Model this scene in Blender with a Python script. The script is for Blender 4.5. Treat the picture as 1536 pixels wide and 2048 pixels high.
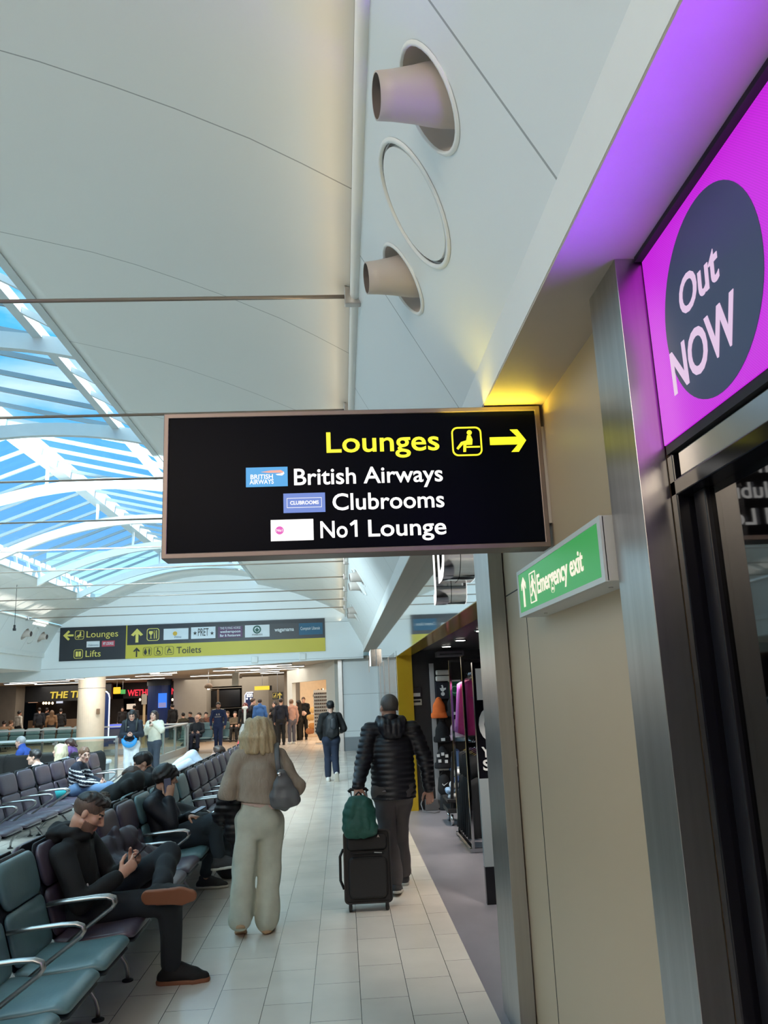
import bpy, bmesh, math, random
import numpy as np
from mathutils import Vector, Matrix
random.seed(7); np.random.seed(7)
SC = bpy.context.scene
COL = SC.collection
for _o in list(bpy.data.objects): bpy.data.objects.remove(_o)

# ------------------------------------------------------------------ camera
H = 1.80                                  # eye height
PITCH, ROLL, YAW, FPX = 0.219712, -0.042374, 0.058875, 1604.155
cd = bpy.data.cameras.new('camera'); cam = bpy.data.objects.new('camera', cd); COL.objects.link(cam)
_f = Vector((math.sin(YAW)*math.cos(PITCH), math.cos(YAW)*math.cos(PITCH), math.sin(PITCH)))
_r0 = Vector((math.cos(YAW), -math.sin(YAW), 0)); _u0 = _r0.cross(_f)
_r = _r0*math.cos(ROLL) + _u0*math.sin(ROLL); _u = _r.cross(_f)
_m = Matrix((_r, _u, -_f)).transposed().to_4x4(); _m.translation = (0, 0, H)
cam.matrix_world = _m
cd.sensor_fit = 'VERTICAL'; cd.sensor_height = 36.0; cd.lens = FPX/2048*36.0
cd.clip_start = 0.05; cd.clip_end = 300
SC.camera = cam

# ------------------------------------------------------------------ world, sun, exposure
SC.view_settings.view_transform = 'Standard'; SC.view_settings.look = 'None'
SC.view_settings.gamma = 1.0; SC.view_settings.use_curve_mapping = False
SC.view_settings.exposure = -0.12
try:
    SC.cycles.max_bounces = 9; SC.cycles.diffuse_bounces = 7; SC.cycles.glossy_bounces = 4
    SC.cycles.transparent_max_bounces = 12; SC.cycles.caustics_reflective = False; SC.cycles.caustics_refractive = False
    SC.cycles.sample_clamp_indirect = 4.0
except Exception: pass
SKY = 1.75
w = bpy.data.worlds.new('sky'); SC.world = w; w.use_nodes = True
nt = w.node_tree; nt.nodes.clear()
out = nt.nodes.new('ShaderNodeOutputWorld'); bg = nt.nodes.new('ShaderNodeBackground')
tc = nt.nodes.new('ShaderNodeTexCoord'); sx = nt.nodes.new('ShaderNodeSeparateXYZ')
cr = nt.nodes.new('ShaderNodeValToRGB')
cr.color_ramp.elements[0].position = 0.0; cr.color_ramp.elements[0].color = (0.30, 0.46, 0.62, 1)
cr.color_ramp.elements[1].position = 1.0; cr.color_ramp.elements[1].color = (0.10, 0.42, 0.62, 1)
e = cr.color_ramp.elements.new(0.22); e.color = (0.10, 0.33, 0.70, 1)
e = cr.color_ramp.elements.new(0.50); e.color = (0.06, 0.42, 0.72, 1)
nz = nt.nodes.new('ShaderNodeTexNoise'); nz.inputs['Scale'].default_value = 3.0; nz.inputs['Detail'].default_value = 5
mp = nt.nodes.new('ShaderNodeMapping'); mp.inputs['Scale'].default_value = (1, 2.5, 4)
cl = nt.nodes.new('ShaderNodeValToRGB'); cl.color_ramp.elements[0].position = 0.52; cl.color_ramp.elements[1].position = 0.85
mx = nt.nodes.new('ShaderNodeMixRGB'); mx.inputs['Color2'].default_value = (0.75, 0.83, 0.9, 1)
L = nt.links.new
L(tc.outputs['Generated'], sx.inputs[0]); L(sx.outputs['Z'], cr.inputs[0]); L(tc.outputs['Generated'], mp.inputs[0]); L(mp.outputs[0], nz.inputs['Vector'])
L(nz.outputs['Fac'], cl.inputs[0]); L(cl.outputs['Color'], mx.inputs['Fac']); L(cr.outputs['Color'], mx.inputs['Color1'])
zr = nt.nodes.new('ShaderNodeMapRange'); zr.inputs[1].default_value = 0.66; zr.inputs[2].default_value = 0.92; zr.inputs[3].default_value = 0.0; zr.inputs[4].default_value = 2.7   # overhead sky, out of view, brightened to add light in the hall
zc = nt.nodes.new('ShaderNodeVectorMath'); zc.operation = 'SCALE'; zc.inputs[0].default_value = (0.62, 0.90, 1.0)
za = nt.nodes.new('ShaderNodeVectorMath'); za.operation = 'ADD'
sn = nt.nodes.new('ShaderNodeVectorMath'); sn.operation = 'NORMALIZE'; L(tc.outputs['Generated'], sn.inputs[0]); sz = nt.nodes.new('ShaderNodeSeparateXYZ'); L(sn.outputs[0], sz.inputs[0])
L(sz.outputs['Z'], zr.inputs[0]); L(zr.outputs[0], zc.inputs['Scale']); L(zc.outputs[0], za.inputs[0]); L(mx.outputs[0], za.inputs[1])
L(za.outputs[0], bg.inputs['Color']); bg.inputs['Strength'].default_value = SKY; L(bg.outputs[0], out.inputs[0])
sd = bpy.data.lights.new('sun', 'SUN'); sd.energy = 9.0; sd.angle = math.radians(0.6); sd.color = (1, 0.93, 0.82)
sun = bpy.data.objects.new('sun', sd); COL.objects.link(sun)
sun.rotation_euler = Vector((-0.95, -0.12, -0.19)).to_track_quat('-Z', 'Y').to_euler()

def area(name, loc, target, sx, sy, power, color=(1, 1, 1)):
    d = bpy.data.lights.new(name, 'AREA'); d.shape = 'RECTANGLE'; d.size = sx; d.size_y = sy; d.energy = power; d.color = color
    o = bpy.data.objects.new(name, d); COL.objects.link(o); o.location = loc
    o.rotation_euler = (Vector(target)-Vector(loc)).to_track_quat('-Z', 'Y').to_euler()
    return o

# ------------------------------------------------------------------ materials
MATS = {}
def srgb(r, g, b):
    f = lambda c: (c/255/12.92) if c/255 <= 0.04045 else ((c/255+0.055)/1.055)**2.4
    return (f(r), f(g), f(b), 1)
def mat(name, col, rough=0.5, metal=0.0, emit=None, estr=0.0, var=0.0, vscale=8.0, bump=0.0, bscale=60.0, stretch=None, spec=None, coat=0.0):
    """Principled material with a noise that varies colour (var) and relief (bump)."""
    if name in MATS: return MATS[name]
    m = bpy.data.materials.new(name); m.use_nodes = True; n = m.node_tree; b = n.nodes['Principled BSDF']; l = n.links.new
    col = col if len(col) == 4 else (*col, 1)
    b.inputs['Base Color'].default_value = col; b.inputs['Roughness'].default_value = rough; b.inputs['Metallic'].default_value = metal
    if spec is not None: b.inputs['Specular IOR Level'].default_value = spec
    if coat: b.inputs['Coat Weight'].default_value = coat; b.inputs['Coat Roughness'].default_value = 0.08
    if emit is not None:
        b.inputs['Emission Color'].default_value = emit if len(emit) == 4 else (*emit, 1); b.inputs['Emission Strength'].default_value = estr
    if var or bump:
        t = n.nodes.new('ShaderNodeTexCoord'); mpp = n.nodes.new('ShaderNodeMapping'); l(t.outputs['Object'], mpp.inputs[0])
        if stretch: mpp.inputs['Scale'].default_value = stretch
        if var:
            z = n.nodes.new('ShaderNodeTexNoise'); z.inputs['Scale'].default_value = vscale; z.inputs['Detail'].default_value = 4; l(mpp.outputs[0], z.inputs['Vector'])
            r = n.nodes.new('ShaderNodeMapRange'); r.inputs[1].default_value = 0.25; r.inputs[2].default_value = 0.75
            r.inputs[3].default_value = 1-var; r.inputs[4].default_value = 1+var; l(z.outputs['Fac'], r.inputs[0])
            v = n.nodes.new('ShaderNodeVectorMath'); v.operation = 'SCALE'; v.inputs[0].default_value = col[:3]; l(r.outputs[0], v.inputs['Scale'])
            l(v.outputs[0], b.inputs['Base Color'])
        if bump:
            z = n.nodes.new('ShaderNodeTexNoise'); z.inputs['Scale'].default_value = bscale; z.inputs['Detail'].default_value = 3; l(mpp.outputs[0], z.inputs['Vector'])
            bp = n.nodes.new('ShaderNodeBump'); bp.inputs['Strength'].default_value = bump; bp.inputs['Distance'].default_value = 0.01
            l(z.outputs['Fac'], bp.inputs['Height']); l(bp.outputs[0], b.inputs['Normal'])
    MATS[name] = m; return m
def glow(name, col, s):
    return mat(name, (0.02, 0.02, 0.02), 0.4, emit=col, estr=s)
def glass_mat(name, tint=(0.9, 0.97, 0.95, 1), fac=0.12, rough=0.02):
    if name in MATS: return MATS[name]
    m = bpy.data.materials.new(name); m.use_nodes = True; n = m.node_tree; n.nodes.clear()
    o = n.nodes.new('ShaderNodeOutputMaterial'); t = n.nodes.new('ShaderNodeBsdfTransparent'); g = n.nodes.new('ShaderNodeBsdfGlossy'); x = n.nodes.new('ShaderNodeMixShader')
    t.inputs[0].default_value = tint; g.inputs['Roughness'].default_value = rough; x.inputs[0].default_value = fac
    n.links.new(t.outputs[0], x.inputs[1]); n.links.new(g.outputs[0], x.inputs[2]); n.links.new(x.outputs[0], o.inputs[0])
    MATS[name] = m; return m

# ------------------------------------------------------------------ mesh building
def wloc(o):
    v = Vector((0, 0, 0))
    while o is not None: v = v + o.location; o = o.parent
    return v
class MB:
    def __init__(s): s.v = []; s.f = []; s.m = []
    def add(s, vs, fs, mi=0):
        k = len(s.v); s.v += [tuple(map(float, p)) for p in vs]; s.f += [tuple(i+k for i in f) for f in fs]; s.m += [mi]*len(fs); return s
    def box(s, x0, x1, y0, y1, z0, z1, mi=0):
        return s.add([(x0, y0, z0), (x1, y0, z0), (x1, y1, z0), (x0, y1, z0), (x0, y0, z1), (x1, y0, z1), (x1, y1, z1), (x0, y1, z1)],
                     [(0, 3, 2, 1), (4, 5, 6, 7), (0, 1, 5, 4), (1, 2, 6, 5), (2, 3, 7, 6), (3, 0, 4, 7)], mi)
    def bar(s, a, b, wx, wz, up=(0, 0, 1), mi=0):
        a = Vector(a); b = Vector(b); d = (b-a).normalized(); r = d.cross(Vector(up)).normalized(); u = r.cross(d)
        vs = []
        for p in (a, b):
            for i, j in ((-1, -1), (1, -1), (1, 1), (-1, 1)): vs.append(p+r*(i*wx/2)+u*(j*wz/2))
        return s.add(vs, [(0, 1, 2, 3), (7, 6, 5, 4), (0, 4, 5, 1), (1, 5, 6, 2), (2, 6, 7, 3), (3, 7, 4, 0)], mi)
    def tube(s, pts, r, n=10, mi=0, cap=True, flat=1.0, up=None):
        pts = [Vector(p) for p in pts]; R = r if isinstance(r, (list, tuple)) else [r]*len(pts); rings = []
        prev = None
        for i, p in enumerate(pts):
            d = (pts[min(i+1, len(pts)-1)]-pts[max(i-1, 0)]).normalized()
            if prev is None:
                a = Vector(up) if up else (Vector((0, 0, 1)) if abs(d.z) < 0.9 else Vector((0, 1, 0)))
            else: a = prev
            x = (a - d*a.dot(d)).normalized(); y = d.cross(x); prev = x
            rings.append([p+x*(R[i]*math.cos(2*math.pi*k/n))+y*(R[i]*flat*math.sin(2*math.pi*k/n)) for k in range(n)])
        vs = [q for g in rings for q in g]; fs = []
        for i in range(len(rings)-1):
            for k in range(n): fs.append((i*n+k, i*n+(k+1) % n, (i+1)*n+(k+1) % n, (i+1)*n+k))
        if cap: fs.append(tuple(range(n-1, -1, -1))); fs.append(tuple((len(rings)-1)*n+k for k in range(n)))
        return s.add(vs, fs, mi)
    def cyl(s, a, b, r, n=20, mi=0): return s.tube([a, b], r, n, mi)
    def lathe(s, prof, c=(0, 0, 0), n=24, mi=0, axis='Z', close=False):
        vs = []; fs = []
        for (r, z) in prof:
            for k in range(n):
                a = 2*math.pi*k/n
                if axis == 'Z': vs.append((c[0]+r*math.cos(a), c[1]+r*math.sin(a), c[2]+z))
                elif axis == 'X': vs.append((c[0]+z, c[1]+r*math.cos(a), c[2]+r*math.sin(a)))
                else: vs.append((c[0]+r*math.cos(a), c[1]+z, c[2]+r*math.sin(a)))
        for i in range(len(prof)-1):
            for k in range(n): fs.append((i*n+k, i*n+(k+1) % n, (i+1)*n+(k+1) % n, (i+1)*n+k))
        if not close:
            fs.append(tuple(range(n-1, -1, -1))); fs.append(tuple((len(prof)-1)*n+k for k in range(n)))
        return s.add(vs, fs, mi)
    def prism(s, poly, o, u, v, t, mi=0):
        """polygon given in (u,v) about o, extruded by vector t"""
        o = Vector(o); u = Vector(u); v = Vector(v); t = Vector(t); n = len(poly)
        A = [o+u*p[0]+v*p[1] for p in poly]; B = [p+t for p in A]
        fs = [tuple(range(n-1, -1, -1)), tuple(range(n, 2*n))]+[(i, (i+1) % n, n+(i+1) % n, n+i) for i in range(n)]
        return s.add(A+B, fs, mi)
    def grid(s, P, mi=0):
        """P: rows of points -> quad sheet"""
        r = len(P); c = len(P[0]); return s.add([q for row in P for q in row], [(i*c+j, i*c+j+1, (i+1)*c+j+1, (i+1)*c+j) for i in range(r-1) for j in range(c-1)], mi)
    def loft(s, rings, mi=0, cap=True):
        n = len(rings[0]); fs = []
        for i in range(len(rings)-1):
            for k in range(n): fs.append((i*n+k, i*n+(k+1) % n, (i+1)*n+(k+1) % n, (i+1)*n+k))
        if cap: fs.append(tuple(range(n-1, -1, -1))); fs.append(tuple((len(rings)-1)*n+k for k in range(n)))
        return s.add([q for g in rings for q in g], fs, mi)
    def build(s, name, mats, parent=None, smooth=False, bevel=0.0, label=None, kind=None, solid=0.0, segs=2):
        me = bpy.data.meshes.new(name); off = wloc(parent) if parent is not None else Vector((0, 0, 0))
        me.from_pydata([(p[0]-off.x, p[1]-off.y, p[2]-off.z) for p in s.v], [], s.f); me.update()
        for m in (mats if isinstance(mats, (list, tuple)) else [mats]): me.materials.append(m)
        me.polygons.foreach_set('material_index', s.m)
        bm = bmesh.new(); bm.from_mesh(me); bmesh.ops.recalc_face_normals(bm, faces=bm.faces); bm.to_mesh(me); bm.free()
        if smooth: me.polygons.foreach_set('use_smooth', [True]*len(me.polygons))
        o = bpy.data.objects.new(name, me); COL.objects.link(o)
        if parent is not None: o.parent = parent
        if solid: sm = o.modifiers.new('thickness', 'SOLIDIFY'); sm.thickness = solid; sm.offset = 0
        if bevel: bv = o.modifiers.new('bevel', 'BEVEL'); bv.width = bevel; bv.segments = segs; bv.limit_method = 'ANGLE'
        if smooth and bevel == 0:
            pass
        if label: o['label'] = label
        if kind: o['kind'] = kind
        return o
def flatten(o):
    """replace an object's mesh by its modified mesh"""
    dg = bpy.context.evaluated_depsgraph_get(); me = bpy.data.meshes.new_from_object(o.evaluated_get(dg)); o.modifiers.clear(); o.data = me
def cut(o, cutter):
    c = cutter.build('cutter', o.data.materials[0])
    m = o.modifiers.new('cut', 'BOOLEAN'); m.operation = 'DIFFERENCE'; m.object = c; m.solver = 'EXACT'
    flatten(o); bpy.data.objects.remove(c)
def thing(name, label, cat, loc=(0, 0, 0), rz=0.0, group=None):
    o = bpy.data.objects.new(name, None); o.empty_display_size = 0.1; COL.objects.link(o); o.location = loc; o.rotation_euler = (0, 0, rz)
    o['label'] = label; o['category'] = cat
    if group: o['group'] = group
    return o
def tag(o, label, cat, group=None):
    o['label'] = label; o['category'] = cat
    if group: o['group'] = group
    return o
def dup(root, loc, rz=None, label=None, group=None):
    r = root.copy(); COL.objects.link(r); r.location = loc
    if rz is not None: r.rotation_euler = (0, 0, rz)
    if label: r['label'] = label
    if group: r['group'] = group
    for ch in list(root.children):
        c = ch.copy(); COL.objects.link(c); c.parent = r
        for g in list(ch.children):
            d = g.copy(); COL.objects.link(d); d.parent = c
    return r
def struct(mb, name, m, **k):
    return mb.build(name, m, kind='structure', **k)
def text(s, parent, org, ux, uy, size, m, name='lettering', depth=0.002, align='LEFT', bold=0.0, sx=1.0, label=None, shear=0.0):
    """raised letters: org is the baseline start, ux/uy the reading and up directions (world)"""
    cu = bpy.data.curves.new('t', 'FONT'); cu.body = s; cu.size = size; cu.align_x = align; cu.offset = bold*size; cu.extrude = depth/2; cu.shear = shear
    cu.resolution_u = 4
    o = bpy.data.objects.new('t', cu); COL.objects.link(o)
    dg = bpy.context.evaluated_depsgraph_get(); me = bpy.data.meshes.new_from_object(o.evaluated_get(dg)); bpy.data.objects.remove(o)
    ux = Vector(ux).normalized(); uy = Vector(uy).normalized(); uz = ux.cross(uy)
    M = Matrix((ux*sx, uy, uz)).transposed().to_4x4(); M.translation = Vector(org)-(wloc(parent) if parent else Vector((0, 0, 0)))
    me.transform(M); me.materials.clear(); me.materials.append(m); me.name = name
    t = bpy.data.objects.new(name, me); COL.objects.link(t)
    if parent: t.parent = parent
    if label: t['label'] = label
    return t
def rrect(w, h, r, n=5, cx=0, cy=0):
    p = []
    for (x, y, a0) in ((w/2-r, h/2-r, 0), (-w/2+r, h/2-r, 90), (-w/2+r, -h/2+r, 180), (w/2-r, -h/2+r, 270)):
        for i in range(n+1):
            a = math.radians(a0+90*i/n); p.append((cx+x+r*math.cos(a), cy+y+r*math.sin(a)))
    return p
def circ(r, n=24, cx=0, cy=0, ry=None):
    return [(cx+r*math.cos(2*math.pi*i/n), cy+(ry or r)*math.sin(2*math.pi*i/n)) for i in range(n)]
def ring_frame(mb, outer, inner, o, u, v, t, mi=0):
    """closed frame between two polygons with the same point count"""
    o = Vector(o); u = Vector(u); v = Vector(v); t = Vector(t); n = len(outer)
    q = lambda P: [o+u*a+v*b for a, b in P]
    A = q(outer); B = q(inner); A2 = [p+t for p in A]; B2 = [p+t for p in B]; fs = []
    for i in range(n):
        j = (i+1) % n
        fs += [(i, j, n+j, n+i), (2*n+j, 2*n+i, 3*n+i, 3*n+j), (j, i, 2*n+i, 2*n+j), (n+i, n+j, 3*n+j, 3*n+i)]
    mb.add(A+B+A2+B2, fs, mi)
X_ = (1, 0, 0); Y_ = (0, 1, 0); Z_ = (0, 0, 1); NX = (-1, 0, 0); NY = (0, -1, 0)
# ================================================================== SETTING
M_white = mat('painted_panel', srgb(236, 238, 236), 0.45, var=0.02, vscale=1.5)
M_beige = mat('beige_laminate', srgb(190, 170, 142), 0.42, var=0.03, vscale=1.2)
M_steel = mat('brushed_steel', (0.52, 0.51, 0.50), 0.30, 1.0, var=0.10, vscale=30, stretch=(1, 1, 0.03), bump=0.02, bscale=200)
M_chrome = mat('chrome', (0.78, 0.78, 0.78), 0.10, 1.0, var=0.03)
M_alu = mat('satin_aluminium', (0.55, 0.54, 0.53), 0.32, 1.0, var=0.04)
M_black = mat('black_gloss', (0.006, 0.006, 0.009), 0.12, var=0.1)
M_blackm = mat('black_matt', (0.012, 0.012, 0.014), 0.6, var=0.2)
M_mirror = mat('mirror_panel', (0.82, 0.86, 0.88), 0.035, 1.0, var=0.01, bump=0.012, bscale=3.0)
M_amber = mat('amber_gloss', (0.72, 0.46, 0.03), 0.16, 0.45, var=0.05)
M_dark = mat('dark_wall', (0.02, 0.02, 0.022), 0.5, var=0.2)
M_brown = mat('timber_brown', srgb(120, 98, 78), 0.5, var=0.15, vscale=3, stretch=(1, 1, 0.2))

def joint_mat(name, col, axis, off, period, width=0.006, rough=0.45, dark=0.45):
    m = mat(name, col, rough); n = m.node_tree; b = n.nodes['Principled BSDF']; l = n.links.new
    t = n.nodes.new('ShaderNodeTexCoord'); s = n.nodes.new('ShaderNodeSeparateXYZ'); l(t.outputs['Object'], s.inputs[0])
    a = n.nodes.new('ShaderNodeMath'); a.operation = 'SUBTRACT'; l(s.outputs[axis], a.inputs[0]); a.inputs[1].default_value = off-width/2
    d = n.nodes.new('ShaderNodeMath'); d.operation = 'FLOORED_MODULO'; l(a.outputs[0], d.inputs[0]); d.inputs[1].default_value = period
    c = n.nodes.new('ShaderNodeMath'); c.operation = 'LESS_THAN'; l(d.outputs[0], c.inputs[0]); c.inputs[1].default_value = width
    x = n.nodes.new('ShaderNodeMixRGB'); x.inputs['Color1'].default_value = col; x.inputs['Color2'].default_value = (col[0]*dark, col[1]*dark, col[2]*dark, 1)
    l(c.outputs[0], x.inputs['Fac']); l(x.outputs[0], b.inputs['Base Color'])
    return m
M_vault = joint_mat('vault_plaster', srgb(232, 232, 228), 'Y', 1.575, 2.0, 0.009)
M_slope = joint_mat('slope_panel', srgb(234, 238, 238), 'Y', 0.075, 2.0, 0.011)
M_endwall = joint_mat('end_wall_panel', srgb(232, 238, 240), 'Z', 0.6, 1.15, 0.012)

# floor: long tiles laid along the hall
def floor_mat():
    m = mat('floor_tiles', (0.6, 0.57, 0.53), 0.26); n = m.node_tree; b = n.nodes['Principled BSDF']; l = n.links.new
    t = n.nodes.new('ShaderNodeTexCoord'); s = n.nodes.new('ShaderNodeSeparateXYZ'); l(t.outputs['Object'], s.inputs[0])
    ax = n.nodes.new('ShaderNodeMath'); ax.operation = 'ADD'; l(s.outputs['Y'], ax.inputs[0]); ax.inputs[1].default_value = 100-0.05
    ay = n.nodes.new('ShaderNodeMath'); ay.operation = 'ADD'; l(s.outputs['X'], ay.inputs[0]); ay.inputs[1].default_value = 0.2905*100-0.632
    c = n.nodes.new('ShaderNodeCombineXYZ'); l(ax.outputs[0], c.inputs[0]); l(ay.outputs[0], c.inputs[1])
    k = n.nodes.new('ShaderNodeTexBrick'); k.offset = 0.5; k.inputs['Scale'].default_value = 1.0
    k.inputs['Brick Width'].default_value = 0.60; k.inputs['Row Height'].default_value = 0.2905
    k.inputs['Mortar Size'].default_value = 0.0022; k.inputs['Mortar Smooth'].default_value = 0.3; k.inputs['Bias'].default_value = 0.0
    k.inputs['Color1'].default_value = srgb(224, 214, 202); k.inputs['Color2'].default_value = srgb(216, 206, 195); k.inputs['Mortar'].default_value = srgb(78, 72, 66)
    l(c.outputs[0], k.inputs['Vector'])
    z = n.nodes.new('ShaderNodeTexNoise'); z.inputs['Scale'].default_value = 2.2; z.inputs['Detail'].default_value = 6; l(t.outputs['Object'], z.inputs['Vector'])
    r = n.nodes.new('ShaderNodeMapRange'); r.inputs[1].default_value = 0.3; r.inputs[2].default_value = 0.7; r.inputs[3].default_value = 0.93; r.inputs[4].default_value = 1.05; l(z.outputs['Fac'], r.inputs[0])
    v = n.nodes.new('ShaderNodeVectorMath'); v.operation = 'SCALE'; l(k.outputs['Color'], v.inputs[0]); l(r.outputs[0], v.inputs['Scale']); l(v.outputs[0], b.inputs['Base Color'])
    r2 = n.nodes.new('ShaderNodeMapRange'); r2.inputs[3].default_value = 0.16; r2.inputs[4].default_value = 0.30; l(z.outputs['Fac'], r2.inputs[0]); l(r2.outputs[0], b.inputs['Roughness'])
    return m
M_floor = floor_mat()
M_shopfloor = mat('shop_floor_vinyl', srgb(136, 132, 138), 0.30, var=0.2, vscale=2.2, stretch=(1, 0.6, 1))
M_foodfloor = mat('food_court_floor', srgb(158, 134, 110), 0.3, var=0.1, vscale=1.5)

struct(MB().box(-24, 0.809, -8, 28.6, -0.1, 0).box(-4.0, 0.809, 28.6, 36, -0.1, 0), 'floor', M_floor)
struct(MB().box(0.809, 6.5, -8, 60, -0.1, 0), 'floor', M_shopfloor)
struct(MB().box(-30, -4.0, 28.6, 60, -0.1, 0).box(-4.0, 0.809, 36, 60, -0.1, 0), 'floor', M_foodfloor)

# vaulted ceiling, right of the rooflight and left of it
PROF = [(0.125, 4.285), (-0.12, 4.43), (-0.38, 4.575), (-0.756, 4.75), (-1.08, 4.886), (-1.45, 5.03), (-1.78, 5.140), (-2.14, 5.235), (-2.49, 5.323), (-2.65, 5.362)]
Y0, Y1 = -8.0, 26.0
ys = [Y0, 0, 6, 12, 18, 24.6, Y1]
rv = MB().grid([[(x, y, z) for x, z in PROF] for y in ys])
ceil_r = struct(rv, 'ceiling', M_vault, smooth=True, solid=0.04)
LPROF = [(-8.71-x, z) for x, z in PROF if x > -1.0]+[(-7.44, 4.90)]
ceil_l = struct(MB().grid([[(x, y, z) for x, z in LPROF] for y in ys]), 'ceiling', M_vault, smooth=True, solid=0.04)
# closed rooflight ends
XL, ZL = LPROF[-1]
XR, ZR = PROF[-1]
XC = (XL+XR)/2
def arch_z(x, rise=0.62):                      # underside of the arches, springing from the vault edges
    return 5.53-(0.080 if x > -4.1 else 0.076)*(x+4.1)**2
xs = [XL+(XR-XL)*i/16 for i in range(17)]
for ya, yb in ((24.6, Y1), (Y0, -3.0)):
    struct(MB().grid([[(x, y, arch_z(x)+0.19) for x in xs] for y in (ya, yb)]), 'ceiling', M_vault, smooth=True, solid=0.04)
# cove pocket behind the rail
struct(MB().grid([[(x, y, z) for x, z in ((0.12, 4.30), (0.12, 4.62), (0.5, 4.6), (0.5, 4.1), (0.17, 4.20))] for y in (Y0, Y1)]), 'trim_1', M_white)

# sloping walls with the air nozzles, bulkhead and soffit, right side
DS = Vector((0.677-0.15, 0, 3.26-4.22)).normalized(); NIN = Vector((-0.877, 0, -0.481))
def slope_wall(sgn, name):
    f = (lambda x: x) if sgn > 0 else (lambda x: -8.71-x)
    mb = MB(); a = Vector((0.15, 0, 4.22)); b = Vector((0.677, 0, 3.26)); n = -NIN*0.03
    P = [a, b, b+n, a+n]
    mb.add([(f(p.x), y, p.z) for y in (Y0, Y1) for p in P], [(0, 1, 2, 3), (7, 6, 5, 4), (0, 4, 5, 1), (1, 5, 6, 2), (2, 6, 7, 3), (3, 7, 4, 0)])
    return struct(mb, name, M_slope)
wall_slope_r = slope_wall(1, 'wall_right'); wall_slope_l = slope_wall(-1, 'wall_left')
struct(MB().box(0.677, 1.02, Y0, 4.9, 3.06, 3.26).box(0.677, 0.90, 4.9, 26.0, 3.06, 3.26), 'trim_2', M_white)
struct(MB().box(0.679, 1.02, Y0, 4.9, 3.05, 3.061).box(0.679, 0.90, 4.9, 26.0, 3.05, 3.061), 'ceiling', mat('soffit_shade', srgb(176, 164, 150), 0.5, var=0.02))  # darker colour stands in for the dimmer light under the bulkhead
struct(MB().box(-9.75, -9.387, Y0, 26.0, 2.85, 3.26), 'trim_3', M_white)
struct(MB().box(-14, -9.75, Y0, 26.0, 2.85, 2.95), 'ceiling', M_white)
struct(MB().box(-14.1, -14, Y0, 26, 0, 3.2), 'wall_left', M_dark)
# handrail shaped steel rails along the springing of the vault
for nm, x in (('trim_4', 0.15), ('trim_5', -8.86)):
    struct(MB().tube([(x, Y0, 4.22), (x, Y1, 4.22)], 0.035, 12), nm, mat('rail_grey', srgb(228, 230, 228), 0.35, 0.0), smooth=True)
# far end wall with a raking lower edge over the food court
struct(MB().prism([(-9.4, 2.55), (-1.2, 2.84), (-0.42, 2.86), (0.68, 2.86), (0.68, 3.26), (0.15, 4.3), (0.15, 6.6), (-9.4, 6.6)], (0, 26.0, 0), X_, Z_, (0, 0.3, 0)), 'wall_far', M_endwall)
struct(MB().box(-14, -9.4, 26.0, 26.3, 2.55, 6), 'wall_far', M_endwall)
struct(MB().box(-30, 6, -8.1, -8, 0, 7), 'wall_near', mat('rear_wall', srgb(150, 150, 150), 0.6, var=0.1))
struct(MB().box(1.02, 6.5, -8, 5.0, 3.05, 3.15), 'ceiling', M_dark)
struct(MB().box(0.677, 7.0, -8, 60, 3.27, 3.4), 'roof_slab', M_white)
struct(MB().box(6.5, 6.6, -8, 60, 0, 3.3), 'wall_outer_right', M_dark)
struct(MB().box(-14.1, -9.3, -8, 26.2, 3.27, 3.4), 'roof_slab', M_white)

# right wall: steel pillars, beige laminate between them
pil1 = struct(MB().box(0.86, 0.945, 2.168, 2.425, 0, 3.05), 'trim_6', M_steel, bevel=0.0015)
mk = MB().prism([(0.0, 0.0), (0.018, 0.022), (0.026, 0.03), (0.030, 0.028), (0.022, 0.018)], (0.893, 2.1675, 0.93), X_, Z_, (0, -0.001, 0)).build('scuff_mark', M_blackm, pil1)
struct(MB().box(0.95, 1.0, 2.2, 4.60, 0, 3.05), 'wall_right', M_beige)
struct(MB().box(0.9485, 0.952, 4.085, 4.092, 0, 2.30), 'trim_7', M_blackm)
struct(MB().box(0.9485, 0.952, 2.42, 4.56, 2.30, 2.306), 'trim_7', M_blackm)
pil2 = struct(MB().box(0.86, 0.942, 4.564, 5.05, 0, 3.05), 'trim_8', M_steel, bevel=0.0015)

# mirrored shop fascia with the amber soffit and jamb
struct(MB().box(0.86, 0.90, 5.05, 12.9, 2.335, 3.05), 'wall_right', M_mirror)
struct(MB().box(0.862, 1.08, 5.05, 12.9, 2.33, 2.345), 'trim_9', M_amber)
struct(MB().box(0.86, 1.10, 12.9, 13.1, 0, 2.345), 'trim_10', M_amber)
struct(MB().box(0.86, 0.90, 12.9, 26.3, 2.42, 3.05), 'wall_right', M_mirror)
struct(MB().box(0.86, 0.90, 13.0, 13.4, 0, 2.42), 'trim_11', M_mirror)
struct(MB().box(0.86, 0.92, 13.4, 20.0, 0, 2.42), 'wall_right', M_black)
for y in (15.2, 17.0, 18.8): struct(MB().box(0.852, 0.862, y-0.03, y+0.03, 0.0, 2.42), 'trim_12', M_alu)
struct(MB().box(0.86, 0.92, 20.0, 26.6, 0, 2.42), 'wall_right', M_mirror)
# shop room
struct(MB().box(1.10, 5.0, 13.0, 13.1, 0, 2.6), 'wall_shop_far', M_dark)
struct(MB().box(5.0, 5.1, 5.0, 13.1, 0, 2.6), 'wall_shop_right', M_dark)
struct(MB().box(1.0, 5.1, 4.6, 4.75, 0, 2.6), 'wall_shop_near', M_dark)
struct(MB().box(1.02, 5.1, 4.75, 13.1, 2.40, 2.5), 'ceiling', mat('shop_ceiling', (0.025, 0.024, 0.027), 0.35, var=0.1))

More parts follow.
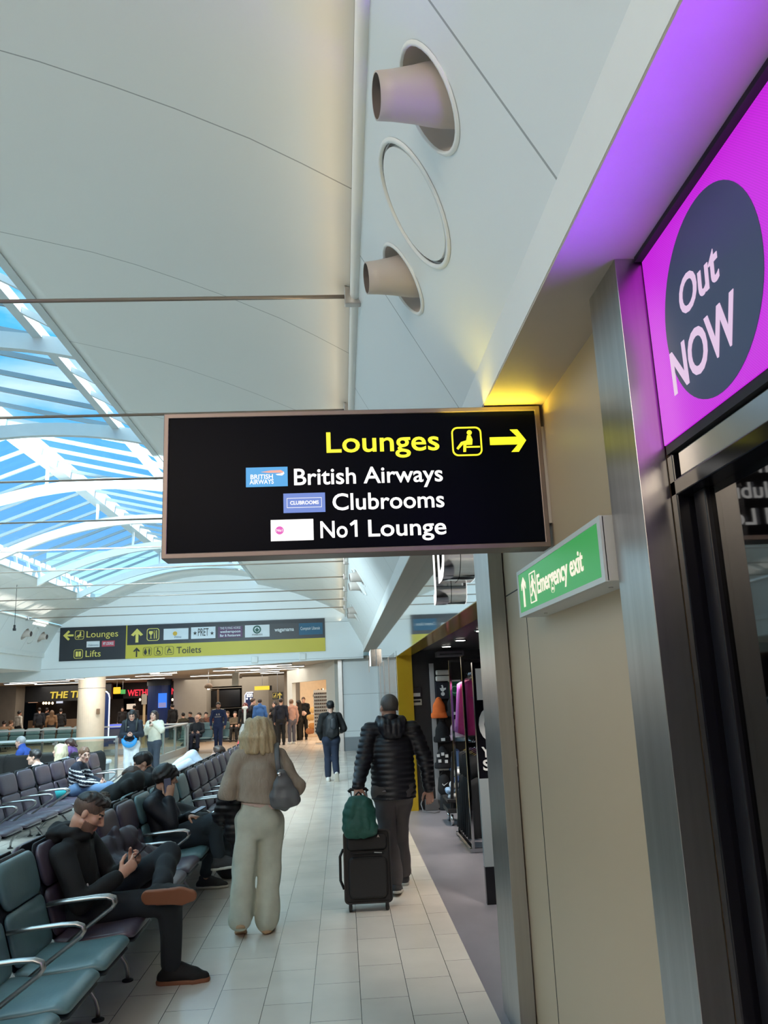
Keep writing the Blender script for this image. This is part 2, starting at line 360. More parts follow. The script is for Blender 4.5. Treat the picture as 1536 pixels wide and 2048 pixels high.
# tall white panel and steel column that end the right side
struct(MB().box(-0.02, 0.86, 26.6, 26.9, 0.42, 2.9), 'wall_far', M_endwall)
struct(MB().box(-0.02, 0.86, 26.58, 26.9, 0, 0.42), 'baseboard_far', mat('skirting_grey', srgb(132, 140, 146), 0.35, 0.3))
struct(MB().box(-0.15, -0.02, 26.5, 26.9, 0, 3.0), 'trim_13', M_alu)

# food court beyond the end wall
M_fc = joint_mat('low_ceiling', srgb(178, 172, 162), 'Y', 0.2, 1.2, 0.02, 0.7, 0.7)
struct(MB().box(-30, 2.5, 26.3, 60, 2.86, 2.95), 'ceiling', M_fc)
struct(MB().box(-30, 3, 52, 52.2, 0, 2.9), 'wall_far', M_dark)
struct(MB().box(-30.2, -30, 26, 60, 0, 2.9), 'wall_left', M_dark)
struct(MB().box(2.5, 2.6, 26.9, 60, 0, 2.9), 'wall_right', M_brown)

# ------------------------------------------------------------------ rooflight
M_frame = mat('rooflight_frame', srgb(205, 214, 216), 0.4, var=0.03)
M_dkframe = mat('glazing_bar_paint', srgb(150, 164, 170), 0.45)
EV_R, RG, EV_L = (-3.12, 5.66), (-5.15, 6.13), (-7.50, 5.25)
sky_root = struct(MB().box(XL-0.02, XL+0.05, -3, 24.6, ZL-0.04, ZL+0.12).box(XR-0.05, XR+0.03, -3, 24.6, ZR-0.04, ZR+0.10), 'window_1', M_frame)
MB().grid([[(x, y, z+0.11) for x, z in (EV_R, RG, EV_L)] for y in (-3, 4, 11, 18, 24.6)]).build('glass', glass_mat('rooflight_glass', (0.93, 0.98, 1.0, 1), 0.04), sky_root)
MB().bar((RG[0], -3, RG[1]-0.02), (RG[0], 24.6, RG[1]-0.02), 0.24, 0.26).build('ridge_beam', M_frame, sky_root)
for (x, z) in (EV_R, EV_L): MB().bar((x, -3, z), (x, 24.6, z), 0.10, 0.12).build('eaves_beam', M_frame, sky_root)
# upstand from the vault edge up to the eaves, open lattice of short posts and a glazed strip
for (xa, za), (xb, zb) in (((XR, ZR), EV_R), ((XL, ZL), EV_L)):
    up = MB()
    k = -3.0
    while k < 24.6: up.bar((xa, k, za+0.05), (xb, k+0.0, zb), 0.05, 0.06); k += 0.75
    up.build('eaves_strut', M_frame, sky_root)
gb = MB(); k = -3.0
while k < 24.61:
    for (a, b) in ((EV_R, RG), (EV_L, RG)):
        gb.bar((a[0], k, a[1]+0.03), (b[0], k, b[1]+0.03), 0.045, 0.06)
    k += 0.75
gb.build('glazing_bars', M_dkframe, sky_root)
for i in range(9):
    y = -0.91+3.0*i; mb = MB(); rows = []
    for x in xs:
        z = arch_z(x); rows.append([(x, y-0.045, z), (x, y+0.045, z), (x, y+0.045, z+0.185), (x, y-0.045, z+0.185)])
    mb.loft(rows).build('arch_beam', M_frame, sky_root)
    for px in (RG[0],):
        MB().bar((px, y, arch_z(px)+0.1), (px, y, RG[1]-0.1), 0.05, 0.05, up=(0, 1, 0)).build('arch_post', M_frame, sky_root)

# tie rods across the hall
ORD = ['nearest', 'second nearest', 'third nearest', 'fourth nearest', 'fifth nearest', 'sixth nearest', 'seventh nearest', 'eighth nearest', 'ninth nearest', 'tenth nearest', 'farthest']
M_rod = mat('rod_steel', srgb(150, 140, 130), 0.35, 0.6)
for i in range(10):
    y = 4.61+2.07*i
    t = thing('tie_rod', 'thin steel tie rod spanning the hall under the rooflight, '+ORD[i]+' to the viewer', 'tie rod', (0.15, y, 4.22), group='tie rods across the hall')
    MB().tube([(0.13, y, 4.22), (-8.84, y, 4.22)], 0.013, 8).build('rod', M_rod, t, smooth=True)
    for x, s in ((0.15, -1), (-8.86, 1)):
        MB().box(min(x-0.03, x+s*0.07), max(x+0.03, x+s*0.07), y-0.03, y+0.03, 4.16, 4.28).build('end_clamp', M_alu, t, bevel=0.006)

# ------------------------------------------------------------------ air nozzles and round hatches on the sloping walls
M_noz = mat('nozzle_paint', srgb(196, 186, 178), 0.45, var=0.02); M_nozin = mat('nozzle_inside', srgb(120, 112, 108), 0.5)
def sl_frame(y, sgn, d=0.447):
    c = Vector((0.15, y, 4.22))+DS*d; ds = DS.copy(); n = NIN.copy()
    if sgn < 0: c.x = -8.71-c.x; ds.x = -ds.x; n.x = -n.x
    return c, ds, n
def ringpts(c, u, v, r, n=32): return [c+u*(r*math.cos(2*math.pi*k/n))+v*(r*math.sin(2*math.pi*k/n)) for k in range(n)]
def air_nozzle(y, sgn, label):
    c, ds, n = sl_frame(y, sgn); yv = Vector((0, 1, 0))
    t = thing('air_nozzle', label, 'air vent', c, group='air nozzles on the sloping walls')
    # collar and recessed bowl
    MB().loft([ringpts(c+n*0.002, ds, yv, 0.198), ringpts(c+n*0.010, ds, yv, 0.190), ringpts(c+n*0.010, ds, yv, 0.180), ringpts(c-n*0.02, ds, yv, 0.178)], cap=False).build('collar', M_white, t, smooth=True)
    MB().loft([ringpts(c-n*0.0, ds, yv, 0.179), ringpts(c-n*0.05, ds, yv, 0.172), ringpts(c-n*0.10, ds, yv, 0.15), ringpts(c-n*0.13, ds, yv, 0.11), ringpts(c-n*0.14, ds, yv, 0.03)], cap=False).build('recess_bowl', M_noz, t, smooth=True)
    ax = Vector((-sgn*0.99, -0.10, -0.12)).normalized(); u = ax.cross(yv).normalized(); v = ax.cross(u)
    b = c-n*0.05+ds*0.0
    R = [(-0.06, 0.115), (0.0, 0.112), (0.05, 0.104), (0.10, 0.094), (0.18, 0.083), (0.235, 0.079)]
    rin = [(0.235, 0.073), (0.15, 0.076), (0.02, 0.08)]
    MB().loft([ringpts(b+ax*s, u, v, r) for s, r in R+rin[:1]], cap=False).build('nozzle_tube', M_noz, t, smooth=True)
    MB().loft([ringpts(b+ax*s, u, v, r) for s, r in rin]+[ringpts(b+ax*0.02, u, v, 0.01)], cap=False).build('nozzle_bore', M_nozin, t, smooth=True)
def round_hatch(y, sgn, label):
    c, ds, n = sl_frame(y, sgn); yv = Vector((0, 1, 0))
    t = thing('round_hatch', label, 'access panel', c, group='round hatches on the sloping walls')
    MB().loft([ringpts(c+n*0.002, ds, yv, 0.290, 48), ringpts(c+n*0.010, ds, yv, 0.284, 48), ringpts(c+n*0.010, ds, yv, 0.268, 48), ringpts(c-n*0.02, ds, yv, 0.266, 48)], cap=False).build('collar', M_white, t, smooth=True)
    MB().loft([ringpts(c-n*0.004, ds, yv, 0.267, 48), ringpts(c-n*0.022, ds, yv, 0.266, 48), ringpts(c-n*0.022, ds, yv, 0.240, 48)], cap=False).build('shadow_gap', M_nozin, t)
    MB().loft([ringpts(c-n*0.02, ds, yv, 0.250, 48), ringpts(c+n*0.004, ds, yv, 0.250, 48)]).build('cover', M_white, t, bevel=0.003)
cr_, cl_ = MB(), MB()
def place_group(yc, sgn, names):
    for (dy, kind), nm in zip(((-0.63, 0), (0.0, 1), (0.63, 0)), names):
        c, ds, n = sl_frame(yc+dy, sgn); yv = Vector((0, 1, 0)); r = 0.18 if kind == 0 else 0.267
        (cr_ if sgn > 0 else cl_).loft([ringpts(c+n*0.1, ds, yv, r, 48), ringpts(c-n*0.1, ds, yv, r, 48)])
        (air_nozzle if kind == 0 else round_hatch)(yc+dy, sgn, nm)
place_group(3.06, 1, ['largest white air nozzle, nearest the viewer, above the lounge sign', 'large round hatch between the two nearest air nozzles', 'second white air nozzle, just past the large round hatch'])
for yc, w in ((9.06, 'second bay behind the sign'), (15.06, 'third bay below the sign'), (21.06, 'last bay before the end wall')):
    place_group(yc, 1, ['white air nozzle, nearer one in the right slope\'s '+w, 'round hatch in the right slope\'s '+w, 'white air nozzle, farther one in the right slope\'s '+w])
place_group(24.35, -1, ['small white air nozzle left of the round hatch on the left slope', 'round hatch between nozzles on the far left slope', 'small white air nozzle beside the wide direction sign'])
cut(wall_slope_r, cr_); cut(wall_slope_l, cl_)

# ------------------------------------------------------------------ cove lamp, then added fill lights
area('cove_lamp', (-0.02, 9.0, 4.08), (-0.30, 9.0, 4.60), 34, 0.06, 24, (1.0, 0.76, 0.46))
area('hall_end_fill', (-4.6, 11.5, 4.6), (-3.6, 26.0, 2.7), 3.4, 0.7, 780, (0.72, 0.92, 1.0))  # added cool fill that brightens the far end; no fitting hangs there
area('hall_near_fill', (-3.0, -3.0, 4.6), (-1.5, 5.0, 0.8), 5.0, 2.0, 230, (1.0, 0.84, 0.66))  # added warm fill behind the camera for the near hall
# ================================================================== SIGNS
def at(px, py, Y):
    """the point of the place that stands at depth Y on the sight line through a pixel"""
    d = _f + _r*((px-768)/FPX) - _u*((py-1024)/FPX); t = Y/d.y; return Vector((0, 0, H)) + d*t
def atx(px, py, X):
    d = _f + _r*((px-768)/FPX) - _u*((py-1024)/FPX); t = X/d.x; return Vector((0, 0, H)) + d*t
def floor_at(px, py, z=0.0):
    d = _f + _r*((px-768)/FPX) - _u*((py-1024)/FPX); t = (z-H)/d.z; return Vector((0, 0, H)) + d*t
def tfit(s, parent, org, ux, uy, cap, width, m, **k):
    """text scaled to a cap height and an overall width"""
    o = text(s, parent, (0, 0, 0) if parent is None else tuple(wloc(parent)), X_, Z_, cap/0.70, m, **k)
    xs_ = [v.co.x for v in o.data.vertices]; w0 = max(xs_)-min(xs_); x0 = min(xs_)
    ux = Vector(ux).normalized(); uy = Vector(uy).normalized(); uz = ux.cross(uy); off = Vector(org)-(wloc(parent) if parent else Vector((0, 0, 0)))
    f = width/w0
    for v in o.data.vertices:
        c = v.co.copy(); v.co = off+ux*((c.x-x0)*f)+uy*c.z+uz*(-c.y)
    o.data.update(); return o
Y_glow = glow('yellow_lit', (1.0, 0.93, 0.02), 1.25); W_glow = glow('white_lit', (1.0, 0.98, 0.94), 1.5)
M_signblk = mat('sign_black_acrylic', (0.002, 0.003, 0.007), 0.3, spec=0.04)
M_frame_s = mat('sign_frame', (0.22, 0.18, 0.165), 0.40, 0.75, var=0.03)

def lounge_icon(parent, o, u, v, s, m, name='lounge_symbol', t=0.004, nrm=None):
    """rounded frame with a seated figure"""
    o = Vector(o); u = Vector(u); v = Vector(v); nrm = Vector(nrm) if nrm else u.cross(v)
    mb = MB(); ring_frame(mb, rrect(s, s, s*0.2), rrect(s*0.90, s*0.90, s*0.16), o, u, v, nrm*t)
    P = lambda pts: mb.prism([(a*s, b*s) for a, b in pts], o, u, v, nrm*t)
    P(circ(0.085, 14, 0.10, 0.30))
    P([(0.02, 0.21), (0.14, 0.20), (0.19, 0.06), (0.17, -0.12), (-0.06, -0.12), (-0.13, -0.10), (-0.30, -0.28), (-0.36, -0.23), (-0.20, -0.02), (-0.02, 0.03)])
    P([(-0.12, -0.08), (-0.02, -0.08), (-0.05, -0.36), (-0.14, -0.36)])
    P([(-0.02, -0.22), (0.42, -0.22), (0.42, -0.17), (-0.02, -0.17)])
    return mb.build(name, m, parent)
def arrow(parent, o, u, v, L_, W_, m, name='arrow', t=0.004, th=0.34):
    """arrow pointing along +u, centred on o"""
    o = Vector(o); u = Vector(u); v = Vector(v); mb = MB(); a = W_*th/2; h = W_/2
    mb.prism([(-L_/2, -a), (L_/2-h*0.75, -a), (L_/2-h*1.35, -h), (L_/2-h*0.70, -h), (L_/2, 0), (L_/2-h*0.70, h), (L_/2-h*1.35, h), (L_/2-h*0.75, a), (-L_/2, a)], o, u, v, u.cross(v)*t)
    return mb.build(name, m, parent)

# ---- the big lounge sign across the passage
SY = 3.42
sg = thing('lounge_sign', 'large black illuminated lounges sign with yellow and white lettering hung across the passage', 'sign', (0.1, SY+0.06, 2.39))
mb = MB(); ring_frame(mb, [(-0.757, 2.388), (0.930, 2.388), (0.930, 3.040), (-0.757, 3.040)], [(-0.735, 2.411), (0.906, 2.411), (0.906, 3.018), (-0.735, 3.018)], (0, SY, 0), X_, Z_, (0, 0.13, 0))
mb.build('frame', M_frame_s, sg, bevel=0.003)
MB().box(-0.74, 0.91, SY+0.008, SY+0.11, 2.405, 3.022).build('panel', M_signblk, sg)
MB().box(0.905, 0.952, SY+0.03, SY+0.10, 2.5, 2.95).build('wall_bracket', M_alu, sg)
yl = SY+0.006
tfit('Lounges', sg, (-0.042, yl, 2.845), X_, Z_, 0.094, 0.505, Y_glow, bold=0.012, label='yellow word Lounges')
lounge_icon(sg, (0.588, yl, 2.880), X_, Z_, 0.136, Y_glow)
arrow(sg, (0.775, yl, 2.878), X_, Z_, 0.165, 0.105, Y_glow)
tfit('British Airways', sg, (-0.188, yl, 2.700), X_, Z_, 0.074, 0.658, W_glow, bold=0.012, label='white lettering of the first lounge name')
tfit('Clubrooms', sg, (-0.022, yl, 2.582), X_, Z_, 0.074, 0.492, W_glow, bold=0.012, label='white lettering of the second lounge name')
tfit('No', sg, (-0.078, yl, 2.460), X_, Z_, 0.074, 0.118, W_glow, bold=0.012, label='white lettering of the third lounge name')
MB().prism([(0.083, 2.460), (0.083, 2.534), (0.071, 2.534), (0.050, 2.518), (0.056, 2.508), (0.071, 2.517), (0.071, 2.460)], (0, yl, 0), X_, Z_, (0, -0.002, 0)).build('figure_one', W_glow, sg)
tfit('Lounge', sg, (0.130, yl, 2.460), X_, Z_, 0.074, 0.342, W_glow, bold=0.012, label='white lettering of the third lounge name')
def logo(x0, x1, z0, z1, m, lab): return MB().box(x0, x1, yl-0.001, yl+0.004, z0, z1).build('logo_panel', m, sg, label=lab)
lg = logo(-0.398, -0.216, 2.696, 2.784, glow('logo_sky_blue', (0.07, 0.42, 0.86), 1.0), 'sky blue airline logo panel')
W2 = glow('logo_white', (1, 1, 1), 1.1)
tfit('BRITISH', lg, (-0.378, yl-0.003, 2.731), X_, Z_, 0.020, 0.098, W2, bold=0.02); tfit('AIRWAYS', lg, (-0.382, yl-0.003, 2.708), X_, Z_, 0.020, 0.105, W2, bold=0.02)
mb = MB(); mb.prism([(-0.332, 2.762), (-0.29, 2.768), (-0.245, 2.769), (-0.232, 2.760), (-0.236, 2.755), (-0.25, 2.757), (-0.30, 2.758)], (0, yl-0.003, 0), X_, Z_, (0, 0.002, 0)); mb.build('ribbon', glow('logo_coral', (1, 0.45, 0.35), 1.0), lg)
mb = MB(); mb.prism([(-0.232, 2.762), (-0.230, 2.752), (-0.240, 2.744), (-0.262, 2.746), (-0.268, 2.751), (-0.248, 2.753), (-0.236, 2.757)], (0, yl-0.0035, 0), X_, Z_, (0, 0.002, 0)); mb.build('ribbon', W2, lg)
lg = logo(-0.236, -0.054, 2.575, 2.662, glow('logo_violet_blue', (0.16, 0.27, 0.72), 1.0), 'violet blue clubrooms logo panel')
tfit('CLUBROOMS', lg, (-0.207, yl-0.003, 2.611), X_, Z_, 0.0155, 0.125, W2, bold=0.03)
mb = MB(); ring_frame(mb, rrect(0.152, 0.044, 0.001, 1), rrect(0.148, 0.040, 0.001, 1), (-0.145, yl-0.003, 2.6185), X_, Z_, (0, 0.002, 0)); mb.build('outline', W2, lg)
lg = logo(-0.292, -0.108, 2.452, 2.545, W_glow, 'white logo panel with a pink dot')
MB().prism(circ(0.018, 24), (-0.254, yl-0.003, 2.498), X_, Z_, (0, 0.002, 0)).build('pink_dot', glow('logo_pink', (0.85, 0.12, 0.55), 1.0), lg)
tfit('No1', lg, (-0.267, yl-0.005, 2.4925), X_, Z_, 0.011, 0.026, W2, bold=0.02); tfit('LOUNGES', lg, (-0.226, yl-0.003, 2.4925), X_, Z_, 0.012, 0.105, glow('logo_pale', (0.9, 0.88, 0.84), 1.25))
area('sign_glow_fill', (0.70, SY-0.035, 2.985), (0.70, SY-0.052, 3.05), 0.42, 0.03, 1.6, (1.0, 0.72, 0.05))  # added light for the yellow glow the letters throw on the soffit

# ---- emergency exit box on the beige wall
es = thing('exit_sign', 'green emergency exit box sign with white frame mounted on the beige wall', 'sign', (0.95, 3.08, 2.1))
EX = 0.83
MB().box(EX+0.006, 0.951, 2.46, 3.71, 2.107, 2.319).build('housing', mat('exit_housing', srgb(196, 198, 196), 0.4), es, bevel=0.003)
mb = MB(); ring_frame(mb, [(-3.71, 2.107), (-2.46, 2.107), (-2.46, 2.319), (-3.71, 2.319)], [(-3.685, 2.125), (-2.492, 2.125), (-2.492, 2.301), (-3.685, 2.301)], (EX, 0, 0), NY, Z_, (0.012, 0, 0))
mb.build('rim', mat('exit_rim', srgb(206, 214, 214), 0.4), es)
MB().box(EX+0.003, EX+0.010, 2.49, 3.688, 2.123, 2.303).build('green_face', glow('exit_green', (0.045, 0.46, 0.10), 0.72), es)
CR = glow('exit_cream', (0.98, 0.92, 0.72), 1.0)
arrow(es, (EX+0.004, 3.595, 2.213), Z_, Y_, 0.135, 0.085, CR, t=0.003)
tfit('Emergency exit', es, (EX+0.002, 3.34, 2.176), NY, Z_, 0.078, 0.66, CR, bold=0.015)
mb = MB(); o = Vector((EX+0.004, 3.42, 2.213))
P = lambda pts: mb.prism(pts, o, NY, Z_, (-0.003, 0, 0))
P(circ(0.011, 12, 0.0, 0.043)); P([(-0.014, 0.03), (0.012, 0.034), (0.016, -0.004), (0.032, -0.022), (0.046, -0.06), (0.034, -0.062), (0.018, -0.028), (-0.006, -0.012), (-0.018, -0.034), (-0.040, -0.036), (-0.040, -0.026), (-0.024, -0.024), (-0.012, 0.0)])
P([(0.012, 0.03), (0.034, 0.008), (0.044, 0.012), (0.040, 0.018), (0.034, 0.016), (0.016, 0.036)]); P([(-0.016, 0.03), (-0.036, 0.006), (-0.030, 0.0), (-0.012, 0.022)])
ring_frame(mb, [(-0.055, -0.066), (0.055, -0.066), (0.055, 0.066), (-0.055, 0.066)], [(-0.050, -0.061), (0.050, -0.061), (0.050, 0.061), (-0.050, 0.061)], o, NY, Z_, (-0.003, 0, 0))
mb.build('running_figure', CR, es)
for y in (2.62, 3.5): MB().cyl((0.90, y, 2.104), (0.90, y, 2.108), 0.008, 12).build('fixing_screw', M_alu, es)

# ---- video screen over the dark shop doors
sc_ = thing('video_screen', 'bright magenta video screen with a navy disc reading Out NOW', 'screen', (0.96, 1.3, 2.44))
MB().box(0.944, 1.0, -1.2, 2.160, 2.425, 3.045).build('housing', M_blackm, sc_)
mg = mat('screen_magenta', (0.01, 0.01, 0.01), 0.4, emit=(0.72, 0.025, 0.86), estr=1.05)
_n = mg.node_tree; _t = _n.nodes.new('ShaderNodeTexCoord'); _c = _n.nodes.new('ShaderNodeTexChecker'); _c.inputs['Scale'].default_value = 260
_c.inputs['Color1'].default_value = (0.64, 0.020, 0.78, 1); _c.inputs['Color2'].default_value = (0.52, 0.015, 0.68, 1)
_n.links.new(_t.outputs['Object'], _c.inputs['Vector']); _n.links.new(_c.outputs['Color'], _n.nodes['Principled BSDF'].inputs['Emission Color'])
MB().box(0.9395, 0.945, 1.02, 2.158, 2.452, 3.032).build('magenta_picture', mg, sc_)
MB().box(0.9395, 0.945, -1.15, 1.018, 2.452, 3.032).build('violet_spill_panel', glow('spill_violet', (0.22, 0.03, 0.98), 6.0), sc_)  # out-of-view panel added to throw violet light on the soffit
MB().prism(circ(0.262, 64, -1.79, 2.735, 0.262), (0.9396, 0, 0), NY, Z_, (-0.002, 0, 0)).build('disc', glow('screen_navy', (0.022, 0.036, 0.085), 1.0), sc_)
ssl = area('screen_spill', (0.925, 1.45, 2.44), (0.655, 1.45, 3.05), 1.5, 0.03, 5.0, (0.26, 0.06, 1.0)); ssl.data.spread = math.radians(54)  # extra light standing in for the screen's own violet spill
MB().box(0.918, 0.946, -1.2, 2.16, 3.034, 3.0495).build('top_bezel', M_blackm, sc_)
PK = glow('screen_pale_pink', (0.80, 0.58, 0.80), 1.0)
tfit('Out', sc_, (0.937, 1.945, 2.745), NY, Z_, 0.098, 0.225, PK, bold=0.018, shear=0.1)
tfit('NOW', sc_, (0.937, 2.045, 2.565), NY, Z_, 0.118, 0.375, PK, bold=0.022)

# ---- dark shop front under the screen
dr = thing('shop_door', 'dark glazed sliding shop door with black frame under the magenta screen', 'door', (1.0, 1.2, 0))
MB().box(0.945, 1.02, 2.13, 2.166, 0, 2.42).box(0.945, 1.02, -1.2, 2.166, 2.30, 2.345).build('outer_frame', M_black, dr, bevel=0.004)
MB().box(0.950, 0.99, -1.2, 2.10, 2.345, 2.415).build('header_rail', M_alu, dr, bevel=0.004)
MB().box(0.985, 1.03, 2.045, 2.115, 0, 2.30).box(0.985, 1.03, -1.2, 2.045, 0, 0.12).build('door_leaf', mat('door_black', (0.008, 0.008, 0.012), 0.3), dr, bevel=0.004)
MB().box(1.0, 1.008, -1.2, 2.05, 0.12, 2.30).build('glass', glass_mat('dark_glass', (0.30, 0.31, 0.34, 1), 0.15, 0.03), dr)
struct(MB().box(4.0, 4.1, -3, 4.6, 0, 3.05).box(1.0, 4.1, 4.42, 4.56, 0, 3.05).box(1.0, 4.1, -3.1, -3, 0, 3.05), 'wall_dark_shop', M_dark)
# ---- wide direction sign on the far end wall
FY = 25.97
fs = thing('direction_sign', 'very wide black and yellow direction sign on the far wall for lounges, lifts and toilets', 'sign', (-4.7, 26, 3.12))
M_fblk = mat('far_sign_slate', srgb(36, 42, 50), 0.4); M_fyel = mat('far_sign_yellow', srgb(206, 190, 60), 0.45); M_fylt = mat('far_sign_letter_yellow', srgb(238, 222, 110), 0.45); M_fwht = mat('far_sign_white', srgb(228, 234, 238), 0.45); M_fdk = mat('far_sign_dark', srgb(40, 40, 36), 0.5)
def quadbox(p, q, r, s_, mi_name, m, y=FY, par=fs, th=0.03):
    P = [at(*k, y) for k in (p, q, r, s_)]
    return MB().add(P+[Vector((v.x, v.y+th, v.z)) for v in P], [(0, 1, 2, 3), (7, 6, 5, 4), (0, 4, 5, 1), (1, 5, 6, 2), (2, 6, 7, 3), (3, 7, 4, 0)]).build(mi_name, m, par)
ZT, ZM, ZB = 4.175, 3.55, 3.13
xa, xb, xc = at(119, 1290, FY).x, at(253, 1283, FY).x, at(650, 1270, FY).x
MB().box(xa, xb-0.02, FY, FY+0.03, ZB, ZT).build('lounges_panel', M_fblk, fs)
MB().box(xb+0.02, xc, FY, FY+0.03, ZM, ZT).build('food_panel', M_fblk, fs)
MB().box(xb+0.02, xc, FY, FY+0.03, ZB, ZM).build('toilets_panel', M_fyel, fs)
MB().box(xb-0.02, xb+0.02, FY-0.004, FY+0.03, ZB, ZT).build('divider', M_fyel, fs)
yf = FY-0.012
def ft(s, px0, px1, py, cap, m, **k):
    a = at(px0, py, yf); b = at(px1, py, yf); return tfit(s, fs, a, X_, Z_, cap, b.x-a.x, m, depth=0.006, **k)
def farrow(px, py, up, L_, W_, m): 
    c = at(px, py, yf); return arrow(fs, c, up, Vector(up).cross(Vector((0, -1, 0)))*-1, L_, W_, m, t=0.0) if False else None
c = at(136, 1271, yf); mb = MB(); mb.prism([(-0.15, 0), (0.01, 0.16), (0.06, 0.11), (-0.03, 0.03), (0.17, 0.03), (0.17, -0.03), (-0.03, -0.03), (0.06, -0.11), (0.01, -0.16)], c, X_, Z_, (0, 0.01, 0)); mb.build('arrow', M_fylt, fs)
lounge_icon(fs, at(159, 1270, yf), X_, Z_, 0.28, M_fylt, nrm=(0, 0.01, 0), t=1)
ft('Lounges', 173, 236, 1275, 0.20, M_fylt)
mb = MB(); c = at(156.5, 1308, yf); ring_frame(mb, rrect(0.28, 0.28, 0.06), rrect(0.25, 0.25, 0.05), c, X_, Z_, (0, 0.01, 0)); mb.box(c.x-0.08, c.x-0.01, c.y, c.y+0.01, c.z-0.08, c.z+0.08); mb.box(c.x+0.01, c.x+0.08, c.y, c.y+0.01, c.z-0.08, c.z+0.08); mb.build('lift_symbol', M_fylt, fs)
ft('Lifts', 171, 201, 1314, 0.20, M_fylt)
def fpanel(px0, px1, py0, py1, m, lab, par=fs):
    a = at(px0, py1, yf); b = at(px1, py0, yf); return MB().box(a.x, b.x, yf-0.004, yf+0.01, a.z, b.z).build('logo_panel', m, par, label=lab)
yp = yf-0.010
def lt(par, s, px0, px1, py, cap, m, **k):
    a = at(px0, py, yp); b = at(px1, py, yp); return tfit(s, par, a, X_, Z_, cap, b.x-a.x, m, depth=0.006, **k)
M_logob = mat('logo_grey_blue', srgb(110, 130, 150), 0.5); M_red = mat('logo_red', srgb(196, 70, 88), 0.5); M_pur = mat('logo_purple', srgb(104, 70, 104), 0.5); M_teal = mat('logo_teal', srgb(34, 96, 128), 0.5); M_grn = mat('logo_green', srgb(40, 96, 84), 0.5); M_org = mat('logo_orange', srgb(226, 180, 60), 0.5)
p = fpanel(173, 199.5, 1282, 1295, M_fwht, 'small white lounge logo panel'); lt(p, 'Clubrooms', 176, 197, 1292, 0.05, M_logob)
p = fpanel(203.5, 229.5, 1281, 1293.5, M_red, 'small red lounge logo panel'); lt(p, 'MY LOUNGE', 206, 227, 1290, 0.09, M_fwht, bold=0.02)
c = at(274, 1271, yf); mb = MB(); mb.prism([(0, 0.22), (0.19, 0.02), (0.11, -0.02), (0.045, 0.05), (0.045, -0.22), (-0.045, -0.22), (-0.045, 0.05), (-0.11, -0.02), (-0.19, 0.02)], c, X_, Z_, (0, 0.01, 0)); mb.build('arrow', M_fylt, fs)
c = at(306, 1269, yf); mb = MB(); ring_frame(mb, rrect(0.39, 0.39, 0.08), rrect(0.35, 0.35, 0.07), c, X_, Z_, (0, 0.01, 0))
mb.prism([(-0.12, 0.11), (-0.01, 0.11), (0.0, 0.05), (-0.04, 0.0), (-0.055, -0.01), (-0.055, -0.10), (-0.02, -0.12), (-0.11, -0.12), (-0.075, -0.10), (-0.075, -0.01), (-0.09, 0.0), (-0.13, 0.05)], c, X_, Z_, (0, 0.01, 0))
mb.box(c.x+0.03, c.x+0.055, c.y, c.y+0.01, c.z-0.13, c.z+0.13); mb.box(c.x+0.095, c.x+0.12, c.y, c.y+0.01, c.z-0.13, c.z+0.13); mb.box(c.x+0.02, c.x+0.065, c.y, c.y+0.01, c.z+0.04, c.z+0.12); mb.build('food_symbol', M_fylt, fs)
p = fpanel(327, 377, 1256, 1280, M_fwht, 'white logo panel with a yellow mark'); q = at(350, 1267, yp); MB().prism(circ(0.07, 10), q, X_, Z_, (0, 0.004, 0)).build('mark', M_org, p); lt(p, 'itsu', 349, 362, 1276, 0.08, M_logob)
p = fpanel(382, 431, 1253, 1278, M_fwht, 'white logo panel with two stars'); lt(p, 'PRET', 396, 417, 1272, 0.24, M_fdk)
for k in (390, 424):
    q = at(k, 1266.5, yp); MB().prism([((0.07 if i % 2 == 0 else 0.028)*math.sin(math.pi*i/5), (0.07 if i % 2 == 0 else 0.028)*math.cos(math.pi*i/5)) for i in range(10)], q, X_, Z_, (0, 0.004, 0)).build('star', M_fdk, p)
p = fpanel(436, 485, 1252, 1276, M_pur, 'purple pub logo panel'); lt(p, 'THE FLYING HORSE', 440, 481, 1259, 0.075, M_fwht); lt(p, 'wetherspoon', 440, 481, 1266, 0.08, M_fwht, bold=0.02); lt(p, 'Bar & Restaurant', 440, 481, 1273.5, 0.075, M_fwht, bold=0.02)
p = fpanel(490, 539, 1249, 1275, M_fwht, 'white coffee logo panel with green roundel'); q = at(514, 1259, yp); mb = MB(); ring_frame(mb, circ(0.13), circ(0.085), q, X_, Z_, (0, 0.004, 0)); mb.prism([(0, 0.08), (0.025, 0.03), (0.07, 0.0), (0.03, -0.07), (-0.03, -0.07), (-0.07, 0.0), (-0.025, 0.03)], q, X_, Z_, (0, 0.004, 0)); mb.build('roundel', M_grn, p); lt(p, 'STARBUCKS', 504, 525, 1271, 0.045, M_fdk)
ft('wagamama', 549, 588, 1263, 0.12, M_fwht, bold=0.02)
p = fpanel(598, 645, 1245, 1270, M_teal, 'teal restaurant logo panel'); lt(p, 'Comptoir Libanais', 601, 640, 1260, 0.10, M_fwht)
c = at(273, 1304.5, yf); mb = MB(); mb.prism([(0, 0.15), (0.11, 0.03), (0.06, 0.015), (0.02, 0.06), (0.02, -0.15), (-0.02, -0.15), (-0.02, 0.06), (-0.06, 0.015), (-0.11, 0.03)], c, X_, Z_, (0, 0.01, 0)); mb.build('arrow', M_fdk, fs)
